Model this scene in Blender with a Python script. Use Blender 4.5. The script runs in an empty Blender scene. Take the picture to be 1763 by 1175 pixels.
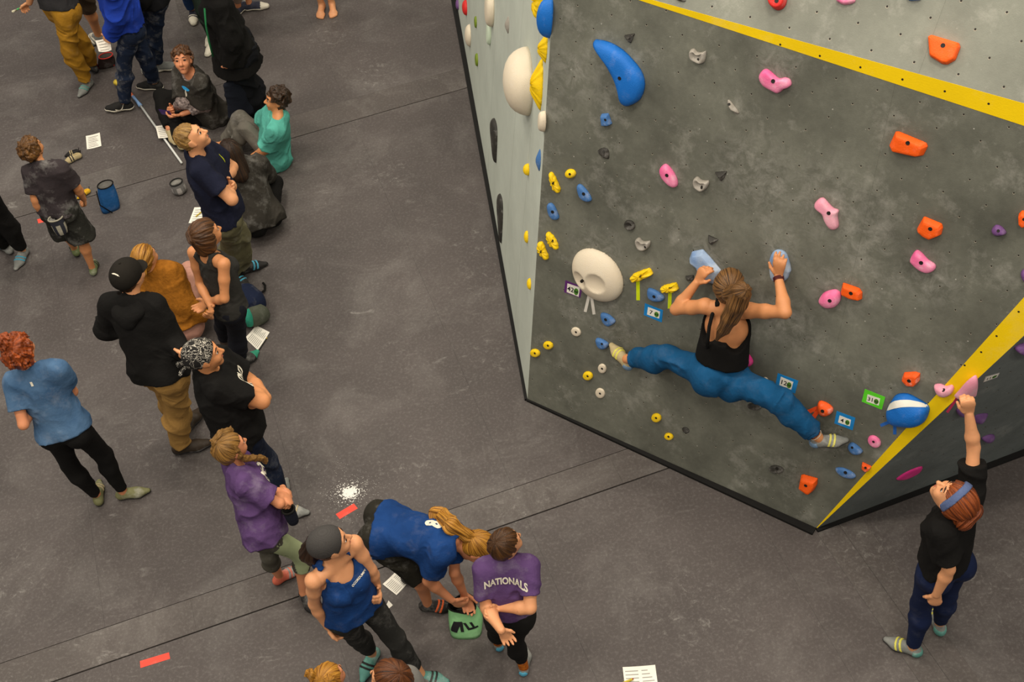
# Bouldering gym seen from a balcony: spectators on the mats, a climber spread across a grey slab.
import bpy, bmesh, math, random
import numpy as np
import openvdb as vdb
from math import sin, cos, radians, pi
from mathutils import Vector, Matrix
from mathutils.bvhtree import BVHTree

SC = bpy.context.scene
COL = SC.collection
random.seed(7)

# ------------------------------------------------------------------ camera, light, exposure
IMG_W, IMG_H = 1763, 1175
FOCAL, PITCH, ROLL, CAM_H = 2170.68, 0.8319, 0.1399, 7.4288      # px, rad, rad, m

def a3(*v): return np.array(v, float)
def unit(v):
    v = np.asarray(v, float); n = np.linalg.norm(v)
    return v / n if n > 1e-9 else v

_fwd = a3(0, cos(PITCH), -sin(PITCH)); _right = a3(1, 0, 0); _down = a3(0, -sin(PITCH), -cos(PITCH))
CAM_X = cos(ROLL) * _right + sin(ROLL) * _down
CAM_D = -sin(ROLL) * _right + cos(ROLL) * _down
CAM_F = _fwd
CAM_P = a3(0, 0, CAM_H)

cam_data = bpy.data.cameras.new('camera')
cam_data.sensor_fit = 'HORIZONTAL'; cam_data.sensor_width = 36.0
cam_data.lens = 36.0 * FOCAL / IMG_W
cam_data.clip_start = 0.05; cam_data.clip_end = 200
cam = bpy.data.objects.new('camera', cam_data); COL.objects.link(cam)
m = Matrix.Identity(4)
for i in range(3):
    m[i][0] = CAM_X[i]; m[i][1] = -CAM_D[i]; m[i][2] = -CAM_F[i]; m[i][3] = CAM_P[i]
cam.matrix_world = m
SC.camera = cam

world = bpy.data.worlds.new('hall_air'); SC.world = world; world.use_nodes = True
world.node_tree.nodes['Background'].inputs[0].default_value = (1.0, 0.95, 0.88, 1)
world.node_tree.nodes['Background'].inputs[1].default_value = 0.30

def ceiling_lamp(x, y, z, sx, sy, watts, tint=(1.0, 0.90, 0.76)):
    d = bpy.data.lights.new('ceiling_lamp', 'AREA'); d.shape = 'RECTANGLE'; d.size = sx; d.size_y = sy
    d.energy = watts; d.color = tint
    o = bpy.data.objects.new('ceiling_lamp', d); o.location = (x, y, z); COL.objects.link(o)
    return o
for lx in (-7.0, -2.6, 1.8, 6.2):
    for ly in (-1.5, 3.6, 8.6, 13.6):
        ceiling_lamp(lx, ly, 10.5, 1.6, 0.9, 205)
SC.view_settings.view_transform = 'Standard'; SC.view_settings.look = 'None'
SC.view_settings.gamma = 1.0; SC.view_settings.use_curve_mapping = False
SC.view_settings.exposure = 0.0

# ------------------------------------------------------------------ helpers
def px_ray(x, y):
    return CAM_X * ((x - IMG_W / 2) / FOCAL) + CAM_D * ((y - IMG_H / 2) / FOCAL) + CAM_F
def on_floor(x, y, z=0.0):                       # the point of the floor (or of a level above it) seen at x, y
    d = px_ray(x, y); return CAM_P + d * ((z - CAM_P[2]) / d[2])
class Plane:                                     # a wall plane: origin, two axes, outward normal
    def __init__(s, o, u, v): s.o, s.u, s.v = o, unit(u), unit(v); s.n = unit(np.cross(s.u, s.v))
    def at(s, x, y):
        d = px_ray(x, y); return CAM_P + d * (np.dot(s.o - CAM_P, s.n) / np.dot(d, s.n))
    def uv(s, p): q = p - s.o; return a3(np.dot(q, s.u), np.dot(q, s.v))
    def uvpx(s, x, y): return s.uv(s.at(x, y))
    def pt(s, u, v, h=0.0): return s.o + s.u * u + s.v * v + s.n * h

def lin(c):
    out = []
    for v in c[:3]:
        v = v / 255.0
        out.append(v / 12.92 if v <= 0.04045 else ((v + 0.055) / 1.055) ** 2.4)
    return (*out, 1.0)

_mats = {}
def mat(name, rgb, rough=0.75, vary=0.18, scale=9.0, bump=0.15, bscale=60.0, dust=0.0, spec=0.3, metal=0.0, rgb2=None, stretch=None, dscale=7.0):
    """plain painted / woven / moulded surface: one colour with a little tonal drift, fine relief and optional chalk dust"""
    if name in _mats: return _mats[name]
    M = bpy.data.materials.new(name); M.use_nodes = True; _mats[name] = M
    nt = M.node_tree; N = nt.nodes; L = nt.links; B = N['Principled BSDF']
    B.inputs['Roughness'].default_value = rough; B.inputs['Metallic'].default_value = metal
    B.inputs['Specular IOR Level'].default_value = spec
    tc = N.new('ShaderNodeTexCoord'); vec = tc.outputs['Object']
    if stretch:
        mp = N.new('ShaderNodeMapping'); mp.inputs['Scale'].default_value = stretch; L.new(vec, mp.inputs[0]); vec = mp.outputs[0]
    n1 = N.new('ShaderNodeTexNoise'); n1.inputs['Scale'].default_value = scale; n1.inputs['Detail'].default_value = 5; L.new(vec, n1.inputs['Vector'])
    rp = N.new('ShaderNodeValToRGB'); c = lin(rgb); c2 = lin(rgb2) if rgb2 else None
    lo = tuple(x * (1 - vary) for x in c[:3]) + (1,); hi = (tuple(min(1, x * (1 + vary)) for x in c[:3]) + (1,)) if not c2 else c2
    rp.color_ramp.elements[0].position = 0.32; rp.color_ramp.elements[0].color = lo
    rp.color_ramp.elements[1].position = 0.68; rp.color_ramp.elements[1].color = hi
    L.new(n1.outputs['Fac'], rp.inputs[0]); out = rp.outputs[0]
    if dust > 0:
        n3 = N.new('ShaderNodeTexNoise'); n3.inputs['Scale'].default_value = dscale; n3.inputs['Detail'].default_value = 8; n3.inputs['Roughness'].default_value = 0.7; L.new(tc.outputs['Object'], n3.inputs['Vector'])
        r3 = N.new('ShaderNodeValToRGB'); r3.color_ramp.elements[0].position = 0.52; r3.color_ramp.elements[0].color = (0, 0, 0, 1)
        r3.color_ramp.elements[1].position = 0.75; r3.color_ramp.elements[1].color = (dust, dust, dust, 1); L.new(n3.outputs['Fac'], r3.inputs[0])
        mx = N.new('ShaderNodeMix'); mx.data_type = 'RGBA'; L.new(r3.outputs[0], mx.inputs[0]); L.new(out, mx.inputs[6]); mx.inputs[7].default_value = (0.72, 0.70, 0.66, 1); out = mx.outputs[2]
    L.new(out, B.inputs['Base Color'])
    if bump > 0:
        n2 = N.new('ShaderNodeTexNoise'); n2.inputs['Scale'].default_value = bscale; n2.inputs['Detail'].default_value = 3; L.new(vec, n2.inputs['Vector'])
        bp = N.new('ShaderNodeBump'); bp.inputs['Strength'].default_value = bump; bp.inputs['Distance'].default_value = 0.01; L.new(n2.outputs['Fac'], bp.inputs['Height']); L.new(bp.outputs[0], B.inputs['Normal'])
    return M

def link(name, me, parent=None, loc=None):
    o = bpy.data.objects.new(name, me); COL.objects.link(o)
    if parent is not None: o.parent = parent
    if loc is not None: o.location = loc
    return o
def empty(name, loc):
    o = bpy.data.objects.new(name, None); o.empty_display_size = 0.1; o.location = loc; COL.objects.link(o); return o
def tag(o, label=None, cat=None, group=None, kind=None):
    for k, v in (('label', label), ('category', cat), ('group', group), ('kind', kind)):
        if v: o[k] = v
    return o
def mesh_from(name, V, F, material, smooth=True, org=None):
    me = bpy.data.meshes.new(name); V = np.asarray(V, float)
    if org is not None: V = V - np.asarray(org)
    me.from_pydata(V.tolist(), [], [list(map(int, f)) for f in F])
    if isinstance(material, (list, tuple)):
        for x in material: me.materials.append(x)
    elif material: me.materials.append(material)
    if smooth: me.polygons.foreach_set('use_smooth', [True] * len(me.polygons))
    me.update(); return me
class MB:                                        # collects simple solids and links them as one mesh
    def __init__(s): s.V = []; s.F = []; s.M = []
    def add(s, V, F, mi=0):
        b = len(s.V); s.V += [tuple(v) for v in V]; s.F += [[i + b for i in f] for f in F]; s.M += [mi] * len(F)
    def prism(s, poly, bot, top, mi=0):          # poly: list of 3D points (base), bot/top offsets are vectors
        n = len(poly); b = [p + bot for p in poly]; t = [p + top for p in poly]
        F = [list(range(n))[::-1], list(range(n, 2 * n))] + [[i, (i + 1) % n, n + (i + 1) % n, n + i] for i in range(n)]
        s.add(b + t, F, mi)
    def tube(s, pts, r, seg=8, mi=0, caps=True):
        pts = [np.asarray(p, float) for p in pts]; n = len(pts); rr = r if hasattr(r, '__len__') else [r] * n
        V = []; ref = None
        for i, p in enumerate(pts):
            d = unit(pts[min(i + 1, n - 1)] - pts[max(i - 1, 0)])
            if ref is None: ref = unit(np.cross(d, a3(0, 0, 1) if abs(d[2]) < .9 else a3(1, 0, 0)))
            x = unit(ref - d * np.dot(ref, d)); ref = x; y = np.cross(d, x)
            for k in range(seg): a = 2 * pi * k / seg; V.append(p + (x * cos(a) + y * sin(a)) * rr[i])
        F = [[i * seg + k, i * seg + (k + 1) % seg, (i + 1) * seg + (k + 1) % seg, (i + 1) * seg + k] for i in range(n - 1) for k in range(seg)]
        if caps: F += [list(range(seg))[::-1], [(n - 1) * seg + k for k in range(seg)]]
        s.add(V, F, mi)
    def build(s, name, material, parent=None, smooth=False, org=None):
        me = mesh_from(name, s.V, s.F, material, smooth, org)
        me.polygons.foreach_set('material_index', s.M); 
        bm = bmesh.new(); bm.from_mesh(me); bmesh.ops.recalc_face_normals(bm, faces=bm.faces); bm.to_mesh(me); bm.free()
        return link(name, me, parent, None)
def bevel(o, w, seg=2):
    b = o.modifiers.new('bevel', 'BEVEL'); b.width = w; b.segments = seg; b.limit_method = 'ANGLE'; b.angle_limit = radians(35); return o

# ------------------------------------------------------------------ implicit surfaces -> one continuous mesh
def cone(a, b, ra, rb, dep=None, kd=1.0, flat_a=False, flat_b=False):
    a = np.asarray(a, float); b = np.asarray(b, float); ab = b - a; L2 = max(float(ab @ ab), 1e-9); ax = ab / math.sqrt(L2); rm = max(ra, rb) * max(1, kd)
    if dep is not None: dep = unit(np.asarray(dep, float) - ax * np.dot(dep, ax))
    def f(x, y, z):
        px, py, pz = x - a[0], y - a[1], z - a[2]
        t = np.clip((px * ab[0] + py * ab[1] + pz * ab[2]) / L2, 0, 1)
        qx, qy, qz = px - t * ab[0], py - t * ab[1], pz - t * ab[2]
        d2 = qx * qx + qy * qy + qz * qz
        if dep is not None:
            w = qx * dep[0] + qy * dep[1] + qz * dep[2]; d2 = d2 + w * w * (1 / kd ** 2 - 1)
        d = (np.sqrt(d2) - (ra + (rb - ra) * t)) * (min(kd, 1.0) * 0.5 + 0.5)
        if flat_b: d = np.maximum(d, (px - ab[0]) * ax[0] + (py - ab[1]) * ax[1] + (pz - ab[2]) * ax[2])
        if flat_a: d = np.maximum(d, -(px * ax[0] + py * ax[1] + pz * ax[2]))
        return d
    return f, np.minimum(a, b) - rm, np.maximum(a, b) + rm
def ell(c, R, r):                                # R rows = axes, r = radii
    c = np.asarray(c, float); R = np.asarray(R, float); r = np.asarray(r, float)
    def f(x, y, z):
        px, py, pz = x - c[0], y - c[1], z - c[2]; k0 = 0; k1 = 0
        for i in range(3):
            q = px * R[i, 0] + py * R[i, 1] + pz * R[i, 2]; k0 = k0 + (q / r[i]) ** 2; k1 = k1 + (q / r[i] ** 2) ** 2
        k0 = np.sqrt(k0); return k0 * (k0 - 1) / np.sqrt(k1 + 1e-12)
    e = np.sqrt((R ** 2 * (r ** 2)[:, None]).sum(0)); return f, c - e, c + e
_rng = np.random.RandomState(3)
_ND = [unit(v) for v in _rng.normal(size=(9, 3))]
def _hash(ix, iy, iz, seed):
    n = (ix * 73856093) ^ (iy * 19349663) ^ (iz * 83492791) ^ (seed * 2654435761 & 0x7fffffff)
    n = (n ^ (n >> 13)) * 1274126177 & 0x7fffffff; return ((n ^ (n >> 16)) & 0xffff) / 65535.0
def vnoise(P, seed):                              # smooth value noise, 0..1
    I = np.floor(P).astype(np.int64); f = P - I; f = f * f * (3 - 2 * f); r = 0
    for dx in (0, 1):
        for dy in (0, 1):
            for dz in (0, 1):
                w = (f[:, 0] if dx else 1 - f[:, 0]) * (f[:, 1] if dy else 1 - f[:, 1]) * (f[:, 2] if dz else 1 - f[:, 2])
                r = r + w * _hash(I[:, 0] + dx, I[:, 1] + dy, I[:, 2] + dz, seed)
    return r
def folds(amp, freq, seed=0, ridge=True):        # irregular cloth creases (ridged) or lumps
    g = np.random.RandomState(seed + 100); Q = np.linalg.qr(g.normal(size=(3, 3)))[0]
    def f(P):
        q = (P.astype(np.float64) @ Q) * (freq / 4.2); w = vnoise(q * .7 + 31.7, seed + 5); q = q + (w[:, None] - .5) * 1.3
        if ridge:
            q = q * a3(1.0, .55, 1.0); s = (1 - np.abs(2 * vnoise(q, seed + 1) - 1)) ** 2 * 1.0 + (1 - np.abs(2 * vnoise(q * 2.1 + 9.1, seed + 2) - 1)) ** 2 * .45; return (-(s - .55) * amp * 1.5).astype(np.float32)
        return ((vnoise(q, seed + 1) - .5) * amp * 2.6).astype(np.float32)
    return f
def lumps(amp, freq, seed=0):
    f1, f2 = folds(amp * 1.15, freq * 1.9, seed, False), folds(amp * .5, freq * 3.8, seed + 50, False)
    return lambda P: f1(P) + f2(P)
def sdf_mesh(name, groups, h, material, org, cuts=(), noise=None, adapt=0.0, smooth=True):
    lo = np.min([p[1] for k, g in groups for p in g], 0) - 4 * h - .02; hi = np.max([p[2] for k, g in groups for p in g], 0) + 4 * h + .02
    n = np.maximum(np.ceil((hi - lo) / h).astype(int), 4)
    ax = [(lo[i] + h * np.arange(n[i])).astype(np.float32) for i in range(3)]
    tot = np.full(n, 1.0, np.float32)
    def box(l, u, pad):
        s = [slice(max(0, int((l[i] - pad - lo[i]) / h)), min(n[i], int((u[i] + pad - lo[i]) / h) + 2)) for i in range(3)]
        return tuple(s), ax[0][s[0]][:, None, None], ax[1][s[1]][None, :, None], ax[2][s[2]][None, None, :]
    for k, g in groups:
        acc = np.zeros(n, np.float32)
        for f, l, u in g:
            s, x, y, z = box(l, u, 3 * h + 3 * k)
            acc[s] += np.exp(np.clip(-f(x, y, z).astype(np.float32) / k, -60, 60))
        m_ = acc > 1e-24
        tot[m_] = np.minimum(tot[m_], -k * np.log(acc[m_]))
    for c in cuts:
        if isinstance(c, tuple): f, l, u = c; s, x, y, z = box(l, u, 3 * h)
        else: f = c; s = (slice(None),) * 3; x, y, z = ax[0][:, None, None], ax[1][None, :, None], ax[2][None, None, :]
        tot[s] = np.maximum(tot[s], f(x, y, z))
    if noise is not None:
        idx = np.argwhere(np.abs(tot) < 4 * h)
        P = np.stack([ax[i][idx[:, i]] for i in range(3)], 1).astype(np.float32) - np.asarray(org, np.float32)
        tot[tuple(idx.T)] += noise(P)
    # keep the border outside
    for i in range(3):
        sl = [slice(None)] * 3
        for e in (0, -1): sl[i] = e; tot[tuple(sl)] = 1.0
    g = vdb.FloatGrid(background=3 * h); g.copyFromArray(np.clip(tot, -3 * h, 3 * h))
    pts, tri, quad = g.convertToPolygons(isovalue=0.0, adaptivity=adapt)
    V = pts.astype(np.float64) * h + lo - np.asarray(org)
    me = bpy.data.meshes.new(name)
    nq, ntr = len(quad), len(tri)
    me.vertices.add(len(V)); me.vertices.foreach_set('co', V.ravel().astype(np.float32))
    me.loops.add(nq * 4 + ntr * 3); me.polygons.add(nq + ntr)
    lv = np.concatenate([np.asarray(quad).ravel() if nq else np.zeros(0, int), np.asarray(tri).ravel() if ntr else np.zeros(0, int)]).astype(np.int32)
    me.loops.foreach_set('vertex_index', lv)
    me.polygons.foreach_set('loop_start', np.concatenate([np.arange(nq) * 4, nq * 4 + np.arange(ntr) * 3]).astype(np.int32))
    if smooth: me.polygons.foreach_set('use_smooth', np.ones(nq + ntr, bool))
    for x in (material if isinstance(material, (list, tuple)) else [material]): me.materials.append(x)
    me.update(calc_edges=True); me.validate()
    return me
def half(p, nrm):                                # keep the side the normal points away from: d = (x-p).n
    p = np.asarray(p, float); nrm = unit(nrm)
    return lambda x, y, z: ((x - p[0]) * nrm[0] + (y - p[1]) * nrm[1] + (z - p[2]) * nrm[2]).astype(np.float32)
def carve(prim):                                 # subtract a primitive
    f, l, u = prim; return (lambda x, y, z: -f(x, y, z).astype(np.float32)), l, u
# ------------------------------------------------------------------ setting: walls
PSI, TILT = -0.6847, 0.1954
A0 = on_floor(908, 690)
U_F = a3(cos(PSI), sin(PSI), 0); N_H = a3(sin(PSI), -cos(PSI), 0)
FRONT = Plane(A0, U_F, a3(0, 0, 1) * cos(TILT) - N_H * sin(TILT))
LEN_F = float(np.dot(on_floor(1405, 911) - A0, U_F)); B0 = A0 + U_F * LEN_F
FOLD_R = unit(FRONT.at(1763, 578) - B0); FOLD_L = unit(FRONT.at(952, 0) - A0)
d_r = unit(on_floor(1763, 775) - B0); RIGHT = Plane(B0, d_r, FOLD_R - d_r * np.dot(FOLD_R, d_r))
d_l = unit(A0 - on_floor(785, 0)); LEFT = Plane(A0, d_l, FOLD_L - d_l * np.dot(FOLD_L, d_l))
H0, H1 = FRONT.at(1250, 35), FRONT.at(1763, 178); HD = unit(H1 - H0)
hv = unit(np.cross(FRONT.n, HD)); TOP = Plane(H0, HD, hv * cos(radians(29.5)) - FRONT.n * sin(radians(29.5)))

def meet2(p, d, q, e):                            # 2D line intersection
    M_ = np.array([[d[0], -e[0]], [d[1], -e[1]]]); t = np.linalg.solve(M_, np.asarray(q) - np.asarray(p)); return np.asarray(p) + np.asarray(d) * t[0]
fr = FRONT.uv(B0 + FOLD_R) - FRONT.uv(B0); fl = FRONT.uv(A0 + FOLD_L); hq = FRONT.uv(H0); hdv = FRONT.uv(H1) - hq
C_R = meet2((LEN_F, 0), fr, hq, hdv); C_L = meet2((0, 0), fl, hq, hdv)
front_poly = [a3(0, 0), a3(LEN_F, 0), C_R, C_L]

def chalk_spots(nt, tc, out, spots, fine, strength, softness=0.55):
    """worn-in chalk: blotches of broken white round given places (x, y, z, radius)"""
    N = nt.nodes; L = nt.links; acc = None
    for x, y, z, r in spots:
        d = N.new('ShaderNodeVectorMath'); d.operation = 'DISTANCE'; L.new(tc.outputs['Object'], d.inputs[0]); d.inputs[1].default_value = (x, y, z)
        m_ = N.new('ShaderNodeMapRange'); m_.interpolation_type = 'SMOOTHSTEP'; m_.inputs[1].default_value = r * .15; m_.inputs[2].default_value = r; m_.inputs[3].default_value = 1; m_.inputs[4].default_value = 0; L.new(d.outputs['Value'], m_.inputs[0])
        if acc is None: acc = m_.outputs[0]
        else:
            q = N.new('ShaderNodeMath'); q.operation = 'MAXIMUM'; L.new(acc, q.inputs[0]); L.new(m_.outputs[0], q.inputs[1]); acc = q.outputs[0]
    n = N.new('ShaderNodeTexNoise'); n.inputs['Scale'].default_value = fine; n.inputs['Detail'].default_value = 10; n.inputs['Roughness'].default_value = 0.78; n.inputs['Distortion'].default_value = 0.7; L.new(tc.outputs['Object'], n.inputs['Vector'])
    a = N.new('ShaderNodeMapRange'); a.inputs[1].default_value = softness; a.inputs[2].default_value = softness + .2; a.inputs[3].default_value = 0; a.inputs[4].default_value = strength; L.new(n.outputs['Fac'], a.inputs[0])
    q = N.new('ShaderNodeMath'); q.operation = 'MULTIPLY'; L.new(acc, q.inputs[0]); L.new(a.outputs[0], q.inputs[1])
    x = N.new('ShaderNodeMix'); x.data_type = 'RGBA'; L.new(q.outputs[0], x.inputs[0]); L.new(out, x.inputs[6]); x.inputs[7].default_value = (0.68, 0.66, 0.61, 1); return x.outputs[2]
def wall_mat(name, rgb, chalk, dark=0.3, specks=0.5, seed=0.0, spots=()):
    M = bpy.data.materials.new(name); M.use_nodes = True; nt = M.node_tree; N = nt.nodes; L = nt.links; B = N['Principled BSDF']
    B.inputs['Roughness'].default_value = 0.85; B.inputs['Specular IOR Level'].default_value = 0.2
    tc = N.new('ShaderNodeTexCoord'); mp = N.new('ShaderNodeMapping'); mp.inputs['Location'].default_value = (seed, seed * 1.7, 0); L.new(tc.outputs['Object'], mp.inputs[0]); vec = mp.outputs[0]
    c = lin(rgb)
    def noise(sc, det=6, ro=0.6):
        n = N.new('ShaderNodeTexNoise'); n.inputs['Scale'].default_value = sc; n.inputs['Detail'].default_value = det; n.inputs['Roughness'].default_value = ro; L.new(vec, n.inputs['Vector']); return n.outputs['Fac']
    def ramp(src, p0, p1, v0=0.0, v1=1.0):
        r = N.new('ShaderNodeMapRange'); r.inputs[1].default_value = p0; r.inputs[2].default_value = p1; r.inputs[3].default_value = v0; r.inputs[4].default_value = v1; L.new(src, r.inputs[0]); return r.outputs[0]
    def mix(fac, a, b):
        x = N.new('ShaderNodeMix'); x.data_type = 'RGBA'; L.new(fac, x.inputs[0])
        for s, v in ((6, a), (7, b)):
            if isinstance(v, tuple): x.inputs[s].default_value = v
            else: L.new(v, x.inputs[s])
        return x.outputs[2]
    lo = tuple(v * (1 - dark) for v in c[:3]) + (1,); hi = tuple(min(1, v * (1 + dark)) for v in c[:3]) + (1,)
    out = mix(ramp(noise(1.8, 8, 0.65), 0.32, 0.68), lo, hi)
    out = mix(ramp(noise(34, 3), 0.35, 0.7, 0.0, 0.25), out, lo)
    out = mix(ramp(noise(3.1, 10, 0.75), 0.54, 0.80, 0.0, chalk), out, (0.66, 0.64, 0.58, 1))
    out = mix(ramp(noise(11, 9, 0.8), 0.60, 0.82, 0.0, chalk), out, (0.66, 0.64, 0.58, 1))
    v = N.new('ShaderNodeTexVoronoi'); v.inputs['Scale'].default_value = 9.0; v.inputs['Randomness'].default_value = 1.0; L.new(vec, v.inputs['Vector'])
    out = mix(ramp(v.outputs['Distance'], 0.045, 0.03, 0.0, specks), out, (0.62, 0.6, 0.54, 1))
    if spots: out = chalk_spots(nt, tc, out, spots, 11.0, .20, .44)
    L.new(out, B.inputs['Base Color'])
    bp = N.new('ShaderNodeBump'); bp.inputs['Strength'].default_value = 0.25; bp.inputs['Distance'].default_value = 0.004; L.new(noise(140, 2), bp.inputs['Height']); L.new(bp.outputs[0], B.inputs['Normal'])
    return M
M_FRONT = wall_mat('textured_grey_paint', (108, 109, 99), 0.40, 0.38, spots=[(*FRONT.at(x, y), r) for x, y, r in ((1430, 330, .30), (1600, 480, .30), (1345, 420, .22), (1030, 430, .30), (1215, 440, .28), (1106, 455, .14), (1440, 500, .30), (1340, 120, .22), (1420, 350, .4), (1640, 655, .20), (1590, 640, .15), (1360, 560, .35), (1480, 420, .35), (1150, 300, .16), (990, 130, .3), (1300, 300, .45), (1060, 560, .3))])
M_TOP = wall_mat('light_grey_paint', (128, 130, 120), 0.36, 0.20, 0.15, 3.0)
M_LEFT = wall_mat('pale_grey_green_paint', (190, 197, 186), 0.2, 0.10, 0.1, 5.0)
M_RIGHT = wall_mat('blue_grey_paint', (106, 112, 110), 0.25, 0.25, 0.3, 8.0)
M_YELLOW = wall_mat('yellow_paint', (236, 200, 8), 0.12, 0.06, 0.1, 11.0)
M_BLACK = mat('black_base_and_shadow', (16, 15, 14), 0.8, 0.1)  # wall backing, floor slab, and the shadow gap put in as black strips
M_DARK = mat('dark_hole', (30, 27, 24), 0.6, 0.1, bump=0)
M_NUTGLINT = mat('nut_rim_highlight', (158, 152, 136), 0.6, 0.2, bump=0)  # pale disc set low behind each nut: highlight painted on its lower rim

def clip_poly(poly, p, n):                        # keep (x-p).n <= 0
    out = []; k = len(poly)
    for i in range(k):
        a, b = poly[i], poly[(i + 1) % k]; da, db = np.dot(a - p, n), np.dot(b - p, n)
        if da <= 0: out.append(a)
        if da * db < 0: out.append(a + (b - a) * (da / (da - db)))
    return out
def slab(name, plane, poly, material, parent=None, front=0.0, back=-0.03):
    mb = MB(); mb.prism([plane.pt(*q) for q in poly], plane.n * back, plane.n * front); return mb.build(name, material, parent)
def panelled_wall(name, plane, poly, material, us, vs, gap=0.0003):
    w = slab(name, plane, poly, M_BLACK, None, -0.018, -0.05); tag(w, kind='structure')
    us = [-99] + list(us) + [99]; vs = [-99] + list(vs) + [99]; first = True
    for j in range(len(vs) - 1):
        for i in range(len(us) - 1):
            q = poly
            for p, nn in (((us[i] + gap, 0), (-1, 0)), ((us[i + 1] - gap, 0), (1, 0)), ((0, vs[j] + gap), (0, -1)), ((0, vs[j + 1] - gap), (0, 1))):
                q = clip_poly(q, a3(*p), a3(*nn))
                if len(q) < 3: break
            if len(q) < 3: continue
            slab('panel', plane, q, material, w, 0.0, -0.017)
    return w
def t_nuts(plane, poly, anchor, parent, step=0.2325, r=0.0048, lift=0.0006, skip=()):
    mb = MB(); n = len(poly); c = plane.uv(anchor)
    def inside(p):
        for i in range(n):
            a, b = poly[i], poly[(i + 1) % n]; e = b - a
            if e[0] * (p[1] - a[1]) - e[1] * (p[0] - a[0]) < 0.03 * np.linalg.norm(e): return False
        return True
    for i in range(-40, 40):
        for j in range(-80, 80):
            p = c + a3((i + (j % 2) * .5) * step, j * .5 * step)
            if not inside(p): continue
            for rr, ll, mi in ((r * 1.35, lift, 1), (r, lift * 1.6, 0)):
                off = -0.0022 if mi else 0.0
                V = [plane.pt(p[0] + rr * cos(2 * pi * k / 8), p[1] + off + rr * sin(2 * pi * k / 8), ll) for k in range(8)]
                mb.add(V, [list(range(8))], mi)
    o = mb.build('t_nuts', [M_DARK, M_NUTGLINT], parent); tag(o, kind='stuff'); return o

vA = float(np.mean([FRONT.uvpx(950, 158.7)[1], FRONT.uvpx(1236, 254)[1]])); vB = float(np.mean([FRONT.uvpx(1298, 632)[1], FRONT.uvpx(1334, 646)[1]]))
wf = panelled_wall('wall_front', FRONT, front_poly, M_FRONT, [FRONT.uvpx(1455, 530)[0]], [vB, vA])
t_nuts(FRONT, front_poly, FRONT.at(1510.6, 155), wf)
top_poly = [a3(TOP.uv(FRONT.pt(*C_L))[0] - .2, 0), a3(TOP.uv(FRONT.pt(*C_R))[0] + .6, 0), a3(TOP.uv(FRONT.pt(*C_R))[0] + .6, 2.2), a3(TOP.uv(FRONT.pt(*C_L))[0] - .2, 2.2)]
wt = panelled_wall('wall_upper', TOP, top_poly, M_TOP, [1.1], [1.3])
t_nuts(TOP, top_poly, TOP.at(1574, 107), wt, r=0.0062)
cl3 = FRONT.pt(*C_L); cr3 = FRONT.pt(*C_R)
left_poly = [a3(-9, 0), a3(0, 0), LEFT.uv(cl3), LEFT.uv(cl3) + a3(-.55, 1.6), a3(-9, 5.0)]
u_s = [LEFT.uv(LEFT.at(880, 300))[0], LEFT.uv(LEFT.at(908, 300))[0]]
wl = panelled_wall('wall_left', LEFT, left_poly, M_LEFT, [u_s[0] - 1.22, u_s[0], u_s[1]], [], gap=0.0022)
right_poly = [a3(0, 0), a3(6, 0), a3(6, 4.2), RIGHT.uv(cr3)]
wr = panelled_wall('wall_right', RIGHT, right_poly, M_RIGHT, [2.4], [])
t_nuts(RIGHT, right_poly, RIGHT.at(1740, 640), wr, r=0.005)
# painted yellow bands along the two folds (thin sheet trim)
def px_slab(name, plane, px, material, front=0.0015):
    return tag(slab(name, plane, [plane.uvpx(*p) if p[0] is not None else p[1] for p in px], material, None, front, 0.0001), kind='structure')
e1 = FRONT.uvpx(1250, 49); e2 = FRONT.uvpx(1763, 216.5); ed = e2 - e1
hin = lambda t: hq + hdv * t
px_low = lambda t: e1 + ed * t
band = [px_low(-.36), px_low(1.6), hin(1.6), hin(-.36)]
tag(slab('trim_1', FRONT, band, M_YELLOW, None, 0.0016, 0.0002), kind='structure')
g1 = FRONT.uvpx(1405, 910); g2 = FRONT.uvpx(1763, 512); fold = lambda t: a3(LEN_F, 0) + fr * t
band2 = [fold(0.0), fold(3.1), g1 + (g2 - g1) * 1.45, g1]
tag(slab('trim_2', FRONT, band2, M_YELLOW, None, 0.0016, 0.0002), kind='structure')
# nuts in the two yellow bands
mb = MB()
for p in [(1343.6, 76.6), (1411.7, 96), (1481.5, 115.7), (1553.9, 136.6), (1626.8, 157), (1702.3, 178.5), (1754, 536.8), (1716, 578.6), (1689.4, 606.3), (1661, 629)]:
    q = FRONT.uvpx(*p)
    mb.add([FRONT.pt(q[0] + .0065 * cos(k * pi / 4), q[1] + .0065 * sin(k * pi / 4), .0024) for k in range(8)], [list(range(8))])
tag(mb.build('trim_nuts', M_DARK, wf), kind='stuff')

# black strips imitating the shadow gap along the foot of the boulder
def shadow_strip(name, p, q, out, w0, w1, ext0=0.0, ext1=0.0):
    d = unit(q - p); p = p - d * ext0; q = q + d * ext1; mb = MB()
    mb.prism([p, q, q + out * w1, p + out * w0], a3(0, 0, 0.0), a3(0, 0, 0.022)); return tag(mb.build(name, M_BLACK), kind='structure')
shadow_strip('shadow_gap_front', A0, B0, unit(a3(FRONT.n[0], FRONT.n[1], 0)), 0.012, 0.055)
shadow_strip('shadow_gap_left', A0, A0 - d_l * 9, unit(a3(LEFT.n[0], LEFT.n[1], 0)), 0.02, 0.07)
shadow_strip('shadow_gap_right', B0, B0 + d_r * 6, unit(a3(RIGHT.n[0], RIGHT.n[1], 0)), 0.03, 0.09)

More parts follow.
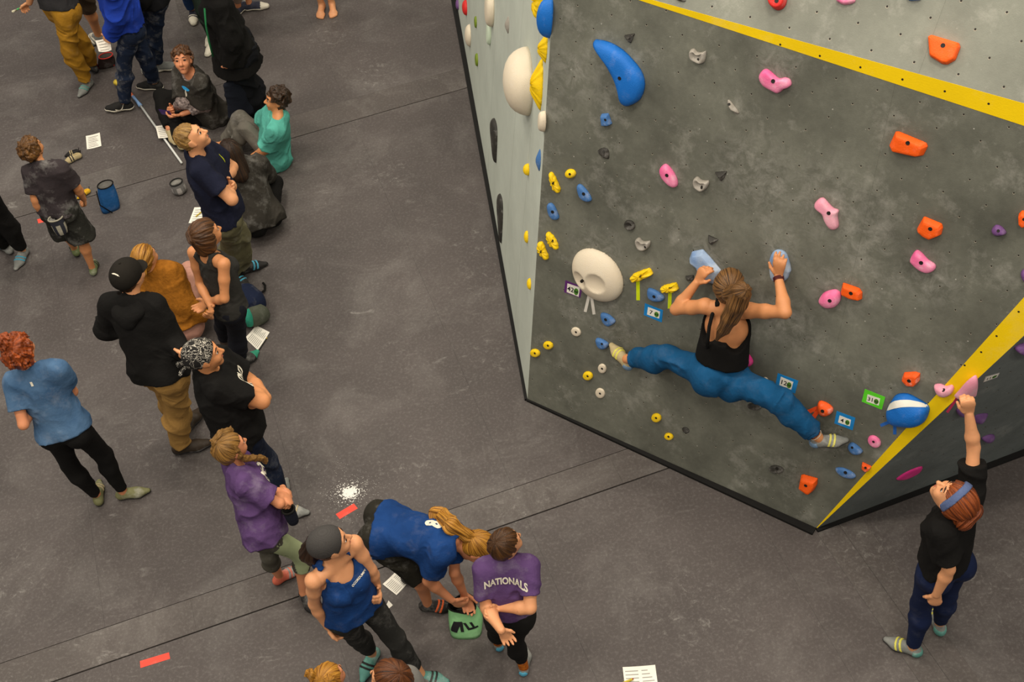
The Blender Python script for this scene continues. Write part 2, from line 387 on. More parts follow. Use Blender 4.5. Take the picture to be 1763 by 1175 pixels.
# ------------------------------------------------------------------ floor: dark vinyl mats with flush seams and cover strips
ANG = radians(13.3); E1 = a3(cos(ANG), sin(ANG), 0); E2 = a3(-sin(ANG), cos(ANG), 0)
def floor_mat(name, rgb, seed, chalk=0.55):
    M = bpy.data.materials.new(name); M.use_nodes = True; nt = M.node_tree; N = nt.nodes; L = nt.links; B = N['Principled BSDF']
    B.inputs['Roughness'].default_value = 0.62; B.inputs['Specular IOR Level'].default_value = 0.35
    tc = N.new('ShaderNodeTexCoord'); mp = N.new('ShaderNodeMapping'); mp.inputs['Location'].default_value = (seed, seed, seed); L.new(tc.outputs['Object'], mp.inputs[0])
    st = N.new('ShaderNodeMapping'); st.inputs['Scale'].default_value = (1.0, 2.6, 1.0); st.inputs['Rotation'].default_value = (0, 0, -ANG); L.new(mp.outputs[0], st.inputs[0])
    c = lin(rgb)
    def noise(sc, det=6, ro=0.6, v=None, dist=0.0):
        n = N.new('ShaderNodeTexNoise'); n.inputs['Scale'].default_value = sc; n.inputs['Detail'].default_value = det; n.inputs['Roughness'].default_value = ro; n.inputs['Distortion'].default_value = dist; L.new(v or mp.outputs[0], n.inputs['Vector']); return n.outputs['Fac']
    def ramp(src, p0, p1, v0=0.0, v1=1.0):
        r = N.new('ShaderNodeMapRange'); r.inputs[1].default_value = p0; r.inputs[2].default_value = p1; r.inputs[3].default_value = v0; r.inputs[4].default_value = v1; L.new(src, r.inputs[0]); return r.outputs[0]
    def mix(fac, a, b):
        x = N.new('ShaderNodeMix'); x.data_type = 'RGBA'; L.new(fac, x.inputs[0])
        for s, v in ((6, a), (7, b)):
            if isinstance(v, tuple): x.inputs[s].default_value = v
            else: L.new(v, x.inputs[s])
        return x.outputs[2]
    def mul(a, b):
        x = N.new('ShaderNodeMath'); x.operation = 'MULTIPLY'; L.new(a, x.inputs[0]); L.new(b, x.inputs[1]); return x.outputs[0]
    lo = tuple(v * .82 for v in c[:3]) + (1,); hi = tuple(v * 1.2 for v in c[:3]) + (1,)
    ch = (0.62, 0.60, 0.56, 1)
    out = mix(ramp(noise(0.9, 7, 0.6), 0.33, 0.67), lo, hi)
    out = mix(ramp(noise(1.3, 10, 0.72, None, 0.6), 0.50, 0.85, 0.0, chalk * .55), out, ch)          # broad dusty drifts
    streak = mul(ramp(noise(4.2, 9, 0.75, st.outputs[0], 0.8), 0.585, 0.73, 0.0, chalk), ramp(noise(0.55, 3), 0.46, 0.62))
    out = mix(streak, out, ch)                                                                          # scuffed chalk
    hand = mul(ramp(noise(16, 8, 0.8, None, 1.2), 0.61, 0.72, 0.0, chalk), ramp(noise(1.1, 3), 0.5, 0.66))
    out = mix(hand, out, ch)
    out = chalk_spots(nt, tc, out, [(*on_floor(x, y), r) for x, y, r in ((275, 765, .55), (225, 590, .28), (330, 600, .3), (835, 480, .55), (860, 600, .4), (900, 870, .35), (600, 850, .5), (700, 800, .5), (820, 420, .35), (670, 300, .4), (60, 420, .4), (110, 340, .35), (185, 260, .35), (560, 60, .45), (640, 130, .5), (1480, 950, .5), (1730, 980, .6), (1200, 1050, .7), (520, 800, .35), (40, 1000, .5))], 13.0, .42, .55)
    out = mix(ramp(noise(70, 4, 0.7), 0.38, 0.68, 0.0, 0.35), out, lo)
    out = mix(ramp(noise(45, 5, 0.75), 0.5, 0.8, 0.0, 0.16), out, ch)
    out = mix(ramp(noise(230, 2, 0.6), 0.35, 0.75, 0.0, 0.35), out, lo)                                # grain of the vinyl
    L.new(out, B.inputs['Base Color'])
    bp = N.new('ShaderNodeBump'); bp.inputs['Strength'].default_value = 0.3; bp.inputs['Distance'].default_value = 0.003; L.new(noise(170, 3), bp.inputs['Height']); L.new(bp.outputs[0], B.inputs['Normal'])
    return M
M_MAT = floor_mat('dark_vinyl', (77, 71, 69), 0.0, 0.34)
M_STRIP = floor_mat('dusty_vinyl', (80, 74, 71), 4.0, 0.42)
fl_ = MB(); fl_.prism([a3(-16, -8, -.3), a3(16, -8, -.3), a3(16, 26, -.3), a3(-16, 26, -.3)], a3(0, 0, 0), a3(0, 0, .285))
FLOOR = tag(fl_.build('floor', M_BLACK), kind='structure')
pq = lambda P: (float(np.dot(P, E1)), float(np.dot(P, E2)))
qA = pq(on_floor(655, 194))[1]; qB = pq(on_floor(990, 862))[1]; qB2 = pq(on_floor(960, 814))[1]; qA2 = qA + 0.34
p1 = pq(on_floor(105, 541))[0]; p2 = pq(on_floor(466, 693))[0]
def mat_piece(p0, pp1, q0, q1, material, gap_lo, gap_hi=0.0015, top=0.0, name='mat'):
    mb = MB(); g = 0.0004
    c = [E1 * (p0 + g) + E2 * (q0 + gap_lo), E1 * (pp1 - g) + E2 * (q0 + gap_lo), E1 * (pp1 - g) + E2 * (q1 - gap_hi), E1 * (p0 + g) + E2 * (q1 - gap_hi)]
    mb.prism(c, a3(0, 0, -0.014), a3(0, 0, top)); return mb.build(name, material, FLOOR)
dp = p2 - p1
cols = [p1 - 6 * dp, p1 - 2 * dp, p1 - dp, p1, p2, p2 + dp, p2 + 2 * dp, p2 + 3.2 * dp, p2 + 6 * dp]
for q0, q1, mt, glo, ghi in ((-6, qB, M_MAT, .0005, .007), (qB, qB2, M_STRIP, .004, .004), (qB2, qA, M_MAT, .001, .006), (qA, qA2, M_STRIP, .004, .0005), (qA2, qA2 + 3.6, M_MAT, .0005, .0005), (qA2 + 3.6, 24, M_MAT, .0005, .0005)):
    cs = cols if mt is M_MAT else [cols[0], p1 + .4 * dp, p2 + 1.5 * dp, cols[-1]]
    for i in range(len(cs) - 1): mat_piece(cs[i], cs[i + 1], q0, q1, mt, glo, ghi)
# cover strip running out from the boulder's right foot
s0, s1, t0 = on_floor(1405, 918), on_floor(1582, 1175), on_floor(1446, 917)
dd = unit(s1 - s0); sw = float(np.dot(t0 - s0, unit(a3(-dd[1], dd[0], 0))))
cn = unit(a3(-dd[1], dd[0], 0)) * (1 if sw > 0 else -1)
for k in range(2):
    mb = MB(); w_ = 0.165; a_ = s0 + dd * .0 + cn * (.004 + k * (w_ + .004)); mb.prism([a_, a_ + dd * 5, a_ + dd * 5 + cn * w_, a_ + cn * w_], a3(0, 0, 0.0), a3(0, 0, 0.004)); bevel(mb.build('cover_strip', M_STRIP, FLOOR), .002)
# a smaller cover strip at the top of the hall
sa, sb = on_floor(302, 0), on_floor(322, 74); d2 = unit(sa - sb)
mb = MB(); cn2 = a3(d2[1], -d2[0], 0); mb.prism([sb - d2 * .9, sb + d2 * 5, sb + d2 * 5 + cn2 * .3, sb - d2 * .9 + cn2 * .3], a3(0, 0, 0.0), a3(0, 0, 0.004)); bevel(mb.build('cover_strip', M_STRIP, FLOOR), .002)
# ------------------------------------------------------------------ climbing holds
def plastic(name, rgb, rgb2=None, dust=0.45, rough=0.6, dscale=14.0):
    return mat(name, rgb, rough, 0.08, 6.0, 0.25, 160.0, dust, 0.35, rgb2=rgb2, dscale=dscale)
H_BLUE = plastic('blue_polyurethane', (18, 106, 194), dust=0.10)
H_SKY = plastic('chalky_blue_polyurethane', (70, 116, 174), dust=0.40)
H_ICE = plastic('heavily_chalked_blue', (112, 146, 196), (186, 204, 224), dust=0.6)
H_YEL = plastic('yellow_polyurethane', (245, 205, 12), dust=0.12)
H_PINK = plastic('pink_polyurethane', (238, 88, 152), (246, 150, 186), dust=0.5)
H_PALE = plastic('pale_pink_polyurethane', (240, 150, 176), (244, 180, 196), dust=0.5)
H_HOT = plastic('magenta_polyurethane', (226, 52, 140), dust=0.2)
H_ORA = plastic('orange_polyurethane', (250, 94, 14), dust=0.08)
H_RED = plastic('red_polyurethane', (214, 44, 40), dust=0.3)
H_PUR = plastic('purple_polyurethane', (112, 74, 130), dust=0.2)
H_CREAM = plastic('cream_polyurethane', (232, 220, 196), (222, 208, 184), dust=0.3)
H_GREY = plastic('grey_resin', (158, 152, 142), dust=0.5)
H_BLK = plastic('dark_grey_resin', (42, 41, 38), (66, 63, 58), dust=0.35)
H_GREEN = plastic('green_polyurethane', (118, 140, 40), dust=0.1)
H_MINT = plastic('pale_mint_polyurethane', (206, 222, 198), dust=0.2)

PROF = {
    'dome': [(1, 0), (.985, .17), (.94, .36), (.86, .55), (.74, .72), (.56, .86), (.34, .95), (.14, .995)],
    'pad': [(1, 0), (.99, .2), (.965, .45), (.91, .68), (.82, .84), (.66, .95), (.4, .99), (.15, 1)],
    'block': [(1, 0), (.985, .25), (.93, .72), (.87, .92), (.78, 1.0), (.5, 1.0), (.2, 1.0)],
    'facet': [(1, 0), (.98, .12), (.80, .88), (.74, .97), (.5, 1.0), (.25, 1.0)],
    'fin': [(1, 0), (.9, .2), (.62, .55), (.36, .88), (.2, 1.0), (.08, 1.0)],
    'bowl': [(1, 0), (.985, .3), (.93, .68), (.85, .92), (.76, 1.0), (.62, .93), (.4, .72), (.18, .6)],
}
def smooth_loop(P, n=36, sharp=False):
    P = [np.asarray(p, float) for p in P]; k = len(P)
    if sharp:                                     # keep corners, slightly rounded
        Q = []
        for i in range(k):
            a, b, c = P[i - 1], P[i], P[(i + 1) % k]
            for t in (.24, .1): Q.append(b + (a - b) * t * .8)
            Q.append(b + ((a + c) / 2 - b) * .06)
            for t in (.1, .24): Q.append(b + (c - b) * t * .8)
        return Q
    Q = []; m_ = max(2, int(round(n / k)))
    for i in range(k):
        p0, p1_, p2_, p3 = P[i - 1], P[i], P[(i + 1) % k], P[(i + 2) % k]
        for j in range(m_):
            t = j / m_; Q.append(.5 * ((2 * p1_) + (p2_ - p0) * t + (2 * p0 - 5 * p1_ + 4 * p2_ - p3) * t * t + (3 * p1_ - p0 - 3 * p2_ + p3) * t ** 3))
    return Q
def oval(cx, cy, rx, ry, rot=0.0, n=12):
    r = radians(rot); return [(cx + rx * cos(t) * cos(r) - ry * sin(t) * sin(r), cy + rx * cos(t) * sin(r) + ry * sin(t) * cos(r)) for t in [2 * pi * i / n for i in range(n)]]
def crop(x0, y0, k, pts): return [(x0 + x * k, y0 + y * k) for x, y in pts]
def hold_uv(label, plane, outline, height, prof, material, bolt=None, apex=None, sharp=False, ribs=0, group=None, flat=False):
    """outline: 2D points on the wall (m); a moulded hold rising from it, with a bolt hole as its own part"""
    height *= 0.72; loop = smooth_loop(outline, 36, sharp); ar = sum(a[0] * b[1] - b[0] * a[1] for a, b in zip(loop, loop[1:] + loop[:1]))
    if ar < 0: loop = loop[::-1]
    c = sum(loop) / len(loop); ap = np.asarray(apex) if apex is not None else c; n = len(loop)
    base = plane.pt(*c); V = []; F = []
    q = np.array(loop) - c; ev, evec = np.linalg.eigh(q.T @ q); axis = evec[:, 1]; ext = np.abs(q @ axis).max()
    for s, h in PROF[prof]:
        cc = c + (ap - c) * (1 - s)
        for p in loop:
            p2 = cc + (p - c) * s; hh = h * height
            if ribs:
                w = cos(2 * pi * ribs * (np.dot(p - c, axis) / (2 * ext)) * 1.0)
                hh *= 1 + .16 * w; p2 = cc + (p - c) * s * (1 + .07 * w)
            V.append(plane.pt(p2[0], p2[1], hh))
    for i in range(len(PROF[prof]) - 1):
        for j in range(n): a = i * n; F.append([a + j, a + (j + 1) % n, a + n + (j + 1) % n, a + n + j])
    V.append(plane.pt(ap[0], ap[1], PROF[prof][-1][1] * height)); k = len(V) - 1; a = (len(PROF[prof]) - 1) * n
    F += [[a + j, a + (j + 1) % n, k] for j in range(n)]; F.append([j for j in range(n)][::-1])
    me = mesh_from('climbing_hold', V, F, material, not flat, base)
    o = link('climbing_hold', me, None, base); tag(o, label, 'climbing hold', group)
    if bolt is not None:
        bv = BVHTree.FromPolygons([Vector(v) for v in V], F); dr = unit(plane.pt(*bolt) - CAM_P)
        hit = bv.ray_cast(Vector(CAM_P), Vector(dr))
        if hit[0] is not None:
            p = np.array(hit[0]); nn = unit(np.array(hit[1]) * (1 if np.dot(hit[1], plane.n) > 0 else -1)); x = unit(np.cross(nn, a3(.3, .1, .9))); y = np.cross(nn, x); mb = MB()
            ring = lambda r, d: [p + (x * cos(t) + y * sin(t)) * r + nn * d - base for t in [2 * pi * i / 10 for i in range(10)]]
            bs = 1.0 if ext > .055 else .72; a_, b_, c_ = ring(.0120 * bs, -.002), ring(.0120 * bs, .0014), ring(.0085 * bs, .0016); d_ = ring(.006 * bs, .0010)
            mb.add(a_ + b_ + c_ + d_, [[r * 10 + i, r * 10 + (i + 1) % 10, r * 10 + 10 + (i + 1) % 10, r * 10 + 10 + i] for r in range(3) for i in range(10)] + [[30 + i for i in range(10)]])
            mb.build('bolt', M_DARK, o)
    return o
def hold(label, plane, px, height, prof, material, bolt=None, apex=None, **k):
    uv = [plane.uvpx(*p) for p in px]
    return hold_uv(label, plane, uv, height, prof, material, plane.uvpx(*bolt) if bolt else None, plane.uvpx(*apex) if apex else None, **k)
C4 = lambda *p: crop(780, 0, .34036, p)
C5 = lambda *p: crop(1250, 0, .34041, p)
C6 = lambda *p: crop(880, 380, .35739, p)
C7 = lambda *p: crop(1280, 380, .35751, p)
C8 = lambda *p: crop(1250, 650, .17026, p)
one = lambda f, x, y: f((x, y))[0]

# --- blue
hold('large bright blue crescent hold high on the grey wall', FRONT, C4((715, 205), (745, 200), (800, 215), (860, 250), (910, 300), (950, 350), (970, 400), (970, 450), (950, 500), (915, 525), (885, 532), (862, 512), (855, 480), (840, 420), (820, 370), (790, 315), (755, 260)), .10, 'pad', H_BLUE, one(C4, 842, 397), one(C4, 880, 390))
hold('small blue block hold below the bright blue crescent', FRONT, C4((750, 575), (788, 572), (806, 625), (795, 634), (757, 634)), .045, 'facet', H_SKY, one(C4, 770, 607), sharp=True)
hold('blue half moon hold just under the round yellow hold', FRONT, C4((630, 940), (650, 933), (685, 970), (703, 1010), (680, 1018), (645, 995)), .04, 'pad', H_SKY, one(C4, 660, 982))
hold('slim blue hold by the pale wall edge, above two ribbed yellow holds', FRONT, C4((480, 1035), (500, 1027), (520, 1050), (538, 1100), (515, 1110), (490, 1085)), .04, 'pad', H_SKY, one(C4, 503, 1073))
hold('long chalked pale blue slab hold under the left hand of the climber', FRONT, C6((858, 185), (872, 148), (925, 137), (960, 175), (1015, 240), (1000, 310), (960, 300), (915, 260), (895, 215)), .06, 'facet', H_ICE, None, sharp=True)
hold('chalked pale blue oval hold under the right hand of the climber', FRONT, C6((1262, 150), (1295, 138), (1330, 160), (1350, 230), (1345, 250), (1325, 285), (1262, 285), (1248, 200)), .06, 'pad', H_ICE, None)
hold('blue half moon hold between the two taped yellow holds', FRONT, C6((662, 325), (700, 335), (740, 365), (730, 385), (690, 385), (662, 365)), .04, 'pad', H_SKY, one(C6, 688, 367))
hold('blue half moon hold below the big cream sloper and its white tape', FRONT, C6((435, 445), (470, 450), (503, 480), (495, 497), (470, 506), (445, 485)), .04, 'pad', H_SKY, one(C6, 455, 478))
hold('blue foothold under the left shoe of the climber', FRONT, C6((412, 566), (440, 570), (470, 590), (465, 610), (440, 615), (420, 600)), .045, 'pad', H_SKY, one(C6, 437, 595))
hold('blue foothold under the right shoe of the climber', FRONT, C8((1245, 670), (1290, 660), (1360, 710), (1385, 750), (1350, 770), (1290, 760), (1245, 715)), .045, 'pad', H_SKY, one(C8, 1275, 712))
hold('flat blue oval hold low by the yellow band, left of the small orange hold', FRONT, C8((1110, 915), (1180, 912), (1270, 950), (1315, 995), (1290, 1018), (1200, 1005), (1130, 960)), .03, 'pad', H_SKY, one(C8, 1207, 965))
wh = hold('big blue whale shaped hold with white band across its back', FRONT, C7((690, 915), (715, 865), (740, 836), (790, 832), (840, 855), (893, 890), (895, 925), (875, 965), (835, 985), (790, 985), (740, 980), (700, 960)), .13, 'dome', H_BLUE, None)
# --- yellow
hold('round yellow hold beside a ribbed one, highest of the small yellow holds', FRONT, C4(*oval(596, 877, 27, 23)), .045, 'dome', H_YEL, one(C4, 590, 882))
hold('ribbed yellow sausage hold left of the round yellow hold', FRONT, C4((490, 880), (508, 876), (525, 905), (545, 955), (540, 973), (520, 968), (500, 930)), .04, 'pad', H_YEL, one(C4, 508, 927), ribs=4)
hold('ribbed yellow hold above the left of the cream sloper, upper of two', FRONT, C6((172, 65), (190, 57), (215, 85), (230, 125), (215, 134), (185, 110)), .04, 'pad', H_YEL, one(C6, 198, 98), ribs=4)
hold('ribbed yellow hold on the wall edge, lower of two above the cream sloper', FRONT, C6((130, 110), (155, 105), (170, 140), (183, 175), (165, 182), (135, 150)), .04, 'pad', H_YEL, one(C6, 145, 150), ribs=4)
hold('ribbed yellow bar hold with a yellow tape tail, right of the cream sloper', FRONT, C6((580, 270), (600, 250), (665, 228), (683, 240), (675, 262), (610, 290), (585, 287)), .05, 'pad', H_YEL, one(C6, 622, 267), ribs=5)
hold('ribbed yellow bar hold with tape tail beside the elbow of the climber', FRONT, C6((727, 318), (745, 308), (795, 298), (808, 315), (800, 335), (750, 342), (730, 335)), .05, 'pad', H_YEL, one(C6, 768, 325), ribs=5)
for lb, x, y, rx, ry in (('small yellow foothold at the bottom left, upper of a pair', 181, 599, 24, 18), ('small yellow foothold on the very edge, lower of the bottom left pair', 118, 636, 24, 18), ('small yellow foothold between the two cream disc holds', 372, 746, 24, 20), ('small yellow foothold below the trouser seat of the climber', 702, 948, 24, 20), ('small yellow foothold, lowest one on the grey wall', 762, 1038, 22, 15)):
    hold(lb, FRONT, C6(*oval(x, y, rx, ry, 20, 7)), .035, 'pad', H_YEL, one(C6, x - 4, y + 4))
# --- cream
hold('small cream disc hold below the blue half moon', FRONT, C6(*oval(314, 535, 25, 20, 35)), .02, 'pad', H_CREAM, one(C6, 312, 538))
hold('small cream disc hold under the left foot of the climber', FRONT, C6(*oval(440, 712, 20, 23, -20)), .02, 'pad', H_CREAM, one(C6, 438, 714))
hold('small cream disc hold, lowest of the cream holds', FRONT, C6(*oval(430, 831, 22, 25, -30)), .02, 'pad', H_CREAM, one(C6, 428, 834))
# --- grey and black
tri = dict(sharp=True)
hold('small black triangular hold right of the bright blue crescent', FRONT, C4((863, 178), (922, 168), (900, 222)), .045, 'fin', H_BLK, one(C4, 897, 186), **tri)
hold('light grey saddle hold high on the grey wall', FRONT, C4((1203, 252), (1222, 244), (1242, 262), (1268, 260), (1282, 258), (1278, 303), (1262, 318), (1235, 308), (1206, 288)), .055, 'bowl', H_GREY, one(C4, 1240, 302))
hold('thin grey fin hold near the middle top of the grey wall', FRONT, C4((1387, 515), (1400, 506), (1447, 565), (1436, 575), (1402, 548)), .04, 'fin', H_GREY, one(C4, 1396, 528))
hold('small black wedge hold below the blue block', FRONT, C4((732, 765), (755, 748), (785, 755), (790, 800), (775, 803), (750, 790)), .04, 'fin', H_BLK, one(C4, 762, 768))
hold('light grey saddle hold right of the pink oval', FRONT, C4((1222, 902), (1240, 892), (1262, 910), (1297, 914), (1290, 945), (1265, 963), (1240, 950), (1225, 932)), .055, 'bowl', H_GREY, one(C4, 1258, 948))
hold('small black triangular hold above the light grey saddle', FRONT, C4((1323, 870), (1388, 865), (1372, 903), (1357, 918)), .045, 'fin', H_BLK, None, **tri)
hold('black oval button hold above the middle grey saddle', FRONT, C4(*oval(895, 1138, 29, 23, 40)), .03, 'bowl', H_BLK, one(C4, 898, 1138))
hold('light grey saddle hold above the taped yellow holds', FRONT, C6((604, 90), (620, 80), (640, 97), (672, 97), (667, 125), (645, 139), (618, 128)), .055, 'bowl', H_GREY, one(C6, 645, 128))
hold('small black wedge hold above the pale blue slab', FRONT, C6((950, 68), (1000, 90), (985, 105), (965, 119), (950, 95)), .05, 'fin', H_BLK, None, **tri)
hold('black hold with chalky rim peeking out by the left wrist of the climber', FRONT, C6((838, 266), (880, 262), (882, 285), (845, 288)), .04, 'fin', H_BLK, None, **tri)
hold('flat black oval foothold beneath the thigh of the climber', FRONT, C8(*oval(290, 292, 73, 32, 8)), .03, 'pad', H_BLK, None)
hold('flat black oval foothold left of the square orange hold', FRONT, C8(*oval(511, 928, 75, 38, 8)), .03, 'pad', H_BLK, one(C8, 515, 925))
hold('tiny dark chip hold right of the lowest yellow footholds', FRONT, C6(*oval(841, 1010, 19, 14, 25)), .025, 'fin', H_BLK, None)
hold('small white sliver hold behind the thigh of the climber', FRONT, [(1315, 650), (1321, 651), (1327, 661), (1323, 664), (1318, 659)], .025, 'pad', H_CREAM, None)
# --- pink
hold('deep pink bone shaped hold under the yellow band', FRONT, C5((170, 385), (185, 355), (210, 348), (240, 370), (270, 395), (300, 390), (325, 400), (333, 425), (318, 440), (295, 448), (270, 467), (240, 455), (190, 425)), .06, 'pad', H_PINK, one(C5, 238, 411))
hold('pink oval hold left of the middle light grey saddle', FRONT, C4((1050, 850), (1075, 828), (1100, 845), (1130, 890), (1139, 930), (1125, 945), (1095, 930), (1060, 890)), .055, 'pad', H_PINK, one(C4, 1081, 888))
hold('pale pink bone shaped hold in the middle of the grey wall', FRONT, C5((450, 1035), (470, 1005), (495, 1000), (520, 1025), (545, 1050), (572, 1062), (566, 1090), (572, 1140), (555, 1158), (530, 1150), (505, 1110), (490, 1070)), .06, 'pad', H_PALE, one(C5, 519, 1079))
hold('pink kidney shaped hold right of the pink and orange pair', FRONT, C7((806, 180), (830, 143), (855, 148), (890, 185), (925, 210), (922, 235), (890, 246), (850, 230), (815, 200)), .06, 'pad', H_PINK, one(C7, 855, 204))
hold('pink rounded jug touching an orange hold', FRONT, C7((364, 380), (390, 345), (440, 330), (468, 345), (470, 380), (445, 412), (405, 418), (375, 402)), .07, 'dome', H_PINK, one(C7, 415, 387))
hold('magenta hold behind the waist of the climber', FRONT, crop(1020, 420, .22132, ((1155, 905), (1170, 860), (1190, 845), (1220, 858), (1250, 905), (1245, 938), (1212, 951), (1175, 937))), .06, 'dome', H_HOT, (1282, 622.5))
hold('small pink oval foothold right of the right shoe of the climber', FRONT, C7(*oval(632, 1062, 35, 24, 38)), .035, 'pad', H_PINK, one(C7, 626, 1066))
# --- orange
hold('orange plank hold high on the right of the grey wall', FRONT, C5((858, 665), (875, 664), (1015, 722), (1022, 740), (1000, 785), (980, 790), (835, 758), (826, 735)), .06, 'facet', H_ORA, one(C5, 919, 724), sharp=True)
hold('orange hexagon hold below the orange plank', FRONT, [(1578, 395), (1591, 372), (1622, 385), (1624, 392), (1621, 404), (1602, 411.5), (1589, 405)], .055, 'facet', H_ORA, (1601.5, 394.5), sharp=True)
hold('orange wedge hold touching the pink jug', FRONT, C7((480, 297), (560, 325), (574, 345), (572, 380), (520, 370), (468, 345)), .055, 'facet', H_ORA, one(C7, 517, 351), sharp=True)
hold('chalk dusted orange block hold above the blue whale', FRONT, C7((762, 760), (775, 730), (830, 727), (852, 735), (850, 770), (830, 793), (790, 790)), .055, 'facet', plastic('chalked_orange_polyurethane', (246, 92, 26), dust=0.75), one(C7, 797, 773), sharp=True)
hold('round orange hold with two orange tape tails', FRONT, C8((935, 250), (970, 235), (1040, 265), (1085, 310), (1075, 355), (1020, 385), (960, 370), (930, 320)), .065, 'dome', _mats['chalked_orange_polyurethane'], one(C8, 975, 343))
hold('square orange hold low on the grey wall', FRONT, C8((762, 985), (785, 980), (930, 1020), (925, 1080), (895, 1135), (860, 1166), (835, 1163), (740, 1095)), .07, 'facet', H_ORA, one(C8, 805, 1097), sharp=True)
hold('small orange chip hold beside the yellow band', FRONT, C8((1380, 853), (1475, 900), (1455, 935), (1420, 947), (1375, 905)), .04, 'facet', _mats['chalked_orange_polyurethane'], one(C8, 1410, 917), sharp=True)
hold('orange hold cut by the right edge of the photo', FRONT, [(1754, 368), (1760, 362), (1775, 366), (1776, 386), (1762, 391), (1755, 385)], .05, 'facet', H_ORA, (1763, 378), sharp=True)
# --- purple
hold('small dusty purple hold right of the orange hexagon', FRONT, C7((1196, 45), (1215, 20), (1240, 25), (1265, 50), (1260, 65), (1215, 68)), .05, 'dome', H_PUR, one(C7, 1227, 50))
hold('purple hold at the right edge above the yellow fold', FRONT, [(1758, 470), (1764, 463), (1776, 468), (1776, 482), (1764, 484)], .05, 'dome', H_PUR, None)
# --- upper slab
hold('large orange half round hold on the light upper slab', TOP, C5((1022, 185), (1040, 176), (1180, 218), (1187, 240), (1162, 305), (1120, 328), (1095, 325), (1030, 285)), .06, 'block', H_ORA, one(C5, 1097, 230), sharp=True)
hold('red round jug at the top edge of the photo', TOP, crop(1100, 0, .20602, ((1090, 5), (1095, -60), (1160, -95), (1235, -60), (1238, 10), (1215, 65), (1165, 88), (1115, 62))), .09, 'block', H_RED, (1337, 1.5))
hold('pink hold cut by the top edge beside the red jug', TOP, C5((560, 0), (585, -40), (630, -45), (655, 0), (640, 18), (600, 25), (575, 15)), .05, 'pad', H_PINK, None)
hold('black hold at the top edge just above the yellow band', TOP, C4((1120, -10), (1150, -15), (1178, 0), (1170, 11), (1145, 6)), .03, 'fin', H_BLK, None)
hold('blue hold at the top edge of the upper slab, mostly out of sight', TOP, C5((915, -20), (950, -30), (985, -15), (985, 0), (950, 5), (925, 2)), .04, 'pad', H_SKY, None)
# --- right face
hold('pale pink bow shaped hold left of the yellow fold', FRONT, C7((920, 790), (950, 785), (975, 795), (1005, 790), (1015, 805), (1005, 830), (975, 845), (945, 838), (928, 820)), .07, 'dome', H_PALE, one(C7, 963, 817))
hold('pink fin shaped hold by the fist of the woman with the raised arm', RIGHT, C7((1015, 845), (1040, 815), (1075, 775), (1115, 745), (1124, 760), (1118, 815), (1105, 832), (1070, 835), (1035, 850)), .07, 'dome', H_PALE, None)
hold('thin magenta wedge hold alone on the dark overhanging face', RIGHT, crop(1280, 620, .4721, ((557, 433), (600, 405), (650, 388), (642, 408), (600, 430), (575, 436))), .02, 'pad', H_HOT, None)
hold('big purple hold at the right edge of the dark face', RIGHT, [(1746, 600), (1757, 592), (1775, 590), (1778, 604), (1762, 606)], .08, 'dome', H_PUR, None)
hold('spiky purple hold right of the raised fist', RIGHT, [(1674, 722), (1682, 714), (1700, 712), (1698, 719), (1686, 728), (1676, 728)], .05, 'fin', H_PUR, None)
hold('purple hold below the spiky purple one', RIGHT, [(1690, 754), (1704, 748), (1712, 750), (1704, 758), (1694, 759)], .05, 'dome', H_PUR, None)
hold('purple hold half hidden behind the pink tape tails', RIGHT, [(1646, 706), (1654, 701), (1662, 705), (1660, 713), (1650, 714)], .05, 'dome', H_PUR, None)
# --- pale left wall (seen almost edge on)
def hold_left(label, x, y, ru, rv, height, prof, material, rot=0, **k):
    c = LEFT.uvpx(x, y); return hold_uv(label, LEFT, oval(c[0], c[1], ru, rv, rot, 10), height, prof, material, **k)
hold_left('huge cream dome hold on the pale side wall', 909, 140, .24, .235, .24, 'dome', H_CREAM, 8)
hold_left('yellow diamond ribbed hold beside the huge cream dome', 932, 146, .06, .17, .09, 'fin', H_YEL, 12, ribs=6)
hold_left('yellow ribbed hold above the diamond, on the pale side wall', 940, 84, .05, .10, .065, 'fin', H_YEL, 0, ribs=5)
hold_left('yellow ribbed hold cut by the top edge of the photo', 936, 2, .07, .12, .09, 'pad', H_YEL, 10, ribs=5)
hold_left('bright blue dome hold near the top of the pale side wall', 948, 30, .07, .14, .12, 'dome', H_BLUE, 0)
hold_left('cream wedge hold halfway up the edge of the pale side wall', 938, 209, .05, .075, .06, 'pad', H_CREAM)
hold_left('slim blue wedge hold on the edge of the pale side wall', 929, 276, .05, .085, .035, 'fin', H_SKY)
hold_left('yellow button hold on the pale side wall, upper of three', 910, 292, .04, .045, .055, 'dome', H_YEL)
hold_left('yellow button hold on the pale side wall, middle of three', 908, 408, .04, .05, .035, 'dome', H_YEL)
hold_left('yellow button hold on the pale side wall, lowest of three', 913, 489, .04, .045, .035, 'dome', H_YEL)
c_ = LEFT.uvpx(852, 232); hold_uv('black plate hold on the pale side wall, upper of two', LEFT, [c_ + a3(x, y) for x, y in ((-.15, .02), (-.10, .10), (.0, .15), (.10, .16), (.15, .10), (.17, -.05), (.17, -.17), (.05, -.12), (-.08, -.05))], .05, 'pad', H_BLK)
c_ = LEFT.uvpx(862, 367); hold_uv('black plate hold on the pale side wall, lower of two', LEFT, [c_ + a3(x, y) for x, y in ((-.14, .04), (-.10, .13), (.0, .18), (.08, .18), (.13, .10), (.15, -.06), (.15, -.21), (.05, -.14), (-.06, -.06))], .04, 'pad', H_BLK)
hold_left('red orange dome hold far up the pale side wall', 803, 13, .08, .075, .06, 'dome', H_RED)
hold_left('purple hold far back on the pale side wall', 789, 8, .06, .05, .04, 'dome', H_PUR)
hold_left('cream pocket hold at the top of the pale side wall', 848, 16, .12, .15, .085, 'pad', H_CREAM)
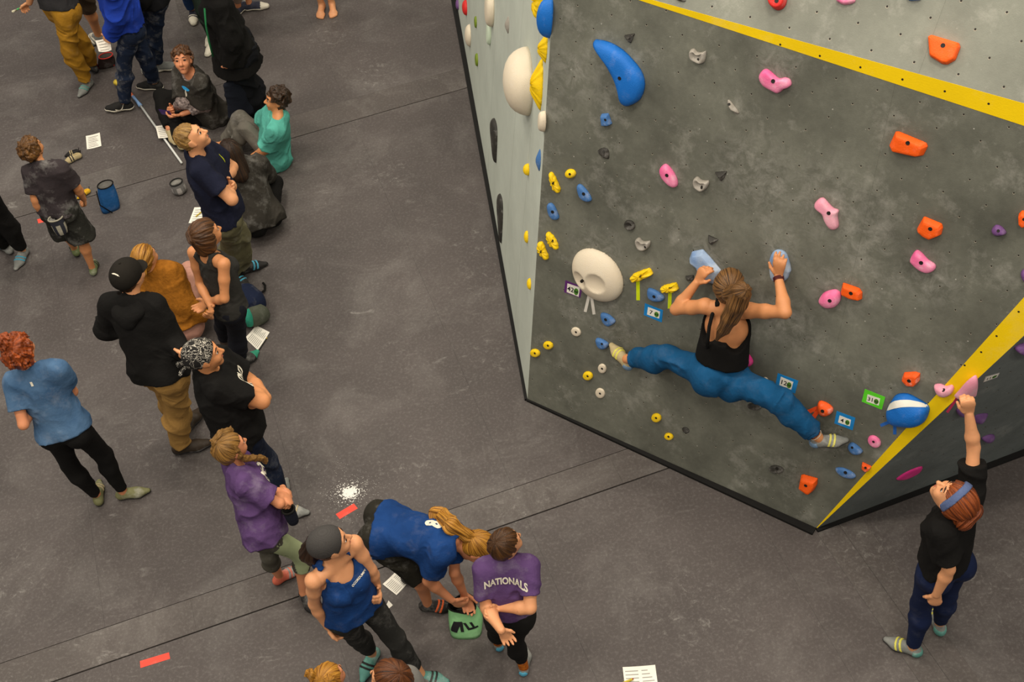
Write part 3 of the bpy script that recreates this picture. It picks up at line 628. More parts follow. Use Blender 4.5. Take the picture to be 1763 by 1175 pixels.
hold_left('cream dome hold far back on the pale side wall', 809, 61, .10, .11, .07, 'dome', H_CREAM)
hold_left('green oval hold, upper of two on the pale side wall', 820, 38, .05, .055, .025, 'pad', H_GREEN)
hold_left('green oval hold, lower of two on the pale side wall', 822, 103, .06, .06, .03, 'pad', H_GREEN)
hold_left('pale mint oval hold on the pale side wall', 844, 57, .07, .11, .045, 'pad', H_MINT)
hold_left('chalky grey hold with dark streak on the pale side wall', 875, 43, .05, .07, .035, 'fin', H_GREY)

# big cream sloper with two thumb hollows
def sculpted_hold(label, plane, centre_px, ru, rv, rot, height, hollows, material, bolt_px):
    c = plane.uvpx(*centre_px); base = plane.pt(*c); r = radians(rot)
    ax = plane.u * cos(r) + plane.v * sin(r); ay = -plane.u * sin(r) + plane.v * cos(r); R3 = np.array([ax, ay, plane.n])
    body = ell(base, R3, (ru, rv, height)); cuts = [half(base, -plane.n)]
    for (hx, hy), rad, depth in hollows:
        q = plane.uvpx(hx, hy); d2 = q - c; e_ = height * math.sqrt(max(0.05, 1 - (np.dot(d2, (cos(r), sin(r))) / ru) ** 2 - (np.dot(d2, (-sin(r), cos(r))) / rv) ** 2))
        cuts.append(carve(ell(plane.pt(q[0], q[1], e_ + rad * .35), R3, (rad, rad, depth + rad * .35))))
    me = sdf_mesh('climbing_hold', [(.004, [body])], .008, material, base, cuts)
    o = link('climbing_hold', me, None, base); tag(o, label, 'climbing hold')
    b = plane.uvpx(*bolt_px); mb = MB(); d2 = b - c
    e_ = height * math.sqrt(max(0.05, 1 - (np.dot(d2, (cos(r), sin(r))) / ru) ** 2 - (np.dot(d2, (-sin(r), cos(r))) / rv) ** 2))
    mb.prism([plane.pt(b[0] + .011 * cos(t), b[1] + .011 * sin(t), e_ - .004) - base for t in [2 * pi * i / 10 for i in range(10)]], -plane.n * .01, plane.n * .006); mb.build('bolt', M_DARK, o)
    return o
sculpted_hold('big cream sloper with two shallow thumb hollows', FRONT, (1030, 473), .205, .195, -50, .10, [((1002, 474), .078, .024), ((1038, 480), .105, .030)], H_CREAM, (1013, 474))

# white band wrapped over the whale
def band_over(src, plane, px, lift, material, name):
    me = src.data; bv = BVHTree.FromPolygons([v.co.copy() for v in me.vertices], [list(p.vertices) for p in me.polygons]); base = np.array(src.location)
    up = [plane.uvpx(*p) for p in px[0]]; dn = [plane.uvpx(*p) for p in px[1]]; V = []; n = len(up); m_ = 5
    for a, b in zip(up, dn):
        for j in range(m_):
            q = a + (b - a) * j / (m_ - 1); h = bv.ray_cast(Vector(CAM_P - base), Vector(unit(plane.pt(*q) - CAM_P)))
            V.append((np.array(h[0]) + np.array(h[1]) * 0 if h[0] is not None else plane.pt(q[0], q[1], 0) - base) + plane.n * lift)
    F = [[i * m_ + j, (i + 1) * m_ + j, (i + 1) * m_ + j + 1, i * m_ + j + 1] for i in range(n - 1) for j in range(m_ - 1)]
    return link(name, mesh_from(name, V, F, material, True), src)
xs = np.linspace(0, 1, 14); pl = lambda pts: [(float(np.interp(t, np.linspace(0, 1, len(pts)), [p[0] for p in pts])), float(np.interp(t, np.linspace(0, 1, len(pts)), [p[1] for p in pts]))) for t in xs]
band_over(wh, FRONT, (pl(C7((705, 882), (725, 868), (760, 862), (800, 862), (850, 872), (884, 884))), pl(C7((690, 916), (720, 906), (760, 898), (800, 896), (850, 897), (893, 898)))), .004, mat('white_paint', (226, 224, 214), .7, .06), 'white_band')

# --- tape tails
def tape(label, plane, px, rgb, lift=.0012, cat='tape', name='tape_strip'):
    mt = mat('tape_%d_%d_%d' % rgb, rgb, .6, .06, 20, .1, 120, .05); uv = [plane.uvpx(*p) for p in px]; c = plane.pt(*(sum(uv) / len(uv)))
    mb = MB(); mb.prism([plane.pt(*q) - c for q in uv], a3(0, 0, 0), plane.n * lift); o = mb.build(name, mt); o.location = c; return tag(o, label, cat)
def strip(p, q, w):
    p = np.asarray(p, float); q = np.asarray(q, float); d = unit(q - p); s_ = a3(-d[1], d[0]) * w / 2; return [tuple(p + s_), tuple(p - s_), tuple(q - s_), tuple(q + s_)]
LIME, WHT, TORA, TPNK, TBLU = (206, 224, 10), (218, 214, 204), (248, 84, 30), (236, 60, 110), (30, 96, 180)
tape('lime yellow tape tail hanging from the long ribbed yellow bar', FRONT, C6(*strip((611, 284), (612, 384), 17)), LIME)
tape('lime yellow tape tail hanging from the yellow bar by the elbow', FRONT, C6(*strip((766, 338), (763, 424), 17)), LIME)
tape('white tape tail under the cream sloper, left one leaning outwards', FRONT, C6(*strip((378, 350), (357, 440), 14)), WHT)
tape('white tape tail under the cream sloper, right one of the pair', FRONT, C6(*strip((385, 352), (400, 452), 14)), WHT)
tape('orange tape tail pointing left from the round orange hold', FRONT, C8(*strip((925, 310), (803, 362), 40)), TORA)
tape('orange tape tail pointing down from the round orange hold', FRONT, C8(*strip((930, 335), (866, 432), 44)), TORA)
tape('blue tape tail of the whale pointing left', FRONT, C7(*strip((722, 962), (660, 988), 15)), TBLU)
tape('blue tape tail of the whale pointing down', FRONT, C7(*strip((729, 975), (729, 1030), 16)), TBLU)
tape('pink tape tail under the pale pink bow hold, left one', FRONT, C7(*strip((952, 836), (934, 926), 12)), TPNK)
tape('pink tape tail right of the bow hold, on the dark face', RIGHT, C7(*strip((1032, 850), (980, 924), 12)), TPNK)

# --- writing: outlines of letters as thin geometry
def text_geo(s, bold=0.0):
    cu = bpy.data.curves.new('lettering', 'FONT'); cu.body = s; cu.size = 1.0; cu.offset = bold; cu.resolution_u = 3; cu.align_x = 'CENTER'; cu.align_y = 'CENTER'
    o = bpy.data.objects.new('lettering', cu); COL.objects.link(o); dg = bpy.context.evaluated_depsgraph_get(); dg.update()
    me = bpy.data.meshes.new_from_object(o.evaluated_get(dg)); V = [tuple(v.co) for v in me.vertices]; F = [list(p.vertices) for p in me.polygons]
    bpy.data.objects.remove(o); bpy.data.curves.remove(cu); bpy.data.meshes.remove(me)
    return np.array(V)[:, :2], F
INK = mat('black_ink', (26, 26, 28), .6, 0, bump=0); PAPER = mat('white_paper', (232, 228, 216), .7, .03, 8, .05); ALIEN = mat('green_ink', (74, 128, 40), .6, .05, bump=0)
def route_card(label, plane, quad, paper, number, rgb):
    Q = [plane.uvpx(*p) for p in quad]; P = [plane.uvpx(*p) for p in paper]; c = sum(Q) / 4; base = plane.pt(*c)
    root = tag(empty('route_card', base), label, 'sign'); rel = lambda q, h: plane.pt(q[0], q[1], h) - base
    mb = MB(); mb.prism([rel(q, .0002) for q in Q], plane.n * 0, plane.n * .0010); mb.build('tape_border', mat('tape_%d_%d_%d' % rgb, rgb, .6, .06, 20, .1, 120, .05), root)
    mb = MB(); mb.prism([rel(q, .0012) for q in P], plane.n * 0, plane.n * .0008); pp = mb.build('paper', PAPER, root)
    bil = lambda s, t: (P[0] * (1 - s) + P[1] * s) * (1 - t) + (P[3] * (1 - s) + P[2] * s) * t
    hgt = np.linalg.norm(P[3] - P[0]); wid = np.linalg.norm(P[1] - P[0]); asp = hgt / wid
    V, F = text_geo(number, .02); k = .70; V = V * k
    mb = MB(); mb.add([rel(bil(.30 + v[0] * asp, .56 - v[1]), .0024) for v in V], F); mb.build('number', INK, pp)
    face = [(.75 + .185 * cos(t), .55 + .34 * sin(t) * (1.0 if sin(t) < 0 else 1.12)) for t in [2 * pi * i / 18 for i in range(18)]]
    mb = MB(); mb.prism([rel(bil(*q), .0022) for q in face], plane.n * 0, plane.n * .0004); al = mb.build('alien_head', ALIEN, pp)
    for sx in (-1, 1):
        eye = [(.75 + sx * (.075 + .065 * cos(t) * .9), .58 + .11 * sin(t) - .05 * cos(t)) for t in [2 * pi * i / 10 for i in range(10)]]
        mb = MB(); mb.prism([rel(bil(*q), .0027) for q in eye], plane.n * 0, plane.n * .0003); link('alien_eye', mb.build('alien_eye', INK, pp).data) if False else mb.build('alien_mark', INK, pp)
    return root
CB = (18, 126, 196)
route_card('purple bordered card numbered 42 beside the cream sloper', FRONT, C6((262, 287), (345, 320), (333, 372), (255, 345)), C6((272, 302), (332, 322), (326, 367), (268, 344)), '42', (92, 40, 110))
route_card('blue bordered card numbered 7 under the taped yellow holds', FRONT, C6((645, 398), (732, 432), (726, 491), (639, 455)), C6((660, 416), (718, 438), (714, 472), (655, 452)), '7', CB)
route_card('blue bordered card numbered 12 above the leg of the climber', FRONT, C6((1285, 735), (1384, 772), (1368, 834), (1273, 793)), C6((1300, 752), (1360, 778), (1350, 815), (1292, 792)), '12', CB)
route_card('blue bordered card numbered 4 right of the taped orange hold', FRONT, C8((1120, 340), (1309, 410), (1280, 536), (1095, 465)), C8((1150, 384), (1265, 430), (1252, 494), (1133, 455)), '4', CB)
route_card('green bordered card numbered 31 left of the blue whale', FRONT, C8((1405, 118), (1610, 200), (1576, 328), (1372, 245)), C8((1432, 170), (1560, 215), (1545, 285), (1420, 243)), '31', (90, 210, 40))
route_card('white card on the dark overhanging face', RIGHT, C7((1165, 753), (1234, 733), (1222, 755), (1154, 779)), C7((1168, 755), (1229, 737), (1219, 753), (1158, 776)), '11', (190, 184, 180))

POSES = {   # joint positions of every figure in metres (world)
 'ginger': dict(pelvis=(-3.128, 5.709, 0.897), hipL=(-3.216, 5.716, 0.887), hipR=(-3.04, 5.699, 0.897), kneeL=(-3.249, 5.74, 0.483), kneeR=(-3.007, 5.776, 0.495), ankL=(-3.198, 5.756, 0.086), ankR=(-3, 5.752, 0.09), toeL=(-3.229, 5.907, 0.03), toeR=(-2.85, 5.757, 0.03), neck=(-3.184, 5.826, 1.397), shL=(-3.332, 5.789, 1.339), shR=(-3.005, 5.808, 1.398), elL=(-3.323, 5.622, 1.112), elR=(-3.019, 5.851, 1.118), wrL=(-3.306, 5.868, 1.078), wrR=(-3.181, 6.018, 1.036), haL=(-3.204, 5.798, 1.163), haR=(-3.188, 5.928, 1.155), head=(-3.198, 5.841, 1.581)),
 'hoodie': dict(pelvis=(-2.481, 6.125, 0.949), hipL=(-2.56, 6.179, 0.948), hipR=(-2.402, 6.07, 0.943), kneeL=(-2.564, 6.243, 0.516), kneeR=(-2.494, 6.116, 0.518), ankL=(-2.574, 6.316, 0.093), ankR=(-2.594, 6.109, 0.096), toeL=(-2.49, 6.461, 0.033), toeR=(-2.431, 6.124, 0.032), neck=(-2.534, 6.274, 1.468), shL=(-2.701, 6.317, 1.449), shR=(-2.369, 6.215, 1.462), elL=(-2.823, 6.362, 1.173), elR=(-2.334, 6.145, 1.164), wrL=(-2.557, 6.335, 1.199), wrR=(-2.202, 5.92, 1.216), haL=(-2.401, 6.358, 1.23), haR=(-2.243, 6.077, 1.228), head=(-2.506, 6.331, 1.658)),
 'bandana': dict(pelvis=(-1.91, 5.504, 0.925), hipL=(-1.935, 5.595, 0.924), hipR=(-1.884, 5.414, 0.92), kneeL=(-1.883, 5.565, 0.503), kneeR=(-1.832, 5.516, 0.506), ankL=(-1.825, 5.516, 0.09), ankR=(-1.809, 5.402, 0.095), toeL=(-1.809, 5.677, 0.031), toeR=(-1.654, 5.36, 0.031), neck=(-1.972, 5.542, 1.45), shL=(-1.922, 5.696, 1.415), shR=(-1.894, 5.392, 1.451), elL=(-1.786, 5.69, 1.15), elR=(-1.664, 5.403, 1.259), wrL=(-1.651, 5.474, 1.207), wrR=(-1.793, 5.619, 1.194), haL=(-1.784, 5.392, 1.223), haR=(-1.873, 5.749, 1.169), head=(-1.948, 5.52, 1.641)),
 'braid': dict(pelvis=(-1.745, 4.756, 0.785), hipL=(-1.764, 4.834, 0.791), hipR=(-1.727, 4.679, 0.772), kneeL=(-1.795, 4.764, 0.435), kneeR=(-1.583, 4.751, 0.437), ankL=(-1.815, 4.837, 0.083), ankR=(-1.644, 4.669, 0.084), toeL=(-1.708, 4.903, 0.023), toeR=(-1.594, 4.546, 0.027), neck=(-1.827, 4.916, 1.213), shL=(-1.845, 5.055, 1.197), shR=(-1.76, 4.787, 1.22), elL=(-1.749, 4.919, 1.003), elR=(-1.583, 4.722, 1.05), wrL=(-1.544, 4.829, 0.989), wrR=(-1.59, 4.919, 0.949), haL=(-1.526, 4.704, 1.032), haR=(-1.528, 4.82, 1.018), head=(-1.819, 4.953, 1.376)),
 'tank': dict(pelvis=(-1.154, 3.99, 0.882), hipL=(-1.079, 4.039, 0.877), hipR=(-1.227, 3.941, 0.88), kneeL=(-0.977, 3.987, 0.484), kneeR=(-1.216, 4.042, 0.486), ankL=(-0.88, 3.94, 0.094), ankR=(-1.189, 4.136, 0.093), toeL=(-0.742, 3.911, 0.028), toeR=(-1.261, 4.017, 0.029), neck=(-1.175, 4.004, 1.384), shL=(-1.049, 4.069, 1.458), shR=(-1.294, 3.906, 1.389), elL=(-0.998, 4.041, 1.208), elR=(-1.348, 3.929, 1.111), wrL=(-0.997, 4.062, 0.98), wrR=(-1.321, 3.915, 0.865), haL=(-0.978, 3.919, 1.016), haR=(-1.302, 3.913, 0.717), head=(-1.161, 4.014, 1.566)),
 'bend': dict(pelvis=(-0.989, 4.605, 0.777), hipL=(-0.974, 4.691, 0.773), hipR=(-1.012, 4.52, 0.783), kneeL=(-0.763, 4.658, 0.44), kneeR=(-0.795, 4.454, 0.465), ankL=(-0.916, 4.696, 0.083), ankR=(-0.806, 4.46, 0.079), toeL=(-0.764, 4.688, 0.029), toeR=(-0.662, 4.427, 0.029), neck=(-0.553, 4.406, 0.86), shL=(-0.534, 4.504, 0.767), shR=(-0.622, 4.29, 0.864), elL=(-0.569, 4.369, 0.535), elR=(-0.734, 4.296, 0.603), wrL=(-0.538, 4.347, 0.299), wrR=(-0.615, 4.264, 0.388), haL=(-0.523, 4.3, 0.164), haR=(-0.539, 4.273, 0.26), head=(-0.404, 4.388, 0.767)),
 'nationals': dict(pelvis=(-0.243, 3.9, 0.733), hipL=(-0.318, 3.905, 0.725), hipR=(-0.168, 3.897, 0.734), kneeL=(-0.338, 4.007, 0.398), kneeR=(-0.242, 3.912, 0.403), ankL=(-0.365, 4.111, 0.077), ankR=(-0.216, 3.916, 0.069), toeL=(-0.385, 4.235, 0.024), toeR=(-0.181, 4.048, 0.029), neck=(-0.218, 4.004, 1.144), shL=(-0.362, 3.981, 1.122), shR=(-0.08, 3.953, 1.132), elL=(-0.367, 3.864, 0.909), elR=(-0.112, 3.785, 0.972), wrL=(-0.295, 3.678, 0.951), wrR=(-0.294, 3.856, 0.905), haL=(-0.263, 3.678, 0.834), haR=(-0.402, 3.818, 0.936), head=(-0.198, 4.026, 1.297)),
 'rightgirl': dict(pelvis=(2.315, 3.734, 0.872), hipL=(2.234, 3.702, 0.868), hipR=(2.397, 3.766, 0.875), kneeL=(2.237, 3.729, 0.472), kneeR=(2.402, 3.77, 0.479), ankL=(2.219, 3.659, 0.087), ankR=(2.434, 3.791, 0.091), toeL=(2.099, 3.739, 0.027), toeR=(2.441, 3.927, 0.022), neck=(2.319, 3.761, 1.35), shL=(2.201, 3.671, 1.354), shR=(2.434, 3.879, 1.37), elL=(2.258, 3.589, 1.092), elR=(2.461, 4.027, 1.606), wrL=(2.219, 3.573, 0.851), wrR=(2.419, 4.097, 1.835), haL=(2.228, 3.573, 0.704), haR=(2.386, 4.094, 1.974), head=(2.267, 3.765, 1.524)),
 'boy': dict(pelvis=(-3.588, 8.288, 0.736), hipL=(-3.658, 8.313, 0.722), hipR=(-3.517, 8.263, 0.741), kneeL=(-3.678, 8.416, 0.393), kneeR=(-3.507, 8.257, 0.403), ankL=(-3.731, 8.536, 0.079), ankR=(-3.542, 8.265, 0.07), toeL=(-3.779, 8.654, 0.026), toeR=(-3.546, 8.396, 0.026), neck=(-3.569, 8.317, 1.166), shL=(-3.697, 8.317, 1.125), shR=(-3.417, 8.285, 1.139), elL=(-3.724, 8.251, 0.9), elR=(-3.388, 8.324, 0.906), wrL=(-3.742, 8.28, 0.695), wrR=(-3.407, 8.402, 0.713), haL=(-3.727, 8.354, 0.595), haR=(-3.432, 8.461, 0.605), head=(-3.619, 8.378, 1.305)),
 'blond': dict(pelvis=(-2.116, 7.733, 0.92), hipL=(-2.131, 7.826, 0.922), hipR=(-2.102, 7.641, 0.911), kneeL=(-2.12, 7.892, 0.497), kneeR=(-2.179, 7.813, 0.516), ankL=(-2.186, 7.994, 0.09), ankR=(-2.273, 7.907, 0.104), toeL=(-2.032, 8.061, 0.033), toeR=(-2.167, 7.784, 0.033), neck=(-2.184, 7.769, 1.458), shL=(-2.148, 7.927, 1.419), shR=(-2.145, 7.6, 1.453), elL=(-2.008, 7.979, 1.16), elR=(-1.968, 7.496, 1.234), wrL=(-2.039, 7.724, 1.225), wrR=(-2.049, 7.745, 1.202), haL=(-1.919, 7.62, 1.237), haR=(-2.105, 7.892, 1.209), head=(-2.176, 7.77, 1.655)),
 'darkseat': dict(pelvis=(-2.039, 8.499, 0.154), hipL=(-2.106, 8.442, 0.155), hipR=(-1.969, 8.552, 0.147), kneeL=(-2.294, 8.768, 0.047), kneeR=(-1.922, 8.945, 0.157), ankL=(-2.183, 9.138, 0.088), ankR=(-2.298, 8.866, 0.088), toeL=(-2.184, 8.979, 0.068), toeR=(-2.448, 8.812, 0.068), neck=(-2.102, 8.693, 0.602), shL=(-2.194, 8.573, 0.613), shR=(-1.96, 8.745, 0.569), elL=(-2.172, 8.572, 0.339), elR=(-1.954, 8.87, 0.321), wrL=(-2.209, 8.705, 0.142), wrR=(-2.186, 8.907, 0.253), haL=(-2.272, 8.807, 0.229), haR=(-2.32, 8.965, 0.244), head=(-2.149, 8.662, 0.773)),
 'teal': dict(pelvis=(-1.963, 9.457, 0.107), hipL=(-1.956, 9.373, 0.098), hipR=(-1.977, 9.542, 0.119), kneeL=(-2.156, 9.514, 0.372), kneeR=(-2.217, 9.699, 0.374), ankL=(-2.361, 9.621, 0.085), ankR=(-2.447, 9.744, 0.088), toeL=(-2.438, 9.498, 0.037), toeR=(-2.58, 9.783, 0.034), neck=(-1.814, 9.372, 0.535), shL=(-1.843, 9.219, 0.513), shR=(-1.869, 9.51, 0.526), elL=(-1.975, 9.272, 0.293), elR=(-2.026, 9.616, 0.342), wrL=(-2.136, 9.37, 0.163), wrR=(-1.966, 9.484, 0.166), haL=(-2.105, 9.238, 0.184), haR=(-2.089, 9.541, 0.183), head=(-1.791, 9.451, 0.688)),
 'greywoman': dict(pelvis=(-2.627, 10.259, 0.106), hipL=(-2.576, 10.185, 0.106), hipR=(-2.685, 10.333, 0.108), kneeL=(-2.969, 10.233, 0.061), kneeR=(-3.067, 10.43, 0.222), ankL=(-2.88, 9.851, 0.089), ankR=(-2.998, 10.066, 0.088), toeL=(-2.945, 9.999, 0.069), toeR=(-2.947, 9.914, 0.071), neck=(-2.64, 10.159, 0.59), shL=(-2.545, 10.024, 0.572), shR=(-2.758, 10.265, 0.567), elL=(-2.588, 10.081, 0.3), elR=(-2.782, 10.075, 0.366), wrL=(-2.827, 10.039, 0.255), wrR=(-2.929, 10.208, 0.219), haL=(-2.975, 10.023, 0.252), haR=(-2.97, 10.077, 0.274), head=(-2.675, 10.156, 0.769)),
 'tankwoman': dict(pelvis=(-2.071, 6.797, 0.827), hipL=(-2.117, 6.872, 0.815), hipR=(-2.028, 6.722, 0.833), kneeL=(-2.209, 7.004, 0.449), kneeR=(-2.097, 6.838, 0.464), ankL=(-2.306, 7.147, 0.095), ankR=(-2.161, 6.896, 0.086), toeL=(-2.196, 7.049, 0.03), toeR=(-2.059, 7.001, 0.028), neck=(-2.073, 6.822, 1.32), shL=(-2.205, 6.9, 1.287), shR=(-1.967, 6.698, 1.318), elL=(-2.23, 6.848, 1.016), elR=(-2.02, 6.594, 1.076), wrL=(-2.149, 6.628, 0.983), wrR=(-2.188, 6.71, 0.952), haL=(-2.138, 6.487, 0.998), haR=(-2.285, 6.745, 0.853), head=(-2.052, 6.831, 1.499)),
 'mustard': dict(pelvis=(-2.639, 7.399, 0.118), hipL=(-2.703, 7.459, 0.114), hipR=(-2.574, 7.341, 0.12), kneeL=(-2.545, 7.663, 0.415), kneeR=(-2.518, 7.551, 0.451), ankL=(-2.411, 7.831, 0.088), ankR=(-2.515, 7.692, 0.087), toeL=(-2.315, 7.952, 0.039), toeR=(-2.365, 7.734, 0.04), neck=(-2.754, 7.543, 0.569), shL=(-2.876, 7.613, 0.509), shR=(-2.604, 7.483, 0.583), elL=(-2.874, 7.441, 0.291), elR=(-2.59, 7.348, 0.337), wrL=(-2.722, 7.604, 0.192), wrR=(-2.398, 7.322, 0.189), haL=(-2.585, 7.655, 0.195), haR=(-2.408, 7.468, 0.195), head=(-2.79, 7.519, 0.745)),
 'mustardpants': dict(pelvis=(-3.92, 11.126, 0.916), hipL=(-3.855, 11.058, 0.915), hipR=(-3.984, 11.194, 0.909), kneeL=(-3.958, 11.024, 0.504), kneeR=(-3.889, 11.197, 0.489), ankL=(-3.934, 11.087, 0.089), ankR=(-3.916, 11.353, 0.097), toeL=(-3.997, 10.939, 0.033), toeR=(-4.026, 11.466, 0.029), neck=(-3.898, 11.244, 1.426), shL=(-3.757, 11.156, 1.4), shR=(-4.02, 11.364, 1.412), elL=(-3.755, 11.374, 1.186), elR=(-4.121, 11.298, 1.138), wrL=(-3.899, 11.53, 1.022), wrR=(-4.249, 11.313, 0.909), haL=(-3.988, 11.621, 0.925), haR=(-4.371, 11.379, 0.83), head=(-3.908, 11.172, 1.607)),
 'shorts': dict(pelvis=(-3.877, 11.827, 0.888), hipL=(-3.826, 11.753, 0.883), hipR=(-3.928, 11.9, 0.889), kneeL=(-3.871, 11.794, 0.48), kneeR=(-3.934, 11.876, 0.484), ankL=(-3.917, 11.905, 0.095), ankR=(-3.902, 11.903, 0.086), toeL=(-4.052, 11.958, 0.024), toeR=(-4.041, 11.834, 0.03), neck=(-3.854, 11.814, 1.385), shL=(-3.759, 11.679, 1.377), shR=(-3.948, 11.949, 1.381), elL=(-3.717, 11.627, 1.1), elR=(-3.975, 11.994, 1.101), wrL=(-3.77, 11.574, 0.861), wrR=(-4.042, 11.963, 0.862), haL=(-3.798, 11.562, 0.714), haR=(-4.063, 11.941, 0.714), head=(-3.874, 11.794, 1.568)),
 'bluehoodie': dict(pelvis=(-3.197, 10.662, 0.921), hipL=(-3.18, 10.569, 0.909), hipR=(-3.217, 10.755, 0.926), kneeL=(-3.364, 10.6, 0.514), kneeR=(-3.194, 10.762, 0.498), ankL=(-3.49, 10.596, 0.099), ankR=(-3.215, 10.881, 0.091), toeL=(-3.655, 10.607, 0.034), toeR=(-3.369, 10.938, 0.032), neck=(-3.171, 10.608, 1.449), shL=(-3.124, 10.441, 1.435), shR=(-3.218, 10.776, 1.452), elL=(-3.202, 10.433, 1.143), elR=(-3.199, 10.832, 1.157), wrL=(-3.344, 10.491, 0.924), wrR=(-3.291, 10.808, 0.91), haL=(-3.437, 10.561, 0.814), haR=(-3.318, 10.792, 0.754), head=(-3.181, 10.591, 1.645)),
 'backpack': dict(pelvis=(-3.047, 11.124, 0.896), hipL=(-3.137, 11.141, 0.897), hipR=(-2.96, 11.102, 0.885), kneeL=(-3.239, 11.163, 0.493), kneeR=(-3.111, 11.145, 0.492), ankL=(-3.32, 11.185, 0.09), ankR=(-3.204, 11.197, 0.094), toeL=(-3.164, 11.215, 0.031), toeR=(-3.046, 11.187, 0.031), neck=(-3.032, 11.081, 1.406), shL=(-3.198, 11.109, 1.406), shR=(-2.866, 11.051, 1.399), elL=(-3.254, 11.087, 1.12), elR=(-2.789, 11.006, 1.121), wrL=(-3.113, 11.299, 1.146), wrR=(-2.852, 11.253, 1.146), haL=(-2.983, 11.374, 1.178), haR=(-2.948, 11.368, 1.178), head=(-3.021, 11.095, 1.596)),
 'whitesneaker': dict(pelvis=(-2.299, 12.018, 0.878), hipL=(-2.283, 12.105, 0.878), hipR=(-2.315, 11.931, 0.874), kneeL=(-2.258, 12.095, 0.479), kneeR=(-2.341, 11.971, 0.473), ankL=(-2.296, 12.106, 0.085), ankR=(-2.411, 12.063, 0.092), toeL=(-2.143, 12.103, 0.03), toeR=(-2.327, 12.184, 0.027), neck=(-2.302, 12.005, 1.369), shL=(-2.275, 12.165, 1.365), shR=(-2.331, 11.844, 1.362), elL=(-2.268, 12.218, 1.088), elR=(-2.346, 11.783, 1.087), wrL=(-2.196, 12.218, 0.851), wrR=(-2.276, 11.757, 0.851), haL=(-2.167, 12.208, 0.706), haR=(-2.246, 11.758, 0.706), head=(-2.275, 11.997, 1.55)),
 'coat': dict(pelvis=(-2.152, 10.002, 0.94), hipL=(-2.12, 9.913, 0.933), hipR=(-2.185, 10.092, 0.941), kneeL=(-2.162, 9.966, 0.505), kneeR=(-2.179, 10.079, 0.511), ankL=(-2.215, 10.08, 0.096), ankR=(-2.136, 10.134, 0.092), toeL=(-2.331, 10.195, 0.033), toeR=(-2.278, 10.052, 0.032), neck=(-2.174, 10.018, 1.471), shL=(-2.112, 9.853, 1.457), shR=(-2.23, 10.182, 1.462), elL=(-2.1, 9.776, 1.164), elR=(-2.197, 10.189, 1.162), wrL=(-2.189, 9.768, 0.913), wrR=(-2.279, 10.168, 0.911), haL=(-2.207, 9.857, 0.782), haR=(-2.305, 10.15, 0.755), head=(-2.169, 9.969, 1.661)),
 'green': dict(pelvis=(-2.586, 11.51, 0.866), hipL=(-2.503, 11.481, 0.856), hipR=(-2.669, 11.539, 0.87), kneeL=(-2.61, 11.557, 0.471), kneeR=(-2.655, 11.456, 0.478), ankL=(-2.682, 11.67, 0.092), ankR=(-2.644, 11.495, 0.085), toeL=(-2.71, 11.523, 0.032), toeR=(-2.717, 11.36, 0.03), neck=(-2.564, 11.462, 1.358), shL=(-2.411, 11.407, 1.35), shR=(-2.717, 11.517, 1.359), elL=(-2.326, 11.377, 1.083), elR=(-2.761, 11.536, 1.082), wrL=(-2.351, 11.298, 0.85), wrR=(-2.795, 11.459, 0.849), haL=(-2.368, 11.274, 0.704), haR=(-2.797, 11.43, 0.704), head=(-2.563, 11.432, 1.539)),
 'barefoot': dict(pelvis=(-1.496, 11.871, 0.888), hipL=(-1.406, 11.863, 0.889), hipR=(-1.585, 11.878, 0.882), kneeL=(-1.411, 11.856, 0.484), kneeR=(-1.526, 11.832, 0.481), ankL=(-1.402, 11.9, 0.086), ankR=(-1.512, 11.909, 0.086), toeL=(-1.392, 11.745, 0.03), toeR=(-1.542, 11.757, 0.032), neck=(-1.505, 11.895, 1.385), shL=(-1.341, 11.881, 1.381), shR=(-1.669, 11.91, 1.377), elL=(-1.286, 11.882, 1.101), elR=(-1.734, 11.922, 1.1), wrL=(-1.28, 11.808, 0.861), wrR=(-1.753, 11.849, 0.861), haL=(-1.289, 11.779, 0.714), haR=(-1.749, 11.818, 0.714), head=(-1.511, 11.868, 1.568)),
 'leftedge': dict(pelvis=(-4.29, 8.465, 0.909), hipL=(-4.197, 8.461, 0.91), hipR=(-4.382, 8.473, 0.904), kneeL=(-4.196, 8.54, 0.5), kneeR=(-4.371, 8.548, 0.489), ankL=(-4.209, 8.609, 0.089), ankR=(-4.365, 8.692, 0.097), toeL=(-4.243, 8.455, 0.033), toeR=(-4.464, 8.809, 0.029), neck=(-4.377, 8.438, 1.422), shL=(-4.206, 8.422, 1.419), shR=(-4.543, 8.452, 1.41), elL=(-4.209, 8.507, 1.138), elR=(-4.481, 8.445, 1.124), wrL=(-4.278, 8.551, 0.895), wrR=(-4.508, 8.355, 0.884), haL=(-4.207, 8.474, 0.778), haR=(-4.502, 8.326, 0.733), head=(-4.32, 8.402, 1.602)),
 'bungirl': dict(pelvis=(-1.179, 3.177, 0.764), hipL=(-1.217, 3.244, 0.763), hipR=(-1.141, 3.111, 0.761), kneeL=(-1.213, 3.243, 0.416), kneeR=(-1.127, 3.098, 0.415), ankL=(-1.235, 3.233, 0.074), ankR=(-1.146, 3.078, 0.074), toeL=(-1.133, 3.317, 0.026), toeR=(-1.021, 3.121, 0.026), neck=(-1.199, 3.221, 1.189), shL=(-1.271, 3.34, 1.179), shR=(-1.13, 3.097, 1.179), elL=(-1.288, 3.325, 0.937), elR=(-1.096, 3.026, 0.948), wrL=(-1.234, 3.363, 0.734), wrR=(-1.043, 3.019, 0.741), haL=(-1.209, 3.371, 0.608), haR=(-1.02, 3.028, 0.615), head=(-1.225, 3.315, 1.317)),
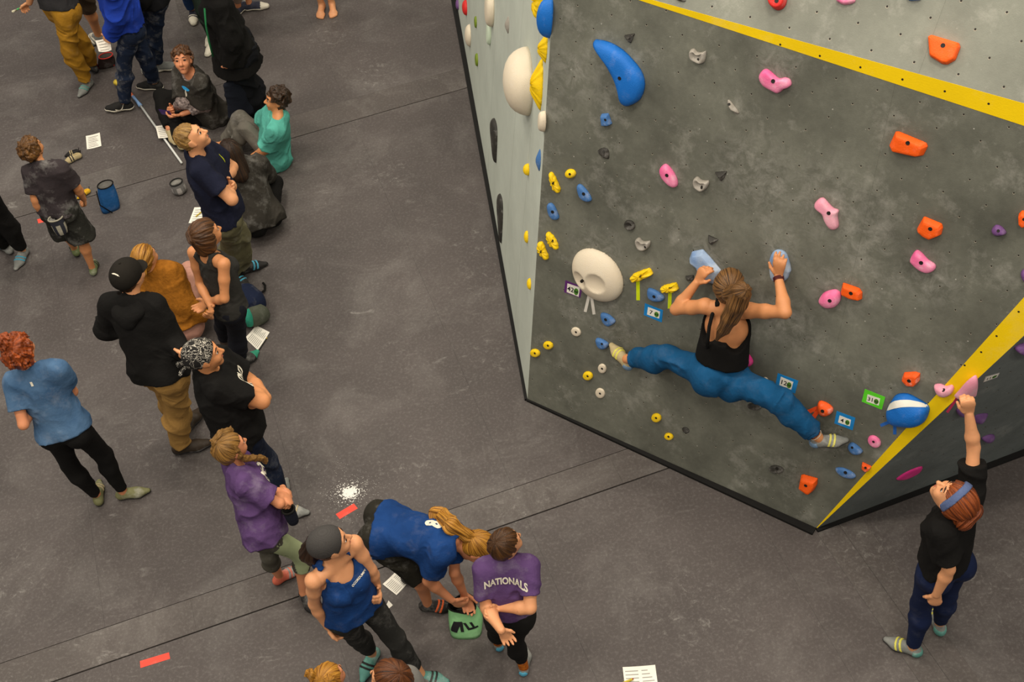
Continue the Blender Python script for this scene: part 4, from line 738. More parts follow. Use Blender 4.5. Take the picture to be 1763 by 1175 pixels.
 'brunette': dict(pelvis=(-0.839, 3.082, 0.852), hipL=(-0.862, 2.999, 0.85), hipR=(-0.817, 3.165, 0.851), kneeL=(-0.87, 2.986, 0.463), kneeR=(-0.821, 3.168, 0.464), ankL=(-0.842, 2.971, 0.082), ankR=(-0.791, 3.164, 0.082), toeL=(-0.989, 2.983, 0.029), toeR=(-0.925, 3.226, 0.029), neck=(-0.839, 3.105, 1.327), shL=(-0.877, 2.952, 1.318), shR=(-0.796, 3.256, 1.318), elL=(-0.882, 2.881, 1.055), elR=(-0.765, 3.278, 1.049), wrL=(-0.941, 2.872, 0.824), wrR=(-0.829, 3.305, 0.821), haL=(-0.968, 2.88, 0.684), haR=(-0.858, 3.306, 0.681), head=(-0.869, 3.192, 1.48)),
 'climber': dict(pelvis=(1.289, 5.16, 1.162), hipL=(1.211, 5.162, 1.194), hipR=(1.364, 5.154, 1.117), kneeL=(1.004, 5.424, 1.103), kneeR=(1.606, 4.856, 1.21), ankL=(0.761, 5.633, 0.903), ankR=(1.837, 4.737, 0.93), toeL=(0.676, 5.767, 0.9), toeR=(1.993, 4.688, 0.919), neck=(1.35, 5.249, 1.674), shL=(1.218, 5.306, 1.676), shR=(1.459, 5.165, 1.734), elL=(1.063, 5.457, 1.519), elR=(1.629, 4.996, 1.859), wrL=(1.2, 5.479, 1.715), wrR=(1.636, 5.214, 1.942), haL=(1.253, 5.477, 1.846), haR=(1.64, 5.235, 2.083), head=(1.359, 5.275, 1.852)),
 'canvasshoes': dict(pelvis=(-2.847, 11.96, 0.871), hipL=(-2.76, 11.975, 0.873), hipR=(-2.935, 11.945, 0.865), kneeL=(-2.753, 11.969, 0.472), kneeR=(-2.902, 11.999, 0.466), ankL=(-2.752, 12.067, 0.087), ankR=(-2.915, 12.127, 0.088), toeL=(-2.723, 11.916, 0.03), toeR=(-2.913, 11.975, 0.032), neck=(-2.851, 11.938, 1.364), shL=(-2.69, 11.967, 1.361), shR=(-3.011, 11.911, 1.358), elL=(-2.635, 11.981, 1.085), elR=(-3.08, 11.903, 1.085), wrL=(-2.612, 11.907, 0.85), wrR=(-3.075, 11.825, 0.85), haL=(-2.613, 11.877, 0.705), haR=(-3.063, 11.797, 0.705), head=(-2.849, 11.911, 1.546)),
}
# ------------------------------------------------------------------ people
_up = a3(0, 0, 1)
def frame_from(x, up):                           # rows: right, forward, up (forward = up x right)
    u = unit(up); r = unit(np.asarray(x) - u * np.dot(x, u)); return np.array([r, np.cross(u, r), u])
SKIN = {}
def skin(name, rgb):
    if name not in SKIN:
        M = mat('skin_' + name, rgb, 0.5, 0.10, 5.0, 0.08, 90.0, 0.0, 0.35); M.node_tree.nodes['Principled BSDF'].inputs['Subsurface Weight'].default_value = 0.08; M.node_tree.nodes['Principled BSDF'].inputs['Subsurface Radius'].default_value = (.01, .004, .002); SKIN[name] = M
    return SKIN[name]
def cloth(name, rgb, dust=0.0, bump=0.35, vary=0.16, **k):
    return mat(name, rgb, 0.9, vary, k.pop('scale', 5.0), bump, 45.0, dust, 0.15, **k)
def hairmat(name, rgb, rgb2=None):
    M = bpy.data.materials.new(name); M.use_nodes = True; nt = M.node_tree; N = nt.nodes; L = nt.links; B = N['Principled BSDF']
    B.inputs['Roughness'].default_value = .42; B.inputs['Specular IOR Level'].default_value = .4
    at = N.new('ShaderNodeAttribute'); at.attribute_name = 'strand'
    def noise(sc, det):
        n = N.new('ShaderNodeTexNoise'); n.inputs['Scale'].default_value = sc; n.inputs['Detail'].default_value = det; L.new(at.outputs['Vector'], n.inputs['Vector']); return n.outputs['Fac']
    c = lin(rgb); c2 = lin(rgb2 or tuple(v * 1.6 for v in rgb)); rp = N.new('ShaderNodeValToRGB'); f = noise(2.2, 6)
    rp.color_ramp.elements[0].position = .34; rp.color_ramp.elements[0].color = tuple(v * .75 for v in c[:3]) + (1,); rp.color_ramp.elements[1].position = .66; rp.color_ramp.elements[1].color = c2
    L.new(f, rp.inputs[0]); L.new(rp.outputs[0], B.inputs['Base Color'])
    bp = N.new('ShaderNodeBump'); bp.inputs['Strength'].default_value = .8; bp.inputs['Distance'].default_value = .006; L.new(noise(5.0, 4), bp.inputs['Height']); L.new(bp.outputs[0], B.inputs['Normal'])
    return M

def clipped(prims, p, n):                         # the same volumes, cut off by a plane
    h = half(p, n); return [((lambda x, y, z, f=f: np.maximum(f(x, y, z), h(x, y, z))), l, u) for f, l, u in prims]

class Person:
    def __init__(s, pid, label, S, skin_m, head=(0, 0), bw=1.0, sex='f', tilt=0.0, ground=True, group=None):
        J = {k: a3(*v) for k, v in POSES[pid].items()}; s.J = J; s.S = S; s.k = S / 1.70; s.bw = bw; s.sex = sex; s.skin = skin_m; s.pid = pid
        s.base = a3(J['pelvis'][0], J['pelvis'][1], 0.0)
        if not ground: s.base = J['pelvis'].copy()
        s.root = tag(empty('person', s.base), label, 'person', group)
        up = unit(J['neck'] - J['pelvis']); s.up = up
        s.T = frame_from(J['shR'] - J['shL'], up)                     # chest frame
        s.Hp = frame_from(J['hipR'] - J['hipL'], up * .6 + _up * .4 if abs(up[2]) > .5 else up)
        yh, ph = radians(head[0]), radians(head[1]); f = a3(cos(yh) * cos(ph), sin(yh) * cos(ph), sin(ph)); r = a3(sin(yh), -cos(yh), 0)
        u = np.cross(r, f); t = radians(tilt); r2 = r * cos(t) - u * sin(t); u2 = r * sin(t) + u * cos(t); s.Hd = np.array([r2, f, u2])
        s.hk = (s.k ** .55) * 1.0; s.hc = J['head']
        s.feet = {}
        for sd in 'LR':
            an, to = J['ank' + sd], J['toe' + sd]; d = to - (an - _up * .06 * s.k)
            f_ = unit(d); 
            if ground and an[2] < .2: f_ = unit(a3(d[0], d[1], 0))
            u_ = unit(_up - f_ * f_[2]); s.feet[sd] = (an, np.array([np.cross(f_, u_), f_, u_]))
    def hp(s, x, y, z): return s.hc + (s.Hd[0] * x + s.Hd[1] * y + s.Hd[2] * z) * s.hk
    def tp(s, x, y, t): # torso point: lateral, forward (m, scaled), t = fraction pelvis->neck
        return s.J['pelvis'] + (s.J['neck'] - s.J['pelvis']) * t + (s.T[0] * x + s.T[1] * y) * s.k
    # ---- torso volumes, inflated by e
    def torso(s, e=0.0, loose=0.0, hips=True):
        k, b, J = s.k, s.bw, s.J; f = s.sex == 'f'; cw, ww, hw = ((.132, .116, .155) if f else (.150, .135, .148)); cw *= b; ww *= b; hw *= b
        P = [ell(s.tp(0, .012, .74), s.T, a3(cw * k + e, .100 * b * k + e, .150 * k + e)),
             ell(s.tp(0, .014, .42), s.T, a3(ww * k + e + loose, .088 * b ** 1.4 * k + e + loose, .160 * k)),
             cone(J['neck'] + (J['shL'] - J['neck']) * .82 - s.up * .012, J['neck'] + (J['shR'] - J['neck']) * .82 - s.up * .012, .052 * k + e, .052 * k + e)]
        for sd in 'LR': P.append(cone(J['neck'] + s.up * .035 * k - s.T[1] * .012, J['neck'] + (J['sh' + sd] - J['neck']) * .72, .040 * k + e, .048 * k + e))
        if f and s.S > 1.5:
            for x in (-.062, .062): P.append(ell(s.tp(x, .095 * b, .68), s.T, a3(.055, .045, .055) * k * b + e))
        if hips: P += s.hips(e)
        return P
    def hips(s, e=0.0):
        k, b, J = s.k, s.bw, s.J; hw = (.150 if s.sex == 'f' else .142) * b
        P = [ell(J['pelvis'] + s.Hp[2] * .045 * k, s.Hp, a3(hw * k + e, .100 * b * k + e, .105 * k + e))]
        for sd in 'LR': P.append(ell(J['hip' + sd] - s.Hp[1] * .035 * k - s.Hp[2] * .012, s.Hp, a3(.082, .088, .092) * k * b + e))
        return P
    def legs(s, e=0.0, e2=None, upto=1.0, sides='LR', flare=0.0, flat=True):
        k, b, J = s.k, s.bw ** .6, s.J; e2 = e if e2 is None else e2; P = []
        for sd in sides:
            h, kn, an = J['hip' + sd], J['knee' + sd], J['ank' + sd]
            if upto >= 1:
                P.append(cone(h, kn, .084 * k * b + e, .056 * k * b + e))
                q = kn + (an - kn) * .33; end = an if upto == 1 else kn + (an - kn) * (upto - 1); ex = _unit(an - kn)
                back = -(s.feet[sd][1][1]); back = unit(back - ex * np.dot(back, ex))
                if upto > 1.28:
                    P.append(cone(kn, q + back * .010, .054 * k * b + e, .056 * k * b + e2)); P.append(cone(q + back * .010, end, .056 * k * b + e2, (.036 + .02 * max(0, 2 - upto)) * k * b + e2, flat_b=flat))
                elif upto > 1: P.append(cone(kn, end, .054 * k * b + e, .056 * k * b + e2, flat_b=flat))
            else:
                end = h + (kn - h) * upto; P.append(cone(h, end, .086 * k * b + e, (.070) * k * b + e + flare, flat_b=flat))
        return P
    def arm(s, sd, e=0.0):
        k, b, J = s.k, s.bw ** .7 * (1.12 if s.sex == 'm' else .90), s.J; a, el, w = J['sh' + sd], J['el' + sd], J['wr' + sd]
        return [ell(a, np.eye(3), a3(.050, .050, .050) * k * b + e), cone(a, a + (el - a) * .45, .050 * k * b + e, .045 * k * b + e), cone(a + (el - a) * .45, el, .045 * k * b + e, .036 * k * b + e),
                cone(el, el + (w - el) * .3, .037 * k * b + e, .040 * k * b + e), cone(el + (w - el) * .3, w, .040 * k * b + e, .026 * k * b + e)]
    def hand(s, sd, pn=None, curl=.35, spread=.0, thumb=.6):
        J, k = s.J, s.k; w, t = J['wr' + sd], J['ha' + sd]; d = unit(t - w)
        if pn is None: pn = (s.tp(0, .05, .2) - w)
        pn = unit(np.asarray(pn, float) - d * np.dot(pn, d)); lat = np.cross(d, pn) * (1 if sd == 'R' else -1); P = []; k = k * 1.04
        kn = w + d * .085 * k
        P.append(cone(w + d * .012 * k, kn, .030 * k, .039 * k, pn, .40))
        for i, (o, L) in enumerate(((.029, .072), (.0098, .080), (-.0098, .074), (-.028, .058))):
            a = kn + lat * o * k - d * (.004 * i * k if i > 1 else 0); di = unit(d + lat * (o * (2 + 10 * spread))); ang = radians(8 + 55 * curl)
            for j, fr in enumerate((.45, .32, .25)):
                dn = unit(di * cos(ang) + pn * sin(ang)); b_ = a + dn * L * fr * k; P.append(cone(a, b_, (.0094 - .0007 * j) * k, (.0088 - .0008 * j) * k)); a = b_; ang += radians(12 + 58 * curl)
        a = w + d * .026 * k + lat * .026 * k; d1 = unit(lat * (.9 * thumb + .15) + d * .75 + pn * .25); b_ = a + d1 * .036 * k; P.append(cone(a, b_, .0135 * k, .0108 * k))
        d2 = unit(d1 * .75 + d * .5 + pn * (.1 + .5 * curl)); P.append(cone(b_, b_ + d2 * .03 * k, .0105 * k, .0088 * k))
        return P
    def foot(s, sd, bare=False):
        an, R = s.feet[sd]; k = s.k; g = an - R[2] * .085 * k
        at = lambda x, y, z: g + (R[0] * x + R[1] * y + R[2] * z) * k
        if not bare: return [cone(an, at(0, .0, .045), .034 * k, .026 * k), cone(at(0, 0, .045), at(0, .06, .034), .026 * k, .022 * k)]
        P = [cone(an, at(0, -.01, .04), .036 * k, .030 * k), cone(at(0, -.03, .034), at(0, .10, .030), .031 * k, .030 * k), cone(at(0, 0, .06), at(0, .11, .03), .030 * k, .026 * k)]
        if bare:
            sgn = 1 if sd == 'L' else -1
            P.append(cone(at(-.024, .115, .018), at(.024, .12, .018), .017 * k, .018 * k))
            for i, (x, L, r) in enumerate(((.034, .056, .0135), (.016, .056, .0095), (0, .050, .009), (-.015, .042, .0088), (-.029, .033, .0085))):
                P.append(cone(at(sgn * x, .115, .016), at(sgn * x, .115 + L, .011), r * 1.1 * k, r * k))
        else: P.append(cone(at(0, .10, .030), at(0, .15, .024), .030 * k, .020 * k))
        return P
    def head(s):
        h, R = s.hk, s.Hd; P = [ell(s.hp(0, -.012, .030), R, a3(.074, .094, .088) * h), ell(s.hp(0, .022, -.035), R, a3(.060, .070, .082) * h),
            ell(s.hp(0, .066, -.098), R, a3(.026, .022, .020) * h), ell(s.hp(0, .074, .030), R, a3(.052, .018, .016) * h)]
        for x in (-1, 1): P += [ell(s.hp(x * .038, .068, -.030), R, a3(.024, .024, .028) * h)]
        N = [cone(s.hp(0, .088, .012), s.hp(0, .114, -.028), .009 * h, .0125 * h), cone(s.hp(-.012, .098, -.032), s.hp(.012, .098, -.032), .010 * h, .010 * h),
             cone(s.hp(-.020, .086, -.066), s.hp(.020, .086, -.066), .0085 * h, .0085 * h)]
        for x in (-1, 1): N.append(cone(s.hp(x * .077, -.004, .020), s.hp(x * .073, .006, -.028), .014 * h, .009 * h))
        for x in (-1, 1): N.append(ell(s.hp(x * .079, -.010, .002), R, a3(.010, .022, .033) * h))
        nk = [cone(s.J['neck'] - s.up * .02, s.hp(0, -.022, -.05), (.056 if s.sex == 'm' else .049) * s.k * s.bw ** .5, .052 * h)]
        return P, N, nk
    def body(s, hands=None, bare=(), h=.0058, feet='LR'):
        hands = hands or {}; P, N, nk = s.head(); big = s.torso(-.007) + s.legs(-.004, flat=False, upto=2) + nk; mid = []
        for sd in 'LR': mid += s.arm(sd)
        P_ft = []
        for sd in feet: P_ft += s.foot(sd, sd in bare)
        fin = []
        for sd in 'LR':
            kw = hands.get(sd, {})
            if kw is not None: fin += s.hand(sd, **kw)
        me = sdf_mesh('body', [(.011, big + P), (.008, mid + P_ft), (.004, N + P[:2]), (.0030, fin)], h, s.skin, s.base, adapt=.06)
        s.bodyo = link('body', me, s.root); s.face(); return s
    def face(s):
        h = s.hk; E = MAT_EYE
        for x in (-1, 1):
            c = s.hp(x * .032, .0835, .012) - s.base; V = []; F = []; Mx = []; n1, n2 = 8, 12; r = .0145 * h
            for i in range(n1 + 1):
                t = pi * i / n1
                for j in range(n2): a = 2 * pi * j / n2; V.append(c + (s.Hd[1] * cos(t) * .8 + s.Hd[0] * sin(t) * cos(a) * 1.15 + s.Hd[2] * sin(t) * sin(a) * .72) * r)
            for i in range(n1):
                for j in range(n2): F.append([i * n2 + j, i * n2 + (j + 1) % n2, (i + 1) * n2 + (j + 1) % n2, (i + 1) * n2 + j]); Mx.append(1 if i < 3 else 0)
            me = mesh_from('eye', V, F, E); me.polygons.foreach_set('material_index', Mx); link('eye', me, s.bodyo)
            mb = MB(); mb.tube([s.hp(x * .014, .093, .034) - s.base, s.hp(x * .032, .091, .040) - s.base, s.hp(x * .052, .078, .034) - s.base], [.0035, .005, .003], 6); mb.build('eyebrow', s.brow if hasattr(s, 'brow') else MAT_BROW, s.bodyo, True)
        mb = MB(); mb.tube([s.hp(-.024, .088, -.066) - s.base, s.hp(0, .0965, -.066) - s.base, s.hp(.024, .088, -.066) - s.base], [.003, .0052, .003], 6); mb.build('lips', MAT_LIP, s.bodyo, True)
    def add(s, name, groups, h, material, cuts=(), noise=None, adapt=.03, parent=None):
        me = sdf_mesh(name, groups, h, material, s.base, cuts, noise, adapt); return link(name, me, parent or s.root)
    # ---- garments
    def top(s, material, kind='tee', hem=-.02, loose=.012, sleeve=.62, e=.011, name='shirt', fold=.005, neck=.085, neckdrop=.0, seed=1, skirt=0.0, flare=.014, arms=None, h=.0074, carves=()):
        k, b, J = s.k, s.bw, s.J; G = s.torso(e, loose, hips=False); f = s.sex == 'f'
        hemp = J['pelvis'] + (J['neck'] - J['pelvis']) * hem
        G.append(cone(s.tp(0, .01, .62), hemp + s.T[1] * .008 - s.up * .02, (.128 if f else .146) * b * k + e + loose * .6, (.150 if f else .146) * b * k + e + loose, s.T[1], .72 * b ** .4))
        A = []; cuts = []
        if hem < .1: G += s.hips(e + max(.012, loose * .9))
        G = clipped(G, hemp, -s.up)
        if kind in ('tee', 'long'):
            for sd in 'LR':
                if arms and sd not in arms: continue
                a, el, w = J['sh' + sd], J['el' + sd], J['wr' + sd]
                if sleeve <= 1:
                    end = a + (el - a) * sleeve; A += [cone(a - (el - a) * .05, end, .050 * k * b + e, .048 * k * b + e + flare, flat_b=True)]
                else:
                    end = el + (w - el) * (sleeve - 1); A += [cone(a, el, .050 * k * b + e, .044 * k * b + e + flare * .8), cone(el, end, .046 * k * b + e + flare * .8, .033 * k * b + e + flare * .6, flat_b=True)]
        if neck: cuts.append(carve(ell(J['neck'] + s.up * (.085 - neckdrop) * k + s.T[1] * .035 * k, s.T, a3(neck, neck * 1.0, .088 + neckdrop * .4) * k)))
        if kind in ('tank', 'racer', 'crop'):
            for sd in 'LR':
                dv = J['sh' + sd] - J['neck']; x = 1 if sd == 'R' else -1
                cuts.append(carve(ell(J['sh' + sd] + s.T[0] * x * .015 * k + s.up * .0 - s.T[1] * (.05 if kind != 'tank' else .0) * k, s.T, a3((.095 if kind != 'tank' else .075), .16, .135) * k)))
            if kind != 'tank': cuts.append(carve(ell(J['neck'] + s.up * .05 * k - s.T[1] * .08 * k, s.T, a3(.05, .07, .09) * k)))
        cuts += [carve(ell(s.tp(x, y, t), s.T, a3(*r) * k)) for x, y, t, r in carves]
        groups = [(.013, G)]
        if A: groups = [(.018, G + A)]
        o = s.add(name, groups, h, material, cuts, folds(fold * 1.7, 32, seed) if fold else None); s.shirt = o; return o
    def pants(s, material, kind='pants', upto=1.96, e=.012, e2=.014, waist=.16, fold=.005, seed=2, name='trousers', flare=.03, sides='LR', h=.0074):
        k = s.k; wp = s.J['pelvis'] + s.Hp[2] * waist * .62 * k
        L = s.legs(e, e2, upto, sides, flare); G = clipped(s.hips(e), wp, s.Hp[2]); cuts = []
        o = s.add(name, [(.012, G + L)], h, material, cuts, folds(fold * 1.7, 30, seed) if fold else None); s.trousers = o; return o
    def shoe(s, sd, upper, sole_m, kind='climb', strap=None, sock=None, heel=None, toe=None, heel_y=-.012):
        an, R = s.feet[sd]; k = s.k; g = an - R[2] * .085 * k; sg = 1 if sd == 'L' else -1
        at = lambda x, y, z: g + (R[0] * x + R[1] * y + R[2] * z) * k
        def prims(e):
            if kind == 'climb':
                return [ell(at(0, -.030, .034), R, a3(.031, .036, .034) * k + e), cone(at(0, -.005, .060), at(.003 * sg, .075, .040), .031 * k + e, .034 * k + e), cone(at(0, -.02, .032), at(.004 * sg, .10, .026), .030 * k + e, .039 * k + e, R[2], .75), cone(at(.004 * sg, .10, .026), at(.014 * sg, .168, .017), .038 * k + e, .020 * k + e, R[2], .75)]
            return [ell(at(0, -.032, .042), R, a3(.035, .040, .042) * k + e), cone(at(0, -.01, .070), at(0, .085, .046), .036 * k + e, .036 * k + e), cone(at(0, -.02, .036), at(.002 * sg, .11, .032), .034 * k + e, .042 * k + e, R[2], .8), cone(at(.002 * sg, .11, .032), at(.008 * sg, .175, .028), .042 * k + e, .032 * k + e, R[2], .8)]
        low = .010 if kind == 'climb' else .020
        up = s.add('shoe', [(.010, prims(0))], .0056, upper, [half(at(0, 0, low * .6), -R[2]), half(at(0, -.02, .082), R[2] - R[1] * .25)], None, .04)
        s.add('sole', [(.010, prims(.0035))], .0056, sole_m, [half(at(0, 0, .001), -R[2]), half(at(0, 0, low * 1.5), R[2])], None, .04, up)
        if strap is not None:
            for y0 in ((.035, .066) if kind == 'climb' else (.05,)):
                s.add('strap', [(.010, prims(.004))], .0050, strap, [half(at(0, y0, 0), -R[1] + R[2] * .5), half(at(0, y0 + .016, 0), R[1] - R[2] * .5), half(at(0, 0, .028), -R[2])], None, .04, up)
        if heel is not None: s.add('heel_cup', [(.010, prims(.003))], .0056, heel, [half(at(0, heel_y, 0), R[1]), half(at(0, 0, low), -R[2]), half(at(0, 0, .06), R[2])], None, .04, up)
        if toe is not None: s.add('toe_cap', [(.010, prims(.003))], .0056, toe, [half(at(0, .115, 0), -R[1]), half(at(0, 0, low), -R[2])], None, .04, up)
        if sock is not None: s.add('sock', [(.010, [cone(at(0, -.01, .06), an + (s.J['knee' + sd] - an) * .2, .040 * k, .042 * k, flat_b=True)])], .006, sock, (), None, .04, up)
        return up
    # ---- hair
    def hair(s, material, style='short', seed=3, amp=.004, freq=60, chain=None, vol=.014, fringe=.062, nape=-.05, name='hair', pole=None):
        h, R = s.hk, s.Hd; v = vol
        P = [ell(s.hp(0, -.016, .034), R, a3(.074 + v, .094 + v, .088 + v) * h)]
        if style in ('bob', 'long'): 
            P += [cone(s.hp(0, -.045, .0), s.hp(0, -.055, nape), .080 * h, .072 * h)]
            P += [cone(s.hp(x * .055, -.01, .02), s.hp(x * .066, -.018, nape), .040 * h, .026 * h) for x in (-1, 1)]
        else: P += [cone(s.hp(0, -.035, .0), s.hp(0, -.045, nape + .02), .074 * h + v * .5, .052 * h + v * .3)]
        rows = lambda x, y, z: [(x - s.hc[0]) * R[i, 0] + (y - s.hc[1]) * R[i, 1] + (z - s.hc[2]) * R[i, 2] for i in range(3)]
        def facecut(x, y, z):
            lx, ly, lz = rows(x, y, z); edge = (.030 if style in ('bob', 'long') else .012) * h
            return -np.maximum(np.maximum(edge - ly, lz - fringe * h - (ly - .05 * h) * .25), -1).astype(np.float32)
        def earcut(x, y, z):
            lx, ly, lz = rows(x, y, z); return -np.maximum(np.maximum(-.03 * h - ly, lz - .012 * h), .066 * h - np.abs(lx)).astype(np.float32)
        cuts = [facecut]
        if style not in ('bob', 'long'): cuts.append(earcut)
        curly = style == 'curly'
        pole = s.hp(*(pole or (0, -.055, .10)))
        o = s.add(name, [(.010, P)], .0052, material, cuts, lumps(amp, freq, seed) if curly else s.strands(pole, amp), 0.02); s.hairo = o
        s.strand_attr(o, pole)
        for nm, pts, rad, am, fq in chain or ():      # ponytail, bun, braid: points and radii
            prims = [cone(pts[i], pts[i + 1], rad[i], rad[i + 1]) for i in range(len(pts) - 1)]
            q = s.add(nm, [(.006, prims)], .0052, material, (), (lumps(am, fq, seed + 1) if fq > 70 or curly else s.chain_strands(pts, am)) if am else None, 0.02, o)
            s.strand_attr(q, None, pts)
        return o
    def sph(s, P, pole):                              # directions round the head measured from the point the hair runs to
        c = s.hp(0, -.016, .03); ax = unit(pole - c); x = unit(np.cross(ax, s.Hd[0] + .01)); y = np.cross(ax, x); D = P - c
        return np.arctan2(D @ y, D @ x), np.arccos(np.clip(D @ ax / (np.linalg.norm(D, axis=1) + 1e-9), -1, 1))
    def strands(s, pole, amp):
        o = _rng.uniform(0, 6.28, 4)
        def f(P):
            ph, th = s.sph(P.astype(np.float64) + s.base, pole); g = np.minimum(1, th * 2.2)
            return (amp * g * (.5 * np.sin(ph * 11 + th * 2 + o[0]) + .35 * np.sin(ph * 23 + 1.5 * np.sin(th * 3) + o[1]) + .3 * np.sin(ph * 41 - th * 2 + o[2]) + .25 * np.sin(th * 6 + ph * 3 + o[3])) * .8).astype(np.float32)
        return f
    def along(s, P, pts):
        best = np.full(len(P), 9.); S_ = np.zeros(len(P)); A_ = np.zeros(len(P)); s0 = 0
        for a, b in zip(pts, pts[1:]):
            ab = b - a; L_ = np.linalg.norm(ab) + 1e-9; ax = ab / L_; t = np.clip((P - a) @ ab / L_ ** 2, 0, 1); q = P - a - t[:, None] * ab; d = np.linalg.norm(q, axis=1)
            x = unit(np.cross(ax, s.Hd[0] + a3(.03, .01, .02))); y = np.cross(ax, x); m_ = d < best; best = np.where(m_, d, best); S_ = np.where(m_, s0 + t * L_, S_); A_ = np.where(m_, np.arctan2(q @ y, q @ x), A_); s0 += L_
        return A_, S_
    def chain_strands(s, pts, amp):
        o = _rng.uniform(0, 6.28, 3)
        def f(P):
            A_, S_ = s.along(P.astype(np.float64) + s.base, pts); return (amp * .8 * (.6 * np.sin(A_ * 5 + S_ * 14 + o[0]) + .5 * np.sin(A_ * 11 - S_ * 9 + o[1]) + .35 * np.sin(S_ * 38 + A_ * 2 + o[2]))).astype(np.float32)
        return f
    def strand_attr(s, o, pole, pts=None):
        me = o.data; n = len(me.vertices); co = np.empty(n * 3, np.float32); me.vertices.foreach_get('co', co); P = co.reshape(-1, 3).astype(np.float64) + s.base
        if pts is None: a, t = s.sph(P, pole); t = t * .35
        else: a, t = s.along(P, pts); t = t * 3
        at = me.attributes.new('strand', 'FLOAT_VECTOR', 'POINT'); at.data.foreach_set('vector', np.stack([np.cos(a) * 5, np.sin(a) * 5, t], 1).astype(np.float32).ravel())
    def hit(s, obj, x, y):                            # point of a garment seen at x, y
        me = obj.data; bv = BVHTree.FromPolygons([v.co.copy() for v in me.vertices], [list(p.vertices) for p in me.polygons])
        h = bv.ray_cast(Vector(CAM_P - s.base), Vector(unit(px_ray(x, y)))); return (np.array(h[0]) + s.base, np.array(h[1]) * (1 if np.dot(h[1], px_ray(x, y)) < 0 else -1)) if h[0] is not None else None
    # ---- print on cloth: flat outline geometry laid onto the garment
    def decal(s, obj, V2, F, centre, right, up, out, material, name, lift=.0035):
        return lay_on(obj, s.base, V2, F, centre, right, up, out, material, name, lift)
def lay_on(obj, base, V2, F, centre, right, up, out, material, name, lift=.0035, reach=.25):
    me = obj.data; bv = BVHTree.FromPolygons([v.co.copy() for v in me.vertices], [list(p.vertices) for p in me.polygons])
    out = unit(out); bm = bmesh.new(); vs = [bm.verts.new((x, y, 0)) for x, y in V2]
    for f in F:
        try: bm.faces.new([vs[i] for i in f])
        except ValueError: pass
    bmesh.ops.triangulate(bm, faces=bm.faces)
    for _ in range(3):
        E_ = [e for e in bm.edges if e.calc_length() > .014]
        if E_: bmesh.ops.subdivide_edges(bm, edges=E_, cuts=1); bmesh.ops.triangulate(bm, faces=bm.faces)
    bm.verts.index_update()
    for v in bm.verts:
        p = centre + right * v.co.x + up * v.co.y - base; hit = bv.ray_cast(Vector(p + out * reach), Vector(-out))
        if hit[0] is not None:
            n = np.array(hit[1]); n = n if n @ out > 0 else -n; v.co = Vector(np.array(hit[0]) + n * lift)
        else: v.co = Vector(p)
    FF = [[v.index for v in f.verts] for f in bm.faces]; VV = [tuple(v.co) for v in bm.verts]; bm.free()
    return link(name, mesh_from(name, VV, FF, material, False), obj)
def _unit(v): return unit(v)
MAT_EYE = [mat('eye_white', (214, 206, 196), .3, 0, bump=0), mat('dark_iris', (34, 22, 14), .2, 0, bump=0)]
MAT_BROW = mat('dark_brow', (58, 36, 22), .8, .1, bump=0); MAT_LIP = mat('lip', (168, 92, 74), .5, .05, bump=0)
RUBBER = mat('black_shoe_rubber', (30, 29, 28), .6, .15, 12, .2, 80, .25)
def grid_poly(fn, n, m_):                        # small helper: a strip of quads from a 2D function
    V = [fn(i / (n - 1), j / (m_ - 1)) for i in range(n) for j in range(m_)]
    return V, [[i * m_ + j, (i + 1) * m_ + j, (i + 1) * m_ + j + 1, i * m_ + j + 1] for i in range(n - 1) for j in range(m_ - 1)]
def swoosh(w, hgt):                              # curved tick mark
    n = 12; V = []; 
    for i in range(n):
        t = i / (n - 1); x = (t - .5) * w; c = hgt * (2.2 * (t - .32) ** 2 - .2); th = hgt * .34 * max(.02, (1 - t) ** .8) * min(1, t * 6 + .15)
        V += [(x, c - th / 2), (x, c + th / 2)]
    return V, [[2 * i, 2 * i + 2, 2 * i + 3, 2 * i + 1] for i in range(n - 1)]
# ------------------------------------------------------------------ the crowd
SK_A = skin('tan', (206, 140, 92)); SK_B = skin('light', (214, 152, 108)); SK_C = skin('rosy', (208, 138, 98))
HR_GINGER = hairmat('copper_hair', (96, 38, 10), (164, 76, 24)); HR_BROWN = hairmat('brown_hair', (52, 30, 14), (98, 62, 28)); HR_DARK = hairmat('dark_brown_hair', (26, 16, 10), (56, 36, 20))
HR_BLOND = hairmat('sandy_hair', (110, 78, 34), (166, 128, 66)); HR_GOLD = hairmat('golden_hair', (118, 70, 16), (198, 142, 52)); HR_STRAW = hairmat('straw_hair', (92, 62, 22), (158, 116, 56)); HR_AUB = hairmat('auburn_hair', (84, 34, 10), (150, 74, 26))
BLACK = cloth('black_cotton', (20, 19, 18)); NAVY = cloth('navy_denim', (24, 32, 50), 0.12, dscale=5.0); DENIM = cloth('dark_denim', (28, 38, 58), 0.25); KHAKI = cloth('khaki_twill', (156, 120, 66)); CHAR = cloth('charcoal_knit', (54, 51, 46), 0.18)
GREEN_SH = mat('olive_shoe', (112, 112, 76), .7, .2, 12, .2, 60, .4); GREY_SH = mat('grey_shoe', (120, 122, 118), .7, .2, 12, .2, 60, .5); TEAL_SH = mat('teal_shoe', (84, 138, 128), .7, .15, 12, .2, 60, .4)
YEL_SH = mat('lemon_shoe', (206, 200, 90), .7, .12, 12, .2, 60, .3); BLK_SH = mat('black_shoe', (34, 32, 31), .7, .2, 12, .2, 60, .25); WHITE_SH = mat('white_rubber', (214, 208, 190), .6, .06, 12, .1, 60, .1); BLUE_ST = mat('blue_strap', (70, 150, 176), .7, .1, 12, .2, 60, .2)
